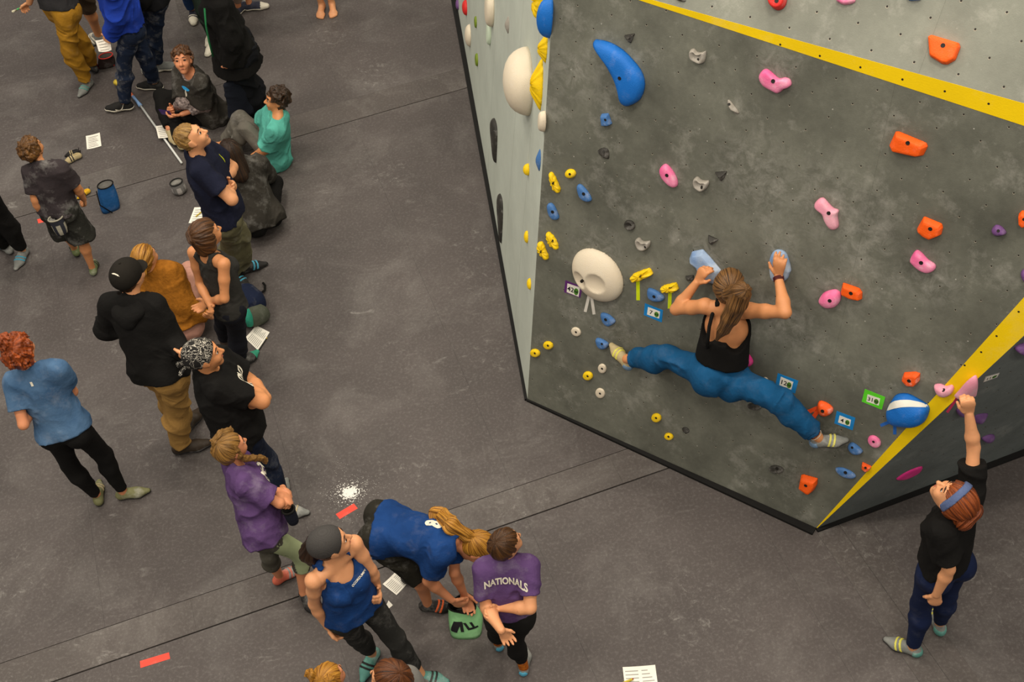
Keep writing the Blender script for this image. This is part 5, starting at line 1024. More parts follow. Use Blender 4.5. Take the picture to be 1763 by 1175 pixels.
BLUE_HEEL = mat('blue_grey_rubber', (104, 132, 160), .6, .12, 12, .15, 60, .4); TAN_SH = mat('tan_shoe', (176, 160, 120), .7, .15, 12, .2, 60, .3)

# 1 -- copper haired woman, lower left
p = Person('ginger', 'woman with curly copper hair, heather blue tee and black leggings', 1.70, SK_C, (80, 5), 1.04); p.body()
p.top(cloth('heather_blue', (58, 90, 126), .12, rgb2=(82, 112, 144)), hem=.05, loose=.012, sleeve=.62, seed=11)
p.pants(BLACK, upto=1.95, e=.004, e2=.006, fold=.003, name='leggings')
p.hair(HR_GINGER, 'curly', amp=.015, freq=72, vol=.028, nape=-.05, chain=[('bun', [p.hp(-.03, -.05, .15), p.hp(-.045, -.035, .165)], [.05, .05], .012, 75)])
for sd in 'LR': p.shoe(sd, GREEN_SH, RUBBER, strap=TAN_SH if sd == 'L' else None, toe=None)
tgv = [(-.008, -.016), (.008, -.016), (.008, .016), (-.008, .016)]
p.decal(p.shirt, tgv, [[0, 1, 2, 3]], p.tp(0, -.1, .93), p.T[0], p.up, -p.T[1], WHITE_SH, 'neck_label')

# 2 -- man in black hoodie and cap
p = Person('hoodie', 'man in black hoodie, black cap and khaki trousers seen from behind', 1.82, SK_B, (58, 4), 1.04, 'm')
p.body(hands={'R': dict(curl=.4), 'L': dict(curl=.4)})
p.top(BLACK, 'long', hem=-.06, loose=.030, sleeve=1.72, e=.017, flare=.012, fold=.006, name='hoodie', seed=5)
p.add('hood', [(.02, [cone(p.tp(-.10, .03, 1.03), p.tp(-.06, -.085, .95), .036, .042), cone(p.tp(-.06, -.085, .95), p.tp(0, -.115, .86), .042, .045, p.T[1], .6), cone(p.tp(0, -.115, .86), p.tp(.06, -.085, .95), .045, .042, p.T[1], .6), cone(p.tp(.06, -.085, .95), p.tp(.10, .03, 1.03), .042, .036)])], .0085, BLACK, (), folds(.008, 24, 9), parent=p.shirt)
p.pants(KHAKI, upto=1.93, e=.022, e2=.030, fold=.008)
p.hair(HR_DARK, 'short', vol=.008)
CAPM = cloth('black_cap_cloth', (30, 27, 23), bump=.2)
cr = p.add('cap', [(.012, [ell(p.hp(0, -.012, .040), p.Hd, a3(.098, .118, .104) * p.hk)])], .0065, CAPM, [half(p.hp(0, -.1, -.012), -p.Hd[2] + p.Hd[1] * .12)])
p.add('brim', [(.01, [ell(p.hp(0, .090, -.004), p.Hd, a3(.072, .070, .009) * p.hk)])], .0055, CAPM, (), None, .004, cr)
p.add('button', [(.004, [ell(p.hp(0, -.012, .145), p.Hd, a3(.01, .01, .006))])], .004, CAPM, (), None, .01, cr)
p.decal(cr, [(-.03 + .005 * i, .011 - .9 * (-.026 + .005 * i) ** 2 * 12 * .6 + dy * (.0045 if 1 < i < 11 else .001)) for i in range(13) for dy in (-1, 1)], [[2 * i, 2 * i + 2, 2 * i + 3, 2 * i + 1] for i in range(12)], p.hp(.01, -.08, .095), p.Hd[0], p.Hd[2] * .6 + p.Hd[1] * .8, p.Hd[2] * .8 - p.Hd[1] * .6, WHITE_SH, 'curved_mark')
for sd in 'LR': p.shoe(sd, mat('brown_leather', (52, 42, 32), .6, .2, 12, .2, 60, .1), RUBBER, 'sneaker')

# 3 -- man in paisley bandana
p = Person('bandana', 'stocky man in a paisley bandana and black tee, arms folded', 1.78, SK_A, (14, 8), 1.22, 'm'); p.body(hands={'L': dict(pn=a3(-.8, .1, .1), curl=.3), 'R': dict(curl=.4)})
p.top(cloth('black_tee', (19, 18, 17)), hem=-.02, loose=.02, sleeve=.68, e=.014, fold=.007, seed=15)
p.pants(NAVY, upto=1.95, e=.014, e2=.020, fold=.007, name='jeans')
BND = mat('paisley_cotton', (24, 22, 20), .85, .1, 8, .2, 50)
nt = BND.node_tree; B_ = nt.nodes['Principled BSDF']; vo = nt.nodes.new('ShaderNodeTexVoronoi'); vo.inputs['Scale'].default_value = 11; vo.feature = 'DISTANCE_TO_EDGE'
tcn = [n for n in nt.nodes if n.type == 'TEX_COORD'][0]; wn = nt.nodes.new('ShaderNodeTexNoise'); wn.inputs['Scale'].default_value = 16; nt.links.new(tcn.outputs['Object'], wn.inputs['Vector'])
wx = nt.nodes.new('ShaderNodeMix'); wx.data_type = 'RGBA'; wx.inputs[0].default_value = .22; nt.links.new(tcn.outputs['Object'], wx.inputs[6]); nt.links.new(wn.outputs['Color'], wx.inputs[7]); nt.links.new(wx.outputs[2], vo.inputs['Vector'])
wv = nt.nodes.new('ShaderNodeMath'); wv.operation = 'SINE'; mm = nt.nodes.new('ShaderNodeMath'); mm.operation = 'MULTIPLY'; mm.inputs[1].default_value = 17; nt.links.new(vo.outputs['Distance'], mm.inputs[0]); nt.links.new(mm.outputs[0], wv.inputs[0])
rr = nt.nodes.new('ShaderNodeValToRGB'); rr.color_ramp.interpolation = 'CONSTANT'; rr.color_ramp.elements[0].color = (.012, .011, .01, 1); rr.color_ramp.elements[1].position = .90; rr.color_ramp.elements[1].color = (.42, .39, .33, 1); nt.links.new(wv.outputs[0], rr.inputs[0]); nt.links.new(rr.outputs[0], B_.inputs['Base Color'])
p.hair(HR_DARK, 'short', vol=.004)
bd = p.add('bandana', [(.012, [ell(p.hp(0, -.018, .036), p.Hd, a3(.092, .112, .100) * p.hk), ell(p.hp(0, -.09, .0), p.Hd, a3(.05, .04, .04) * p.hk)])], .0065, BND, [half(p.hp(0, .06, .035), p.Hd[1] * .8 - p.Hd[2] * .75), half(p.hp(0, 0, -.03), -p.Hd[2])], None)
for x in (-.02, .015): p.add('bandana_tail', [(.006, [cone(p.hp(x, -.115, -.005), p.hp(x * 2.2 - .02, -.18, -.05), .014, .022, p.Hd[1], .4)])], .005, BND, (), None, .004, bd)
V, F = text_geo('O\u00d8O', .03); p.decal(p.shirt, V * .10, F, p.tp(.02, .12, .78), -p.T[0], p.up, p.T[1], WHITE_SH, 'chest_print')
for sd in 'LR': p.shoe(sd, GREY_SH, RUBBER, strap=TAN_SH if sd == 'R' else None)

# 4 -- girl with braid in purple tee
PURP = cloth('purple_jersey', (84, 60, 102), .12)
p = Person('braid', 'girl with a long side braid in a purple tee and mint striped leggings', 1.52, SK_C, (40, 2), 1.0); p.body(hands={'L': dict(curl=.5), 'R': dict(curl=.6)})
p.top(PURP, hem=-.07, loose=.03, sleeve=.72, e=.016, flare=.022, fold=.008, seed=21)
CHLEG = cloth('grey_legging', (74, 71, 62), .1, bump=.15)
p.pants(CHLEG, upto=1.42, e=.005, e2=.006, fold=.002, name='leggings'); rt_ = p.T[0]; km = (p.J['hipR'] + p.J['kneeR']) / 2
p.add('side_stripe', [(.02, p.legs(.0085, .0095, 1.41, 'R'))], .0075, cloth('mint_panel', (150, 160, 122), .1, bump=.1), [half(p.J['kneeR'] + rt_ * .022 * p.k, -rt_), half(p.J['pelvis'] - p.Hp[2] * .05, p.Hp[2])], None, .004, p.trousers)
bq = [p.hp(.065, .0, .07), p.hp(.078, .0, .01), p.hp(.080, .015, -.05), p.hp(.085, .06, -.11), p.hp(.08, .11, -.16), p.hp(.075, .15, -.22), p.hp(.07, .16, -.27)]
bc = []
for i in range(len(bq) - 1):
    for t in (0, .5): bc.append(bq[i] + (bq[i + 1] - bq[i]) * t)
p.hair(HR_STRAW, 'short', amp=.004, vol=.014, nape=-.07, chain=[('braid', bc, [.014 + .006 * (i % 2) for i in range(len(bc))], .005, 120), ('top_braid', [p.hp(-.03, .07, .105), p.hp(-.035, .0, .135), p.hp(-.03, -.07, .12), p.hp(-.02, -.11, .06)], [.018, .022, .020, .014], .006, 110)])
p.shoe('L', mat('coral_shoe', (190, 96, 74), .7, .2, 12, .2, 60, .3), RUBBER, strap=GREY_SH); p.shoe('R', BLK_SH, RUBBER)
V, F = text_geo('OK3', .04); p.decal(p.shirt, V * .11, F, p.tp(.0, .12, .76), -p.T[0], p.up, p.T[1], WHITE_SH, 'chest_print')
BRAID = p

# 5 -- woman in royal blue tank top
ROYAL = cloth('royal_blue_jersey', (22, 56, 108), .05)
p = Person('tank', 'woman in royal blue tank top and grey headscarf looking to her left', 1.68, SK_B, (18, 10), 1.06); p.body(hands={'R': dict(curl=.55), 'L': dict(pn=a3(-.6, .5, .1), curl=.45)})
p.top(ROYAL, 'tank', hem=.08, loose=.004, e=.008, fold=.006, seed=31, neck=.10, neckdrop=.075, name='tank_top')
p.pants(cloth('dark_grey_legging', (42, 42, 40), .12, bump=.2), upto=1.80, e=.004, e2=.006, fold=.003, name='leggings')
p.hair(HR_DARK, 'short', amp=.003, pole=(-.04, -.10, 0), vol=.010, chain=[('ponytail', [p.hp(-.04, -.095, .02), p.hp(-.06, -.13, -.06), p.hp(-.07, -.13, -.15), p.hp(-.07, -.12, -.22)], [.045, .060, .052, .020], .010, 60)])
SCARF = mat('dotted_grey_cotton', (66, 62, 58), .85, .08, 8, .15, 80, rgb2=(74, 70, 64))
nt = SCARF.node_tree; vo = nt.nodes.new('ShaderNodeTexVoronoi'); vo.inputs['Scale'].default_value = 220; vo.inputs['Randomness'].default_value = 0; tcn = [n for n in nt.nodes if n.type == 'TEX_COORD'][0]; nt.links.new(tcn.outputs['Object'], vo.inputs['Vector'])
rr = nt.nodes.new('ShaderNodeValToRGB'); rr.color_ramp.elements[0].position = .25; rr.color_ramp.elements[0].color = (.062, .058, .055, 1); rr.color_ramp.elements[1].position = .4; rr.color_ramp.elements[1].color = (.042, .039, .037, 1); nt.links.new(vo.outputs['Distance'], rr.inputs[0]); nt.links.new(rr.outputs[0], nt.nodes['Principled BSDF'].inputs['Base Color'])
p.add('headscarf', [(.012, [ell(p.hp(0, -.016, .038), p.Hd, a3(.091, .112, .102) * p.hk)])], .0065, SCARF, [half(p.hp(0, .065, .04), p.Hd[1] * .85 - p.Hd[2] * .6), half(p.hp(0, 0, -.02), -p.Hd[2] - p.Hd[1] * .35)], None)
for sd in 'LR': p.shoe(sd, TEAL_SH, RUBBER, strap=BLK_SH)
V, F = text_geo('OCORDUMPY', .03); hc_ = p.hit(p.shirt, 618, 996)
if hc_: r_ = unit(on_floor(618, 973, 1.3) - on_floor(603, 993, 1.3)); r_ = unit(r_ - hc_[1] * np.dot(r_, hc_[1])); p.decal(p.shirt, V * .019, F, hc_[0], r_, np.cross(hc_[1], r_), hc_[1], WHITE_SH, 'chest_lettering')

# 6 -- girl bending over the chalk bucket
p = Person('bend', 'girl bent over the mint chalk bucket, royal blue tee and golden ponytail', 1.66, SK_C, (-6, -72), 1.02); p.body(hands={'R': dict(pn=a3(.2, 1, -.2), curl=.3), 'L': dict(pn=a3(.1, -1, -.1), curl=.25)})
p.top(ROYAL, hem=.05, loose=.020, sleeve=.62, e=.014, fold=.008, seed=41)
p.pants(cloth('black_running_short', (38, 36, 30), .15), 'shorts', upto=.98, e=.013, flare=.03, fold=.006, name='shorts')
gp = on_floor(749, 886, .92); t1_ = on_floor(777, 905, .97)
p.hair(HR_GOLD, 'short', amp=.003, pole=(0, -.105, .03), vol=.013, nape=-.06, chain=[('ponytail', [p.hp(.0, -.105, .03), p.hp(0, -.135, .0), t1_, gp + a3(.04, -.02, .0), gp, gp + a3(-.02, -.06, -.02)], [.022, .032, .048, .046, .034, .014], .012, 46), ('hair_tie', [p.hp(0, -.112, .02), p.hp(0, -.118, .014)], [.026, .026], .0, 1)])
for sd in 'LR': p.shoe(sd, BLK_SH, RUBBER, strap=mat('orange_strap', (214, 92, 40), .7, .1, 12, .1, 60, .1))
V, F = text_geo('8', .05); p.decal(p.shirt, V * a3(.10, .14), F, p.tp(.015, -.1, .80), p.T[0], p.up, -p.T[1], WHITE_SH, 'back_print')

# 7 -- boy in NATIONALS tee
p = Person('nationals', 'boy in purple tee lettered NATIONALS, hands behind his back', 1.42, SK_B, (38, 4), 1.04, 'm'); p.body(hands={'L': dict(pn=a3(.2, -1, .5), curl=.25, spread=.6), 'R': dict(pn=a3(0, -1, .2), curl=.4)})
p.top(PURP, hem=.11, loose=.016, sleeve=.66, e=.012, flare=.008, fold=.005, seed=51)
p.pants(cloth('black_jogger', (22, 21, 20)), upto=1.78, e=.008, e2=.008, fold=.004)
p.hair(hairmat('chestnut_hair', (44, 26, 10), (86, 54, 22)), 'short', amp=.006, vol=.016)
SOCK = mat('patterned_sock', (120, 34, 14), .9, .1, 30, .3, 60, rgb2=(206, 120, 20))
for sd in 'LR': p.shoe(sd, GREY_SH, RUBBER, sock=SOCK, heel=mat('sky_heel_tab', (80, 160, 190), .6, .1, bump=.1), heel_y=-.050)
V, F = text_geo('NATIONALS', .035); V = V * a3(.047, .066) ; V[:, 1] += .014 - 1.5 * V[:, 0] ** 2
V[:, 0] *= .98; p.decal(p.shirt, V, F, p.hit(p.shirt, 871, 1004)[0], p.T[0], p.up, -p.T[1], WHITE_SH, 'back_lettering')

# 8 -- woman reaching up at the right
p = Person('rightgirl', 'woman in black tee and navy leggings reaching up to the bow holds', 1.66, SK_B, (126, 42), 1.06); p.body(hands={'R': dict(pn=a3(.1, 1, .2), curl=.85, thumb=.3), 'L': dict(pn=a3(.3, 1, .2), curl=.6)})
p.top(cloth('black_tee', (19, 18, 17)), hem=.13, loose=.016, sleeve=.66, e=.013, fold=.006, seed=61)
p.pants(cloth('navy_legging', (22, 32, 62), .03, bump=.15), upto=1.94, e=.005, e2=.006, fold=.002, name='leggings')
p.hair(HR_AUB, 'short', amp=.007, pole=(0, -.11, .04), vol=.026, nape=-.06, fringe=.05, chain=[('knot', [p.hp(.02, -.10, .06), p.hp(-.03, -.12, .02)], [.055, .05], .014, 60)])
p.add('headband', [(.01, [ell(p.hp(0, -.010, .034), p.Hd, a3(.109, .128, .124) * p.hk)])], .006, cloth('slate_blue_band', (78, 92, 128), .1), [half(p.hp(0, .050, .06), p.Hd[1] - p.Hd[2] * .35), half(p.hp(0, .006, .06), -p.Hd[1] + p.Hd[2] * .35), half(p.hp(0, 0, 0), -p.Hd[2])], None)
for sd in 'LR': p.shoe(sd, GREY_SH, RUBBER, strap=YEL_SH, toe=None, heel=TEAL_SH)

# 9 -- boy with chalk bag
p = Person('boy', 'boy in dark tee and black shorts with a chalk bag at his back', 1.42, SK_A, (70, 8), .98, 'm'); p.body(hands={'R': dict(curl=.3), 'L': dict(curl=.4)})
p.top(cloth('washed_black_tee', (52, 46, 48), .22), hem=.04, loose=.020, sleeve=.70, e=.013, flare=.018, fold=.005, seed=71)
p.pants(cloth('black_climbing_short', (40, 40, 36), .2), 'shorts', upto=.92, e=.026, flare=.045, fold=.006, name='shorts')
p.hair(hairmat('tawny_hair', (58, 36, 14), (116, 78, 34)), 'curly', amp=.010, freq=85, vol=.024, nape=-.05)
for sd in 'LR': p.shoe(sd, mat('moss_shoe', (98, 108, 70), .7, .2, 12, .2, 60, .4), RUBBER, strap=BLK_SH)
BOY = p

# 10 -- fair haired man with folded arms
p = Person('blond', 'fair haired man in navy tee with folded arms looking up', 1.80, SK_B, (8, 26), 1.06, 'm'); p.body(hands={'L': dict(pn=a3(-.8, .1, .1), curl=.3), 'R': dict(curl=.4)})
p.top(cloth('navy_tee', (24, 27, 44)), hem=-.01, loose=.022, sleeve=.62, e=.014, fold=.007, seed=81)
p.pants(cloth('olive_trouser', (96, 92, 68), .15), upto=1.95, e=.020, e2=.026, fold=.008)
p.hair(HR_BLOND, 'curly', amp=.004, freq=110, vol=.008, fringe=.074)
for sd in 'LR': p.shoe(sd, BLK_SH, RUBBER, strap=BLUE_ST)
pv = [(-.016, -.045), (.012, -.05), (.02, .0), (.008, .045), (-.012, .04), (-.02, .0)]
p.decal(p.shirt, pv, [[0, 1, 2, 3, 4, 5]], p.tp(-.085, .13, .80), -p.T[0], p.up, p.T[1], mat('lime_print', (190, 198, 30), .8, .05, bump=0), 'sleeve_print')

# 11 -- seated, dark hair
p = Person('darkseat', 'seated person with long dark hair and charcoal top, back to us', 1.66, SK_A, (112, -22), 1.05); p.body()
p.top(CHAR, 'long', hem=-.10, loose=.022, sleeve=1.55, e=.016, fold=.007, seed=91, name='sweater')
p.pants(BLACK, upto=1.9, e=.014, e2=.016, fold=.004)
p.hair(HR_DARK, 'long', amp=.006, vol=.016, nape=-.19)
for sd in 'LR': p.shoe(sd, BLK_SH, RUBBER)

# 12 -- seated boy in turquoise
p = Person('teal', 'seated boy in turquoise tee and grey jeans with knees drawn up', 1.56, SK_A, (184, 12), 1.0, 'm'); p.body(bare=('R',), hands={'L': dict(pn=a3(0, 0, -1), curl=.2), 'R': dict(pn=a3(0, 0, -1), curl=.2)})
p.top(cloth('turquoise_tee', (80, 158, 144), .03), hem=-.08, loose=.03, sleeve=.78, e=.018, flare=.026, fold=.009, seed=101)
p.pants(cloth('grey_denim', (98, 94, 86), .2), upto=1.90, e=.014, e2=.016, fold=.006, name='jeans')
p.hair(hairmat('dark_curls', (32, 20, 10), (66, 44, 24)), 'curly', amp=.016, freq=62, vol=.024, fringe=.045)
p.shoe('L', BLK_SH, RUBBER)

# 13 -- seated woman looking up at the camera
p = Person('greywoman', 'short haired woman sitting cross legged, looking up at the camera', 1.68, SK_C, (270, 26), 1.04); p.body(hands={'L': dict(pn=a3(-.3, .5, .9), curl=.35), 'R': dict(pn=a3(.2, -.6, .3), curl=.45)})
p.top(mat('striped_knit', (66, 56, 56), .9, .1, 42, .3, 60, rgb2=(176, 160, 154)), 'long', hem=.2, loose=.0, sleeve=1.62, e=.007, flare=.008, fold=.003, seed=111, name='undershirt')
p.top(CHAR, hem=-.10, loose=.03, sleeve=.85, e=.018, flare=.024, fold=.009, seed=112)
p.pants(BLACK, upto=1.92, e=.014, e2=.018, fold=.004)
p.hair(HR_BROWN, 'curly', amp=.010, freq=70, vol=.022, fringe=.058, nape=-.05)
for sd in 'LR': p.shoe(sd, TAN_SH, RUBBER, 'sneaker')
BH_ = p.hit(p.shirt, 320, 153)
bl = [(.045 * cos(t) * (1.2 if sin(t) > 0 else .9), .022 * sin(t)) for t in [2 * pi * i / 12 for i in range(12)]]
p.decal(p.shirt, bl, [list(range(12))], p.tp(.02, .12, .62) if not BH_ else BH_[0], -p.T[0], p.up, p.T[1] if not BH_ else BH_[1], mat('sky_print', (40, 140, 196), .8, .1, bump=0), 'bird_print')
bl2 = [(.0, .012), (.012, -.02), (.006, -.07), (-.03, -.11), (-.075, -.125), (-.08, -.135), (-.03, -.125), (-.008, -.085), (-.016, -.03)]
p.decal(p.shirt, bl2, [list(range(9))], p.tp(.02, .12, .60) if not BH_ else BH_[0] - p.up * .02, -p.T[0], p.up, p.T[1] if not BH_ else BH_[1], WHITE_SH, 'bird_body_print', lift=.004)
GREYW = p

# 14 -- woman in racerback
p = Person('tankwoman', 'woman in dark racerback top with her hands clasped behind her', 1.64, SK_A, (36, 6), 1.0); p.body(hands={'R': dict(pn=a3(.1, -.6, .9), curl=.3), 'L': dict(pn=a3(-.3, -.8, .5), curl=.35)})
p.top(cloth('charcoal_tank', (50, 49, 46), .05), 'racer', hem=-.02, loose=.012, e=.008, fold=.005, seed=121, neck=.092, neckdrop=.03, name='racerback_top')
p.pants(cloth('black_jean', (28, 29, 36)), upto=1.86, e=.012, e2=.014, fold=.005, name='jeans')
p.hair(HR_BROWN, 'bob', amp=.008, pole=(0, -.10, .065), vol=.018, nape=-.085, chain=[('top_knot', [p.hp(-.02, -.095, .075), p.hp(.02, -.115, .05)], [.030, .028], .010, 70)])
for sd in 'LR': p.shoe(sd, BLK_SH if sd == 'R' else mat('brown_shoe', (66, 52, 42), .7, .2, 12, .2, 60, .1), RUBBER, strap=BLK_SH, toe=mat('sea_green_toe', (46, 140, 112), .6, .1, 12, .1, 60, .1) if sd == 'R' else None)

# 15 -- mustard sweater
p = Person('mustard', 'seated person in mustard sweater with blond bun, behind the black hoodie', 1.66, SK_B, (62, 0), 1.06); p.body()
p.top(cloth('mustard_wool', (146, 92, 26), bump=.6, scale=30), 'long', hem=.05, loose=.035, sleeve=1.9, e=.022, fold=.008, seed=131, name='sweater')
p.pants(cloth('dusty_pink_trouser', (196, 146, 128)), upto=1.94, e=.012, e2=.014, fold=.004)
p.hair(HR_GOLD, 'short', amp=.005, pole=(.02, -.105, 0), vol=.016, nape=-.07, chain=[('bun', [p.hp(.02, -.105, .0), p.hp(.03, -.12, -.035)], [.046, .04], .012, 60)])
for sd in 'LR': p.shoe(sd, TAN_SH, RUBBER, 'sneaker')

# 16..23 -- people cut by the upper and left edges
p = Person('mustardpants', 'person in mustard trousers and grey climbing shoes at the top left', 1.78, SK_B, (225, -10), 1.04, 'm'); p.body(hands={'R': dict(curl=.6)})
p.top(cloth('dark_grey_tee', (44, 43, 44)), hem=.08, loose=.02, sleeve=.65, e=.014, seed=141); p.pants(cloth('mustard_twill', (160, 116, 34), .06), upto=1.93, e=.022, e2=.026, fold=.009)
p.hair(HR_BROWN, 'short'); p.shoe('L', GREY_SH, RUBBER, strap=TEAL_SH); p.shoe('R', BLK_SH, RUBBER); MUST = p
p = Person('shorts', 'person in brown shorts and grey shoes behind the mustard trousers', 1.70, SK_A, (215, 0), 1.0, 'm'); p.body()
p.top(cloth('brown_tee', (70, 56, 46)), hem=-.02, loose=.02, e=.014, seed=142); p.pants(cloth('brown_short', (64, 52, 40)), 'shorts', upto=1.06, e=.02, e2=.03, fold=.006, name='shorts'); p.hair(HR_DARK, 'short')
for sd in 'LR': p.shoe(sd, GREY_SH, RUBBER, strap=WHITE_SH)
p = Person('bluehoodie', 'person in bright blue hoodie and dark jeans, black trainers with white soles', 1.80, SK_B, (196, 0), 1.08, 'm'); p.body(hands={'L': dict(curl=.5)})
p.top(cloth('cobalt_fleece', (26, 54, 146), .02), 'long', hem=.12, loose=.035, sleeve=1.92, e=.022, fold=.010, seed=143, name='hoodie'); p.pants(DENIM, upto=1.95, e=.010, e2=.012, fold=.007, name='jeans'); p.hair(HR_DARK, 'short')
for sd in 'LR':
    u = p.shoe(sd, mat('black_mesh_shoe', (26, 25, 24), .8, .15, 30, .3, 90, .05), WHITE_SH, 'sneaker'); an, R = p.feet[sd]
    if sd == 'L': V, F = swoosh(.105, .085); p.decal(u, [(x, y) for x, y in V], F, an - R[2] * .046 + R[1] * .045, -R[1], R[2], -R[0], WHITE_SH, 'side_mark', .005)
BLUEH = p
p = Person('backpack', 'person with black rucksack and jeans behind the blue hoodie', 1.74, SK_B, (100, 0), 1.0, 'm'); p.body()
p.top(cloth('black_jacket', (26, 26, 28)), 'long', hem=-.05, loose=.025, sleeve=1.9, e=.02, seed=144, name='jacket'); p.pants(DENIM, upto=1.95, e=.012, e2=.014, fold=.007, name='jeans'); p.hair(HR_DARK, 'short')
for sd in 'LR': p.shoe(sd, GREY_SH, WHITE_SH, 'sneaker')
PACK = p
p = Person('canvasshoes', 'person in blue jeans and canvas shoes with white toe caps, top edge', 1.68, SK_B, (-80, 0), 1.0); p.body()
p.top(cloth('grey_tee', (110, 108, 104)), hem=-.05, e=.013, seed=145); p.pants(cloth('blue_denim', (40, 66, 110)), upto=1.92, e=.010, e2=.010, fold=.006, name='jeans'); p.hair(HR_BROWN, 'bob')
CANV = mat('navy_canvas', (50, 52, 66), .9, .15, 20, .3, 90, .1)
for sd in 'LR': p.shoe(sd, CANV, WHITE_SH, 'sneaker', toe=WHITE_SH, strap=WHITE_SH)
p = Person('whitesneaker', 'person behind the black coat, only a canvas shoe with white toe showing', 1.68, SK_C, (-10, 0), 1.0); p.body()
p.top(cloth('sand_tee', (150, 132, 110)), hem=-.05, e=.013, seed=146); p.pants(cloth('sand_legging', (128, 108, 96)), upto=1.82, e=.006, e2=.006, fold=.004, name='leggings'); p.hair(HR_BROWN, 'bob')
for sd in 'LR': p.shoe(sd, CANV, WHITE_SH, 'sneaker', toe=WHITE_SH)
p = Person('coat', 'person in a long black coat and wide dark trousers', 1.80, SK_C, (200, 0), 1.05); p.body(hands={'L': dict(curl=.5)})
ct = p.top(cloth('black_wool', (17, 16, 15)), 'long', hem=-.10, loose=.04, sleeve=1.93, e=.026, fold=.010, seed=147, name='coat_body')
p.add('coat_skirt', [(.03, [cone(p.tp(0, .01, .35), p.J['pelvis'] - a3(0, 0, .20), .165, .285, p.T[1], .8, flat_b=True)])], .0095, cloth('black_wool', (0, 0, 0)), (), folds(.014, 16, 4), parent=ct)
p.pants(cloth('black_wide_trouser', (20, 21, 25)), upto=1.97, e=.05, e2=.075, fold=.014); p.hair(HR_DARK, 'bob')
for sd in 'LR': p.shoe(sd, mat('grey_suede', (92, 90, 86), .9, .15, 20, .3, 90, .1), RUBBER, 'sneaker')
COATP = p
p = Person('green', 'person in dark green trousers half hidden behind the black coat', 1.68, SK_B, (250, 0), .98, 'm'); p.body()
p.top(cloth('green_jacket', (26, 78, 48)), 'long', hem=-.05, sleeve=1.9, e=.02, seed=148, name='jacket'); p.pants(cloth('bottle_green_trouser', (44, 56, 48)), upto=1.95, e=.012, e2=.014); p.hair(HR_BROWN, 'short')
for sd in 'LR': p.shoe(sd, WHITE_SH, WHITE_SH, 'sneaker')
p = Person('barefoot', 'barefoot person stepping in at the top edge', 1.70, SK_B, (-95, 0), 1.0, 'm'); p.body(bare=('L', 'R'))
p.top(cloth('grey_tee', (110, 108, 104)), hem=-.05, e=.013, seed=149); p.pants(cloth('navy_short', (40, 44, 60)), 'shorts', upto=.95, e=.02, name='shorts'); p.hair(HR_BROWN, 'short')
p = Person('leftedge', 'person in black trousers cut by the left edge', 1.75, SK_B, (-95, 0), 1.0, 'm'); p.body()
p.top(cloth('blue_jacket', (26, 44, 104)), 'long', hem=-.12, sleeve=1.9, e=.018, seed=150, name='jacket'); p.pants(BLACK, upto=1.95, e=.014, e2=.020); p.hair(HR_DARK, 'short')
for sd in 'LR': p.shoe(sd, GREY_SH, RUBBER, strap=BLUE_ST)
# 24, 25 -- two heads at the lower edge
p = Person('bungirl', 'girl with two small hair buns at the bottom edge', 1.45, SK_C, (60, 0), 1.0); p.body()
p.top(cloth('teal_tee', (40, 96, 96)), hem=-.05, e=.014, seed=151); p.pants(BLACK, upto=1.9, e=.006, name='leggings')
p.hair(HR_GOLD, 'short', amp=.005, freq=40, vol=.015, nape=-.07, chain=[('bun', [p.hp(-.055, -.045, .115), p.hp(-.062, -.05, .13)], [.030, .026], .010, 80), ('bun', [p.hp(.055, -.045, .115), p.hp(.062, -.05, .13)], [.030, .026], .010, 80)])
for sd in 'LR': p.shoe(sd, GREY_SH, RUBBER)
p = Person('brunette', 'brown haired woman with a centre parting at the bottom edge', 1.62, SK_B, (150, 5), 1.0); p.body()
p.top(cloth('grey_tee', (110, 108, 104)), hem=-.05, e=.014, seed=152); p.pants(NAVY, upto=1.9, e=.010, name='jeans')
p.hair(hairmat('glossy_brown_hair', (46, 22, 8), (110, 62, 26)), 'long', amp=.004, freq=36, vol=.016, nape=-.20)
for sd in 'LR': p.shoe(sd, GREY_SH, RUBBER)

# 26 -- the climber
p = Person('climber', 'climber with long ponytail, black crop top and teal trousers, legs split wide', 1.63, SK_A, (52, 8), 1.16, ground=False)
p.Hd = frame_from(FRONT.u, FRONT.v * .92 + FRONT.n * .2); p.Hd = np.array([p.Hd[0], -np.cross(p.Hd[0], p.Hd[2]) if np.dot(np.cross(p.Hd[2], p.Hd[0]), FRONT.n) > 0 else np.cross(p.Hd[2], p.Hd[0]), p.Hd[2]])
p.body(hands={'L': dict(pn=-FRONT.n * .9 + FRONT.u * .4, curl=.42), 'R': dict(pn=-FRONT.n, curl=.08, spread=.2, thumb=.9)})
p.top(cloth('black_rib', (18, 17, 16), bump=.2), 'racer', hem=.25, loose=.0, e=.007, fold=.002, seed=161, neck=.09, carves=[(x, -.085, .80, (.092, .118, .155)) for x in (-.115, .115)] + [(0, -.13, .90, (.20, .10, .165))], name='crop_top')
mb = MB(); mb.tube([p.tp(-.078, .0, 1.03) - p.base, p.tp(-.080, -.075, .97) - p.base, p.tp(-.076, -.122, .85) - p.base, p.tp(-.072, -.134, .70) - p.base, p.tp(-.070, -.126, .54) - p.base], .012, 8); mb.build('shoulder_strap', p.shirt.data.materials[0], p.shirt, True)
TEALT = cloth('teal_blue_twill', (20, 76, 118), .04)
p.pants(TEALT, upto=1.80, e=.013, e2=.020, fold=.008, waist=.23)
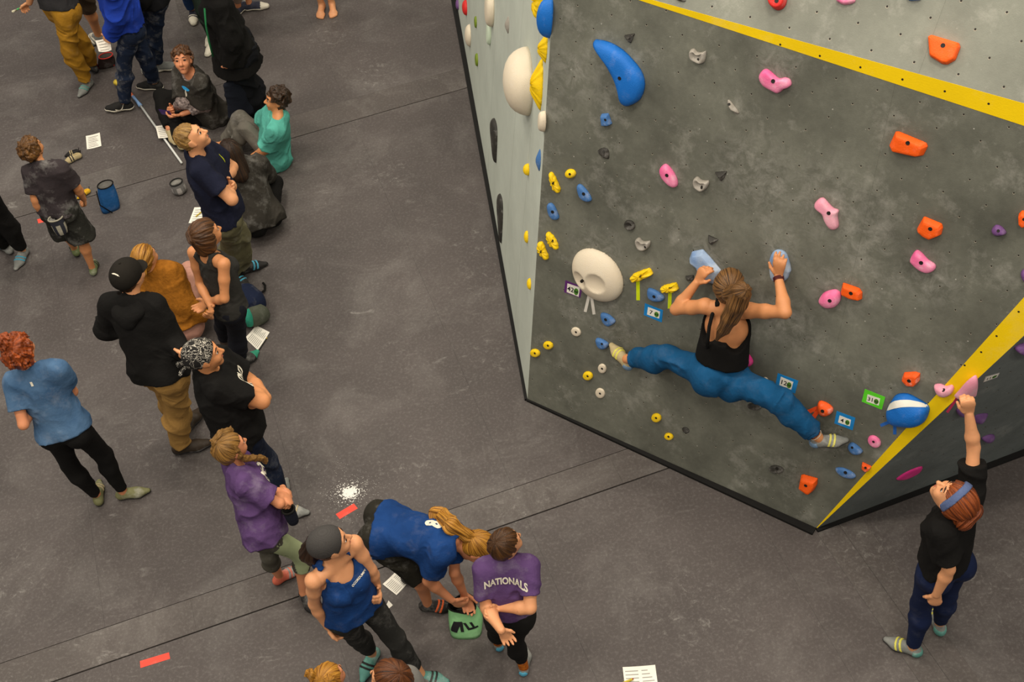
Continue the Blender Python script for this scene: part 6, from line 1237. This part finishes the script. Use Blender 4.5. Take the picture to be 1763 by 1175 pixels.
for sd in 'LR':
    kn, an = p.J['knee' + sd], p.J['ank' + sd]; c0, c1 = kn + (an - kn) * .74, kn + (an - kn) * .86
    p.add('rolled_cuff', [(.006, [cone(c0, c1, .066 * p.k, .064 * p.k, flat_a=True, flat_b=True)])], .0065, TEALT, (), folds(.004, 40, 8), parent=p.trousers)
def off_wall(x, y, d):
    r_ = px_ray(x, y); return CAM_P + r_ * (np.dot(FRONT.pt(0, 0, d) - CAM_P, FRONT.n) / np.dot(r_, FRONT.n))
pt = [p.hp(.046, -.088, .078), p.hp(.058, -.125, .075), off_wall(1276, 502, .385), off_wall(1269, 524, .385), off_wall(1258, 546, .375), off_wall(1245, 568, .355), off_wall(1234, 585, .335)]
p.hair(hairmat('streaked_hair', (52, 32, 14), (138, 98, 54)), 'short', amp=.003, pole=(.046, -.092, .082), vol=.017, nape=-.05, chain=[('ponytail', pt, [.024, .042, .056, .060, .052, .034, .010], .006, 60), ('hair_tie', [p.hp(.048, -.098, .080), p.hp(.051, -.106, .079)], [.027, .027], 0.0, 1)])
for o in list(p.hairo.children):
    if o.name.startswith('hair_tie'): o.data.materials[0] = BLK_SH
for sd in 'LR': p.shoe(sd, TAN_SH if sd == 'L' else GREY_SH, RUBBER, strap=YEL_SH, heel=BLUE_HEEL)
def band(P_, name, c, axis, r, w, material, parent=None):
    ax_ = unit(axis); x = unit(np.cross(ax_, a3(.2, .3, .9))); y = np.cross(ax_, x); mb = MB()
    mb.tube([c + (x * cos(t) + y * sin(t)) * r - P_.base for t in np.linspace(0, 2 * pi, 17)], w, 6); return mb.build(name, material, parent or P_.bodyo, True)
CORD = mat('maroon_cord', (84, 30, 36), .8, .2, 30, .2, 80)
for i in range(3): band(p, 'bracelet', p.J['wrR'] + (p.J['elR'] - p.J['wrR']) * (.02 + .035 * i), p.J['elR'] - p.J['wrR'], .030, .0035, CORD)
for i in range(3): band(p, 'anklet', p.J['ankR'] + (p.J['kneeR'] - p.J['ankR']) * (.06 + .03 * i), p.J['kneeR'] - p.J['ankR'], .040, .0022, [WHITE_SH, CORD, WHITE_SH][i])
# ------------------------------------------------------------------ things lying on the mats or held
PRINT = mat('grey_print', (150, 148, 142), .8, .05, bump=0)
def sheet(label, quad, lines=6, z=.001, cat='paper', name='paper_sheet', curl=.004, lift=None, split=False):
    Q = [on_floor(x, y, z if lift is None else lift[i]) for i, (x, y) in enumerate(quad)]; c = sum(Q) / 4
    bil = lambda s, t: (Q[0] * (1 - s) + Q[1] * s) * (1 - t) + (Q[3] * (1 - s) + Q[2] * s) * t
    up = a3(0, 0, 1); n = 5; top = []; bot = []
    for i in range(n):
        for j in range(n):
            s_, t = i / (n - 1), j / (n - 1); h = curl * (abs(s_ - .5) * 2) ** 2 + curl * .6 * (t - .5) ** 2
            top.append(bil(s_, t) + up * (h + .0009) - c); bot.append(bil(s_, t) + up * h - c)
    ix = lambda i, j: i * n + j; F = [[ix(i, j), ix(i + 1, j), ix(i + 1, j + 1), ix(i, j + 1)] for i in range(n - 1) for j in range(n - 1)]
    F2 = [[q + n * n for q in f[::-1]] for f in F]; rim = [ix(i, 0) for i in range(n)] + [ix(n - 1, j) for j in range(1, n)] + [ix(i, n - 1) for i in range(n - 2, -1, -1)] + [ix(0, j) for j in range(n - 2, 0, -1)]
    F3 = [[rim[k], rim[(k + 1) % len(rim)], rim[(k + 1) % len(rim)] + n * n, rim[k] + n * n] for k in range(len(rim))]
    mb = MB(); mb.add(top + bot, F + F2 + F3); o = mb.build(name, PAPER); o.location = c; tag(o, label, cat)
    if lines:
        mb = MB()
        for k in range(lines):
            t = .16 + .7 * k / max(1, lines - 1); s1_ = .86 - .22 * ((k * 37) % 10) / 10
            cells = [(.12, s1_)] if not split else [(.06, .46), (.56, .56 + .38 * (.5 + .5 * ((k * 53) % 10) / 10))]
            for a_, b_ in cells:
                P4 = [bil(a_, t), bil(b_, t), bil(b_, t + .035), bil(a_, t + .035)]
                hh = [curl * (abs(q - .5) * 2) ** 2 + curl * .6 * (t - .5) ** 2 + .0016 for q in (a_, b_, b_, a_)]
                m_ = (P4[0] + P4[1]) / 2, (P4[2] + P4[3]) / 2
                mb.add([P4[i] + up * hh[i] - c for i in range(4)], [[0, 1, 2, 3]])
        mb.build('printed_lines', PRINT, o)
    return o
sheet('score sheet lying alone on the mat between the boy and the brush pole', [(148, 235), (172, 229), (175, 252), (150, 258)], 7)
sheet('folded score sheet lying across the long brush pole', [(268, 218), (289, 214), (298, 236), (273, 239)], 6, z=.045)
pc = sheet('score sheet with a pencil on it, behind the fair haired man', [(335, 358), (356, 356), (353, 384), (325, 385)], 6)
sheet('open booklet beside the dark rucksack and the green toed shoe', [(422, 583), (441, 561), (464.5, 573), (444, 604)], 8, split=True)
sheet('small paper scrap by the legs of the racerback woman', [(371.5, 556.5), (375.6, 543), (381, 543), (377, 558)], 0)
sheet('printed booklet under the bent over girl', [(659, 1007), (686, 981), (708, 998), (683, 1026)], 8, split=True)
sheet('torn white paper corner below the printed booklet', [(664, 1045), (669, 1035), (676.5, 1043), (668, 1050)], 0)
ph = sheet('open booklet with a red marker at the bottom edge', [(1072, 1150), (1128, 1146), (1134, 1190), (1077, 1194)], 6, split=True)
def pen(label, a, b, r, rgb, rgb2, z=.010, cat='pen', name='pencil'):
    A_, B_2 = on_floor(*a, z), on_floor(*b, z); c = (A_ + B_2) / 2; d = B_2 - A_
    root = tag(empty(name, c), label, cat); mb = MB(); mb.tube([A_ - c, B_2 - c - d * .12], r, 6); mb.build('barrel', mat('pen_%d' % rgb[0], rgb, .4, .05, bump=0), root)
    mb = MB(); mb.tube([B_2 - c - d * .12, B_2 - c], [r, r * .2], 6); mb.build('tip', mat('pen_tip_%d' % rgb2[0], rgb2, .5, .05, bump=0), root)
pen('yellow and black pencil on the score sheet by the fair haired man', (337, 373), (348, 364), .005, (190, 168, 50), (30, 28, 26), .012)
pen('yellow pencil under the edge of the open booklet', (446, 603), (460, 581), .005, (40, 38, 34), (214, 180, 40), .008)
pen('red marker on the booklet at the bottom edge', (1070, 1178), (1091, 1169), .008, (190, 30, 30), (150, 20, 24), .014, name='marker')
def floor_tape(label, quad, rgb=(226, 74, 58)):
    Q = [on_floor(*q, .0004) for q in quad]; c = sum(Q) / 4; mb = MB(); mb.prism([q - c for q in Q], a3(0, 0, 0), a3(0, 0, .0012))
    o = mb.build('tape_strip', mat('red_tape', rgb, .6, .08, 20, .1, 120, .12)); o.location = c; tag(o, label, 'tape')
floor_tape('red tape mark beside the chalk spill', [(578, 886), (609, 867.5), (616, 876), (585, 894.5)])
floor_tape('red tape mark at the lower left corner', [(241, 1139), (291, 1124), (293, 1135), (242, 1151)])
floor_tape('small red tape mark behind the boy with the chalk bag', [(64, 378), (76, 375), (78, 382), (66, 385)])

# long brush pole
pa, pb, pc2, pd_, pe = on_floor(313, 281, .02), on_floor(242, 182, .03), on_floor(229, 166, .035), on_floor(222, 157, .035), on_floor(203, 143, .04)
root = tag(empty('brush_pole', pa), 'long white brush pole with blue grip lying between the spectators', 'brush pole')
mb = MB(); mb.tube([pa - pa, pb - pa], .011, 8); mb.build('pole', mat('white_tube', (206, 208, 204), .4, .05, bump=0), root, True)
mb = MB(); mb.tube([pb - pa, pb + (pc2 - pb) * .35 - pa, pc2 - pa], [.020, .016, .015], 8); mb.build('grip', mat('pale_blue_grip', (128, 164, 210), .6, .12, 20, .2, 60), root, True)
mb = MB(); mb.tube([pc2 - pa, pd_ - pa], [.013, .018], 8); mb.build('brush_neck', mat('orange_neck', (206, 106, 70), .6, .1, bump=.1), root, True)
mb = MB(); mb.tube([pd_ - pa, pe - pa], [.010, .010], 8); mb.tube([pe - pa - a3(.03, -.02, 0), pe - pa + a3(.03, -.02, 0)], [.03, .03], 8); mb.build('brush_head', mat('yellow_bristle', (216, 190, 70), .8, .15, 40, .4, 120), root, True)

# sack shaped chalk buckets
def bucket(label, base_px, top_px, wid, dep, hgt, yaw, col_m, rim_m, lin_m, lean=(0, 0), pinch=0.0, cat='chalk bucket', name='chalk_bucket', open_k=1.0):
    b = on_floor(*base_px); r = radians(yaw); X = a3(cos(r), sin(r), 0); Y = a3(-sin(r), cos(r), 0); root = tag(empty(name, b), label, cat); n = 28
    t_c = on_floor(*top_px, hgt) - b; V = []; F = []; lev = 9
    def ring(t, off=0.0):
        c = t_c * t; c[2] = hgt * t; out = []
        for k in range(n):
            a = 2 * pi * k / n; e = .55 + .45 * t; sx = abs(cos(a)) ** e * np.sign(cos(a)); sy = abs(sin(a)) ** e * np.sign(sin(a))
            bul = 1 + .10 * sin(pi * min(1, t * 1.3)) - .05 * (t > .8); fold_ = 1 + pinch * .10 * sin(a * 3 + 4 * t) * t
            out.append(c + X * sx * (wid / 2 * bul * fold_ * (1 - .08 * t) - off) + Y * sy * (dep / 2 * bul * fold_ * (1 - .08 * t * (2 - open_k)) - off))
        return out
    rings = [ring(i / (lev - 1)) for i in range(lev)]
    for q in rings: V += q
    F = [[i * n + k, i * n + (k + 1) % n, (i + 1) * n + (k + 1) % n, (i + 1) * n + k] for i in range(lev - 1) for k in range(n)] + [list(range(n))[::-1]]
    bd_ = link('body', mesh_from('body', V, F, col_m), root)
    ins = [ring(t, .006) for t in (1.0, .8, .55, .35)]; V = [p_ for q in ins for p_ in q]; F = [[i * n + (k + 1) % n, i * n + k, (i + 1) * n + k, (i + 1) * n + (k + 1) % n] for i in range(3) for k in range(n)] + [[3 * n + k for k in range(n)]]
    link('lining', mesh_from('lining', V, F, lin_m), root)
    mb = MB(); tp = ring(1.0, .003); mb.tube(tp + tp[:1], .006, 6); mb.build('rim', rim_m, root, True)
    return root, bd_, X, Y
BLUEB = cloth('blue_nylon', (34, 84, 138), .10); LINING = cloth('chalky_lining', (168, 166, 160), .5)
rb, bb_, X_, Y_ = bucket('blue chalk bucket standing on the mat right of the boy', (190, 358), (181, 318), .17, .14, .24, 20, BLUEB, BLACK, LINING)
mb = MB(); mb.tube([a3(-.05, -.02, .23), a3(-.045, -.09, .12), a3(.03, -.085, .01)], .006, 6); mb.build('piping', BLACK, rb, True)
MINT = cloth('mint_nylon', (134, 190, 132), .12)
rg, bg_, X_, Y_ = bucket('mint green chalk bucket under the hands of the bent over girl', (803, 1082), (797, 1041), .21, .17, .19, -8, MINT, BLACK, cloth('black_lining', (30, 29, 28), .5), pinch=1.2)
def bucket_print(root, bd_, V2, F, az, zc, material, nm):
    d = a3(cos(az), sin(az), 0); rt = a3(-sin(az), cos(az), 0); lay_on(bd_, a3(0, 0, 0), V2, F, a3(0, 0, zc), rt, a3(0, 0, 1), d, material, nm, .004, .4)
V, F = text_geo('LL', .06); bucket_print(rg, bg_, V * .060, F, radians(-48), .10, INK, 'lettering')
bucket_print(rg, bg_, [(-.03, -.035), (.012, -.035), (.012, .035), (-.03, .035)], [[0, 1, 2, 3]], radians(-142), .10, INK, 'black_block')
bucket_print(rg, bg_, [(-.006, -.03), (.014, -.03), (.000, .03), (-.020, .03)], [[0, 1, 2, 3]], radians(-112), .10, INK, 'lettering')

def pouch(label, top, bot, r0, r1, col_m, rim_m, pat=None, cat='chalk bag', name='chalk_bag', squash=1.0, lin_m=None):
    """round chalk bag: pouch with a stiff rim and a mouth"""
    top = np.asarray(top, float); bot = np.asarray(bot, float); ax_ = unit(top - bot); x = unit(np.cross(ax_, a3(.3, .2, .1))); y = np.cross(ax_, x); n = 20; root = tag(empty(name, bot), label, cat)
    prof = [(0, .0), (.03, .62), (.10, .90), (.35, 1.02), (.7, 1.0), (1.0, .97)]; V = []
    for t, k in prof:
        c = bot + (top - bot) * t - bot; r = (r0 + (r1 - r0) * t) * k
        V += [c + (x * cos(2 * pi * i / n) + y * sin(2 * pi * i / n) * squash) * r for i in range(n)]
    F = [[j * n + i, j * n + (i + 1) % n, (j + 1) * n + (i + 1) % n, (j + 1) * n + i] for j in range(len(prof) - 1) for i in range(n)]
    b_ = link('pouch', mesh_from('pouch', V, F, [col_m] + ([pat] if pat else [])), root)
    if pat: b_.data.polygons.foreach_set('material_index', [1 if ((k // n) in (2, 3) and (k % n) % 4 in (0, 1)) else 0 for k in range(len(F))])
    L_ = top - bot; rr_ = r1 * .97
    mb = MB(); mb.tube([L_ + (x * cos(2 * pi * i / n) + y * sin(2 * pi * i / n) * squash) * rr_ for i in range(n + 1)], .007, 6); mb.build('rim', rim_m, root, True)
    V = []
    for t, k in ((1, .95), (.75, .9), (.6, .6)): V += [L_ * t + (x * cos(2 * pi * i / n) + y * sin(2 * pi * i / n) * squash) * r1 * k for i in range(n)]
    link('lining', mesh_from('lining', V, [[j * n + (i + 1) % n, j * n + i, (j + 1) * n + i, (j + 1) * n + (i + 1) % n] for j in range(2) for i in range(n)] + [[2 * n + i for i in range(n)]], lin_m or LINING), root)
    return root
hb = BOY.J['pelvis'] - BOY.T[1] * .155 + BOY.T[0] * .02
tb = on_floor(111, 358, .74); bb2 = on_floor(123, 387, .585)
pouch('chalk bag with a pale patterned side hanging from the waist of the boy', hb + a3(0, 0, .03), hb + a3(.01, -.03, -.13), .052, .062, cloth('dark_patterned_nylon', (46, 48, 56)), cloth('pale_rim', (150, 146, 130)), cloth('pale_patch', (160, 156, 140)))
gb = on_floor(311, 331)
pouch('round grey checked chalk bag on the mat behind the fair haired man', gb + a3(-.01, .01, .115), gb + a3(0, 0, .0), .072, .060, cloth('grey_check', (116, 114, 112), .2), cloth('dark_cord', (40, 39, 38)), cloth('light_check', (168, 164, 160)))
nb = on_floor(903, 1062, .70)
pouch('black chalk bag at the right hip of the boy in the NATIONALS tee', nb + a3(0, 0, .05), nb + a3(0, -.01, -.07), .045, .05, BLACK, BLACK, lin_m=BLACK)
fb = BRAID.J['haL'] + a3(.01, -.03, -.04)
pouch('small black chalk bag held by the girl with the braid', fb + a3(-.02, .02, .02), fb + a3(-.01, .0, -.11), .035, .042, cloth('navy_nylon', (26, 28, 38)), BLACK, lin_m=BLACK)
rbx = on_floor(181, 112)
root, bd2, X_, Y_ = bucket('red and black chalk bucket on the mat behind the blue hoodie', (184, 112), (182, 96), .17, .13, .14, 10, cloth('black_red_nylon', (52, 40, 38), .2), mat('red_piping', (190, 52, 44), .7, .05, bump=.1), LINING)
mb = MB(); mb.tube([a3(-.09, -.03, .01), a3(-.095, -.03, .10)], .012, 6); mb.tube([a3(-.09, -.05, .015), a3(.09, -.04, .015)], .010, 6); mb.build('red_piping', _mats['red_piping'], root, True)

# loose climbing shoes
def loose_shoe(label, heel_px, toe_px, upper, accent, z=.0):
    h_, t_ = on_floor(*heel_px), on_floor(*toe_px); d = unit(t_ - h_); r = a3(d[1], -d[0], 0); u = a3(0, 0, 1); L_ = np.linalg.norm(t_ - h_); k = L_ / .235; root = tag(empty('climbing_shoe', h_), label, 'shoe')
    at = lambda x, y, zz: h_ + (r * x + d * y + u * zz) * k; R = np.array([r, d, u])
    P = lambda e: [ell(at(0, .035, .034), R, a3(.031, .036, .034) * k + e), cone(at(0, .06, .055), at(.003, .14, .040), .030 * k + e, .034 * k + e), cone(at(0, .045, .032), at(.004, .165, .026), .030 * k + e, .038 * k + e, u, .75), cone(at(.004, .165, .026), at(.014, .225, .017), .037 * k + e, .020 * k + e, u, .75)]
    def add(nm, e, m_, cuts, par=root, loc0=h_):
        o = link(nm, sdf_mesh(nm, [(.008, P(e))], .005, m_, h_, cuts, None, .006), par); return o
    mouth = carve(ell(at(0, .055, .085), R, a3(.024, .045, .045) * k))
    up_ = add('upper', 0, upper, [half(at(0, 0, .006), -u), mouth])
    add('sole', .003, RUBBER, [half(at(0, 0, .001), -u), half(at(0, 0, .016), u)], up_)
    for y0 in (.105, .135): add('strap', .004, accent, [half(at(0, y0, 0), -d), half(at(0, y0 + .016, 0), d), half(at(0, 0, .028), -u)], up_)
    mb = MB(); mb.tube([at(0, .005, .065) - h_, at(0, -.012, .095) - h_, at(0, .004, .10) - h_], .005 * k, 6); mb.build('pull_loop', BLK_SH, up_, True)
    return root
loose_shoe('tan and black climbing shoe lying above the boy, next to the lone score sheet', (142, 270), (111, 284), TAN_SH, BLK_SH)
loose_shoe('dark climbing shoe leaning behind the tan one', (138, 263), (113, 271), BLK_SH, TAN_SH)
loose_shoe('yellow and black climbing shoe by the hand of the boy', (156, 330), (135, 344), mat('amber_shoe', (216, 170, 30), .7, .15, 12, .2, 60, .2), BLK_SH)

# rucksack on the mat
rk = on_floor(432, 552); root = tag(empty('rucksack', rk), 'navy and grey green rucksack with loose straps behind the racerback woman', 'rucksack')
K3 = np.eye(3); pk = lambda x, y, z: on_floor(x, y, z)
link('main_body', sdf_mesh('main_body', [(.02, [ell(pk(428, 520, .12), K3, (.14, .12, .12)), ell(pk(424, 508, .13), K3, (.10, .09, .10))])], .0085, cloth('navy_ripstop', (26, 34, 56), .1), rk, [half(a3(0, 0, .003), a3(0, 0, -1))], folds(.010, 30, 7)), root)
link('front_pocket', sdf_mesh('front_pocket', [(.02, [ell(pk(436, 544, .08), K3, (.12, .085, .08)), ell(pk(446, 540, .06), K3, (.07, .09, .06))])], .0085, cloth('grey_green_ripstop', (74, 78, 66), .1), rk, [half(a3(0, 0, .003), a3(0, 0, -1))], folds(.010, 30, 8)), root)
link('teal_panel', sdf_mesh('teal_panel', [(.01, [ell(pk(428, 548, .10), K3, (.05, .075, .075))])], .0085, cloth('teal_ripstop', (44, 132, 110), .05), rk, [half(a3(0, 0, .003), a3(0, 0, -1))], folds(.008, 30, 9)), root)
for pts in ([(436, 508, .14), (448, 506, .05), (456, 500, .02), (456.5, 492, .02), (452.5, 487, .03)], [(441, 510, .12), (449, 513, .06), (450, 523, .03), (445, 527, .03), (440, 518, .06)], [(448, 526, .10), (456, 536, .06), (458, 550, .03), (447, 556, .04)]):
    mb = MB(); mb.tube([pk(*q) - rk for q in pts], .010, 6); mb.build('strap', BLACK, root, True)

# rucksack worn at the back, tote, phone, brush, sheet in hand
q = PACK; c = q.tp(0, -.20, .52); root = tag(empty('rucksack', c), 'black rucksack on the back of the person behind the blue hoodie', 'rucksack')
link('main_body', sdf_mesh('main_body', [(.02, [ell(c, q.T, (.16, .10, .24)), ell(q.tp(0, -.26, .38), q.T, (.12, .07, .13))])], .009, cloth('black_ripstop', (24, 24, 25)), c, (), folds(.008, 28, 5)), root)
for x in (-.11, .11):
    mb = MB(); mb.tube([q.tp(x, -.14, .85) - c, q.tp(x, -.02, 1.06) - c, q.tp(x, .12, .85) - c, q.tp(x * 1.1, .10, .45) - c, q.tp(x * 1.2, -.12, .25) - c], .014, 6); mb.build('shoulder_strap', BLACK, root, True)
q = COATP; w = q.J['haL']; tl = w + a3(-.02, -.02, -.02); root = tag(empty('tote_bag', tl), 'dark navy tote bag hanging by the long black coat', 'bag')
f_ = unit(a3(cos(radians(200)), sin(radians(200)), 0)); s_ = a3(-f_[1], f_[0], 0)
link('bag_body', sdf_mesh('bag_body', [(.015, [cone(tl - f_ * .06 + a3(0, 0, -.10), tl + f_ * .06 + a3(0, 0, -.10), .02, .02), cone(tl - f_ * .08 + a3(0, 0, -.44), tl + f_ * .08 + a3(0, 0, -.44), .035, .035), cone(tl + a3(0, 0, -.16), tl + a3(0, 0, -.40), .09, .11, s_, .35)])], .009, cloth('midnight_canvas', (24, 27, 36)), tl, (), folds(.006, 28, 5)), root)
mb = MB(); mb.tube([-f_ * .05 + a3(0, 0, -.10), -f_ * .01 + a3(0, 0, .0), f_ * .01 + a3(0, 0, .0), f_ * .05 + a3(0, 0, -.10)], .008, 6); mb.build('handle', BLACK, root, True)
mb = MB(); b_ = COATP.base; mb.tube([COATP.tp(-.12, .13, .98) - b_, COATP.tp(-.14, .17, .7) - b_, COATP.tp(-.13, .19, .4) - b_, COATP.tp(-.12, .20, .1) - b_], .009, 6); mb.build('green_lining_edge', cloth('green_lining', (36, 104, 62)), COATP.root, True)
hp_ = (GREYW.J['haL'] + GREYW.J['haR']) / 2 + a3(0, 0, .03); root = tag(empty('phone', hp_), 'purple phone in the hands of the woman looking up', 'phone')
mb = MB(); e1_ = unit(a3(.8, -.5, .1)) * .07; e2_ = unit(np.cross(e1_, a3(0, 0, 1)) + a3(0, 0, .3)) * .034; mb.prism([-e1_ - e2_, e1_ - e2_, e1_ + e2_, -e1_ + e2_], a3(0, 0, -.004), a3(0, 0, .004)); bevel(mb.build('case', mat('purple_case', (74, 50, 120), .4, .05, bump=0), root), .003)
mb = MB(); mb.prism([-e1_ * .92 - e2_ * .9, e1_ * .92 - e2_ * .9, e1_ * .92 + e2_ * .9, -e1_ * .92 + e2_ * .9], a3(0, 0, .0042), a3(0, 0, .0052)); mb.build('screen', mat('dark_glass', (18, 18, 22), .1, 0, bump=0), root)
wb = MUST.J['haR']; root = tag(empty('hold_brush', wb), 'small green hold brush in a hand at the top left corner', 'brush'); t2 = on_floor(22, 20, 1.0) - wb
mb = MB(); mb.tube([a3(0, 0, 0), t2 * .6], .008, 6); mb.build('handle', mat('mint_plastic', (80, 190, 110), .5, .05, bump=0), root, True)
mb = MB(); mb.tube([t2 * .6, t2], [.010, .012], 6); mb.build('bristles', mat('pale_bristle', (200, 196, 170), .9, .1, 60, .5, 120), root, True)
bh = BLUEH.J['haL']; sheet('papers held by the person in the blue hoodie', [(165, 72), (189, 64), (193, 88), (171, 91)], 4, z=.80, curl=.012)

# spilt chalk: a powder heap of many crumbs
rs = np.random.RandomState(4); mb = MB(); c0 = on_floor(602, 848)
for i in range(700):
    r = abs(rs.normal(0, .13 if i > 200 else .05)); a = rs.uniform(0, 2 * pi); s_ = max(.0014, .012 * math.exp(-r / .07) * rs.uniform(.3, 1.2)); x, y = r * cos(a) * 1.2, r * sin(a)
    k = 6; ring = [a3(x + s_ * rs.uniform(.7, 1.3) * cos(2 * pi * j / k), y + s_ * rs.uniform(.7, 1.3) * sin(2 * pi * j / k), 0) for j in range(k)]
    mb.add(ring + [a3(x, y, s_ * .28)], [[j, (j + 1) % k, k] for j in range(k)])
o = mb.build('chalk_spill', mat('chalk_powder', (232, 230, 224), .95, .04, 30, .3, 200)); o.location = c0 + a3(0, 0, .0006); tag(o, 'white chalk spill on the mat above the red tape mark', 'chalk', kind='stuff')

# ------------------------------------------------------------------ groups of repeated things
for o in SC.objects:
    c = o.get('category')
    if o.parent or not c or o.get('group'): continue
    n = o.name.split('.')[0]
    if n == 'climbing_hold':
        p_ = np.array(o.location); d_ = {w: abs(np.dot(p_ - q.o, q.n)) for w, q in (('grey wall', FRONT), ('light upper slab', TOP), ('pale side wall', LEFT), ('dark overhanging face', RIGHT))}
        o['group'] = 'climbing holds on the ' + min(d_, key=d_.get)
    elif n == 'person' and 'climber' not in o['label']: o['group'] = 'spectators on the mats'
    elif n == 'paper_sheet': o['group'] = 'score sheets and paper'
    elif n == 'route_card': o['group'] = 'route cards on the boulder'
    elif n == 'tape_strip': o['group'] = 'red tape marks on the mats' if o['label'].startswith(('red', 'small red')) else 'tape tails under the start holds'
    elif n in ('chalk_bag', 'chalk_bucket', 'climbing_shoe', 'rucksack', 'pencil'): o['group'] = {'chalk_bag': 'chalk bags', 'chalk_bucket': 'chalk buckets', 'climbing_shoe': 'loose climbing shoes', 'rucksack': 'rucksacks', 'pencil': 'pencils'}[n]
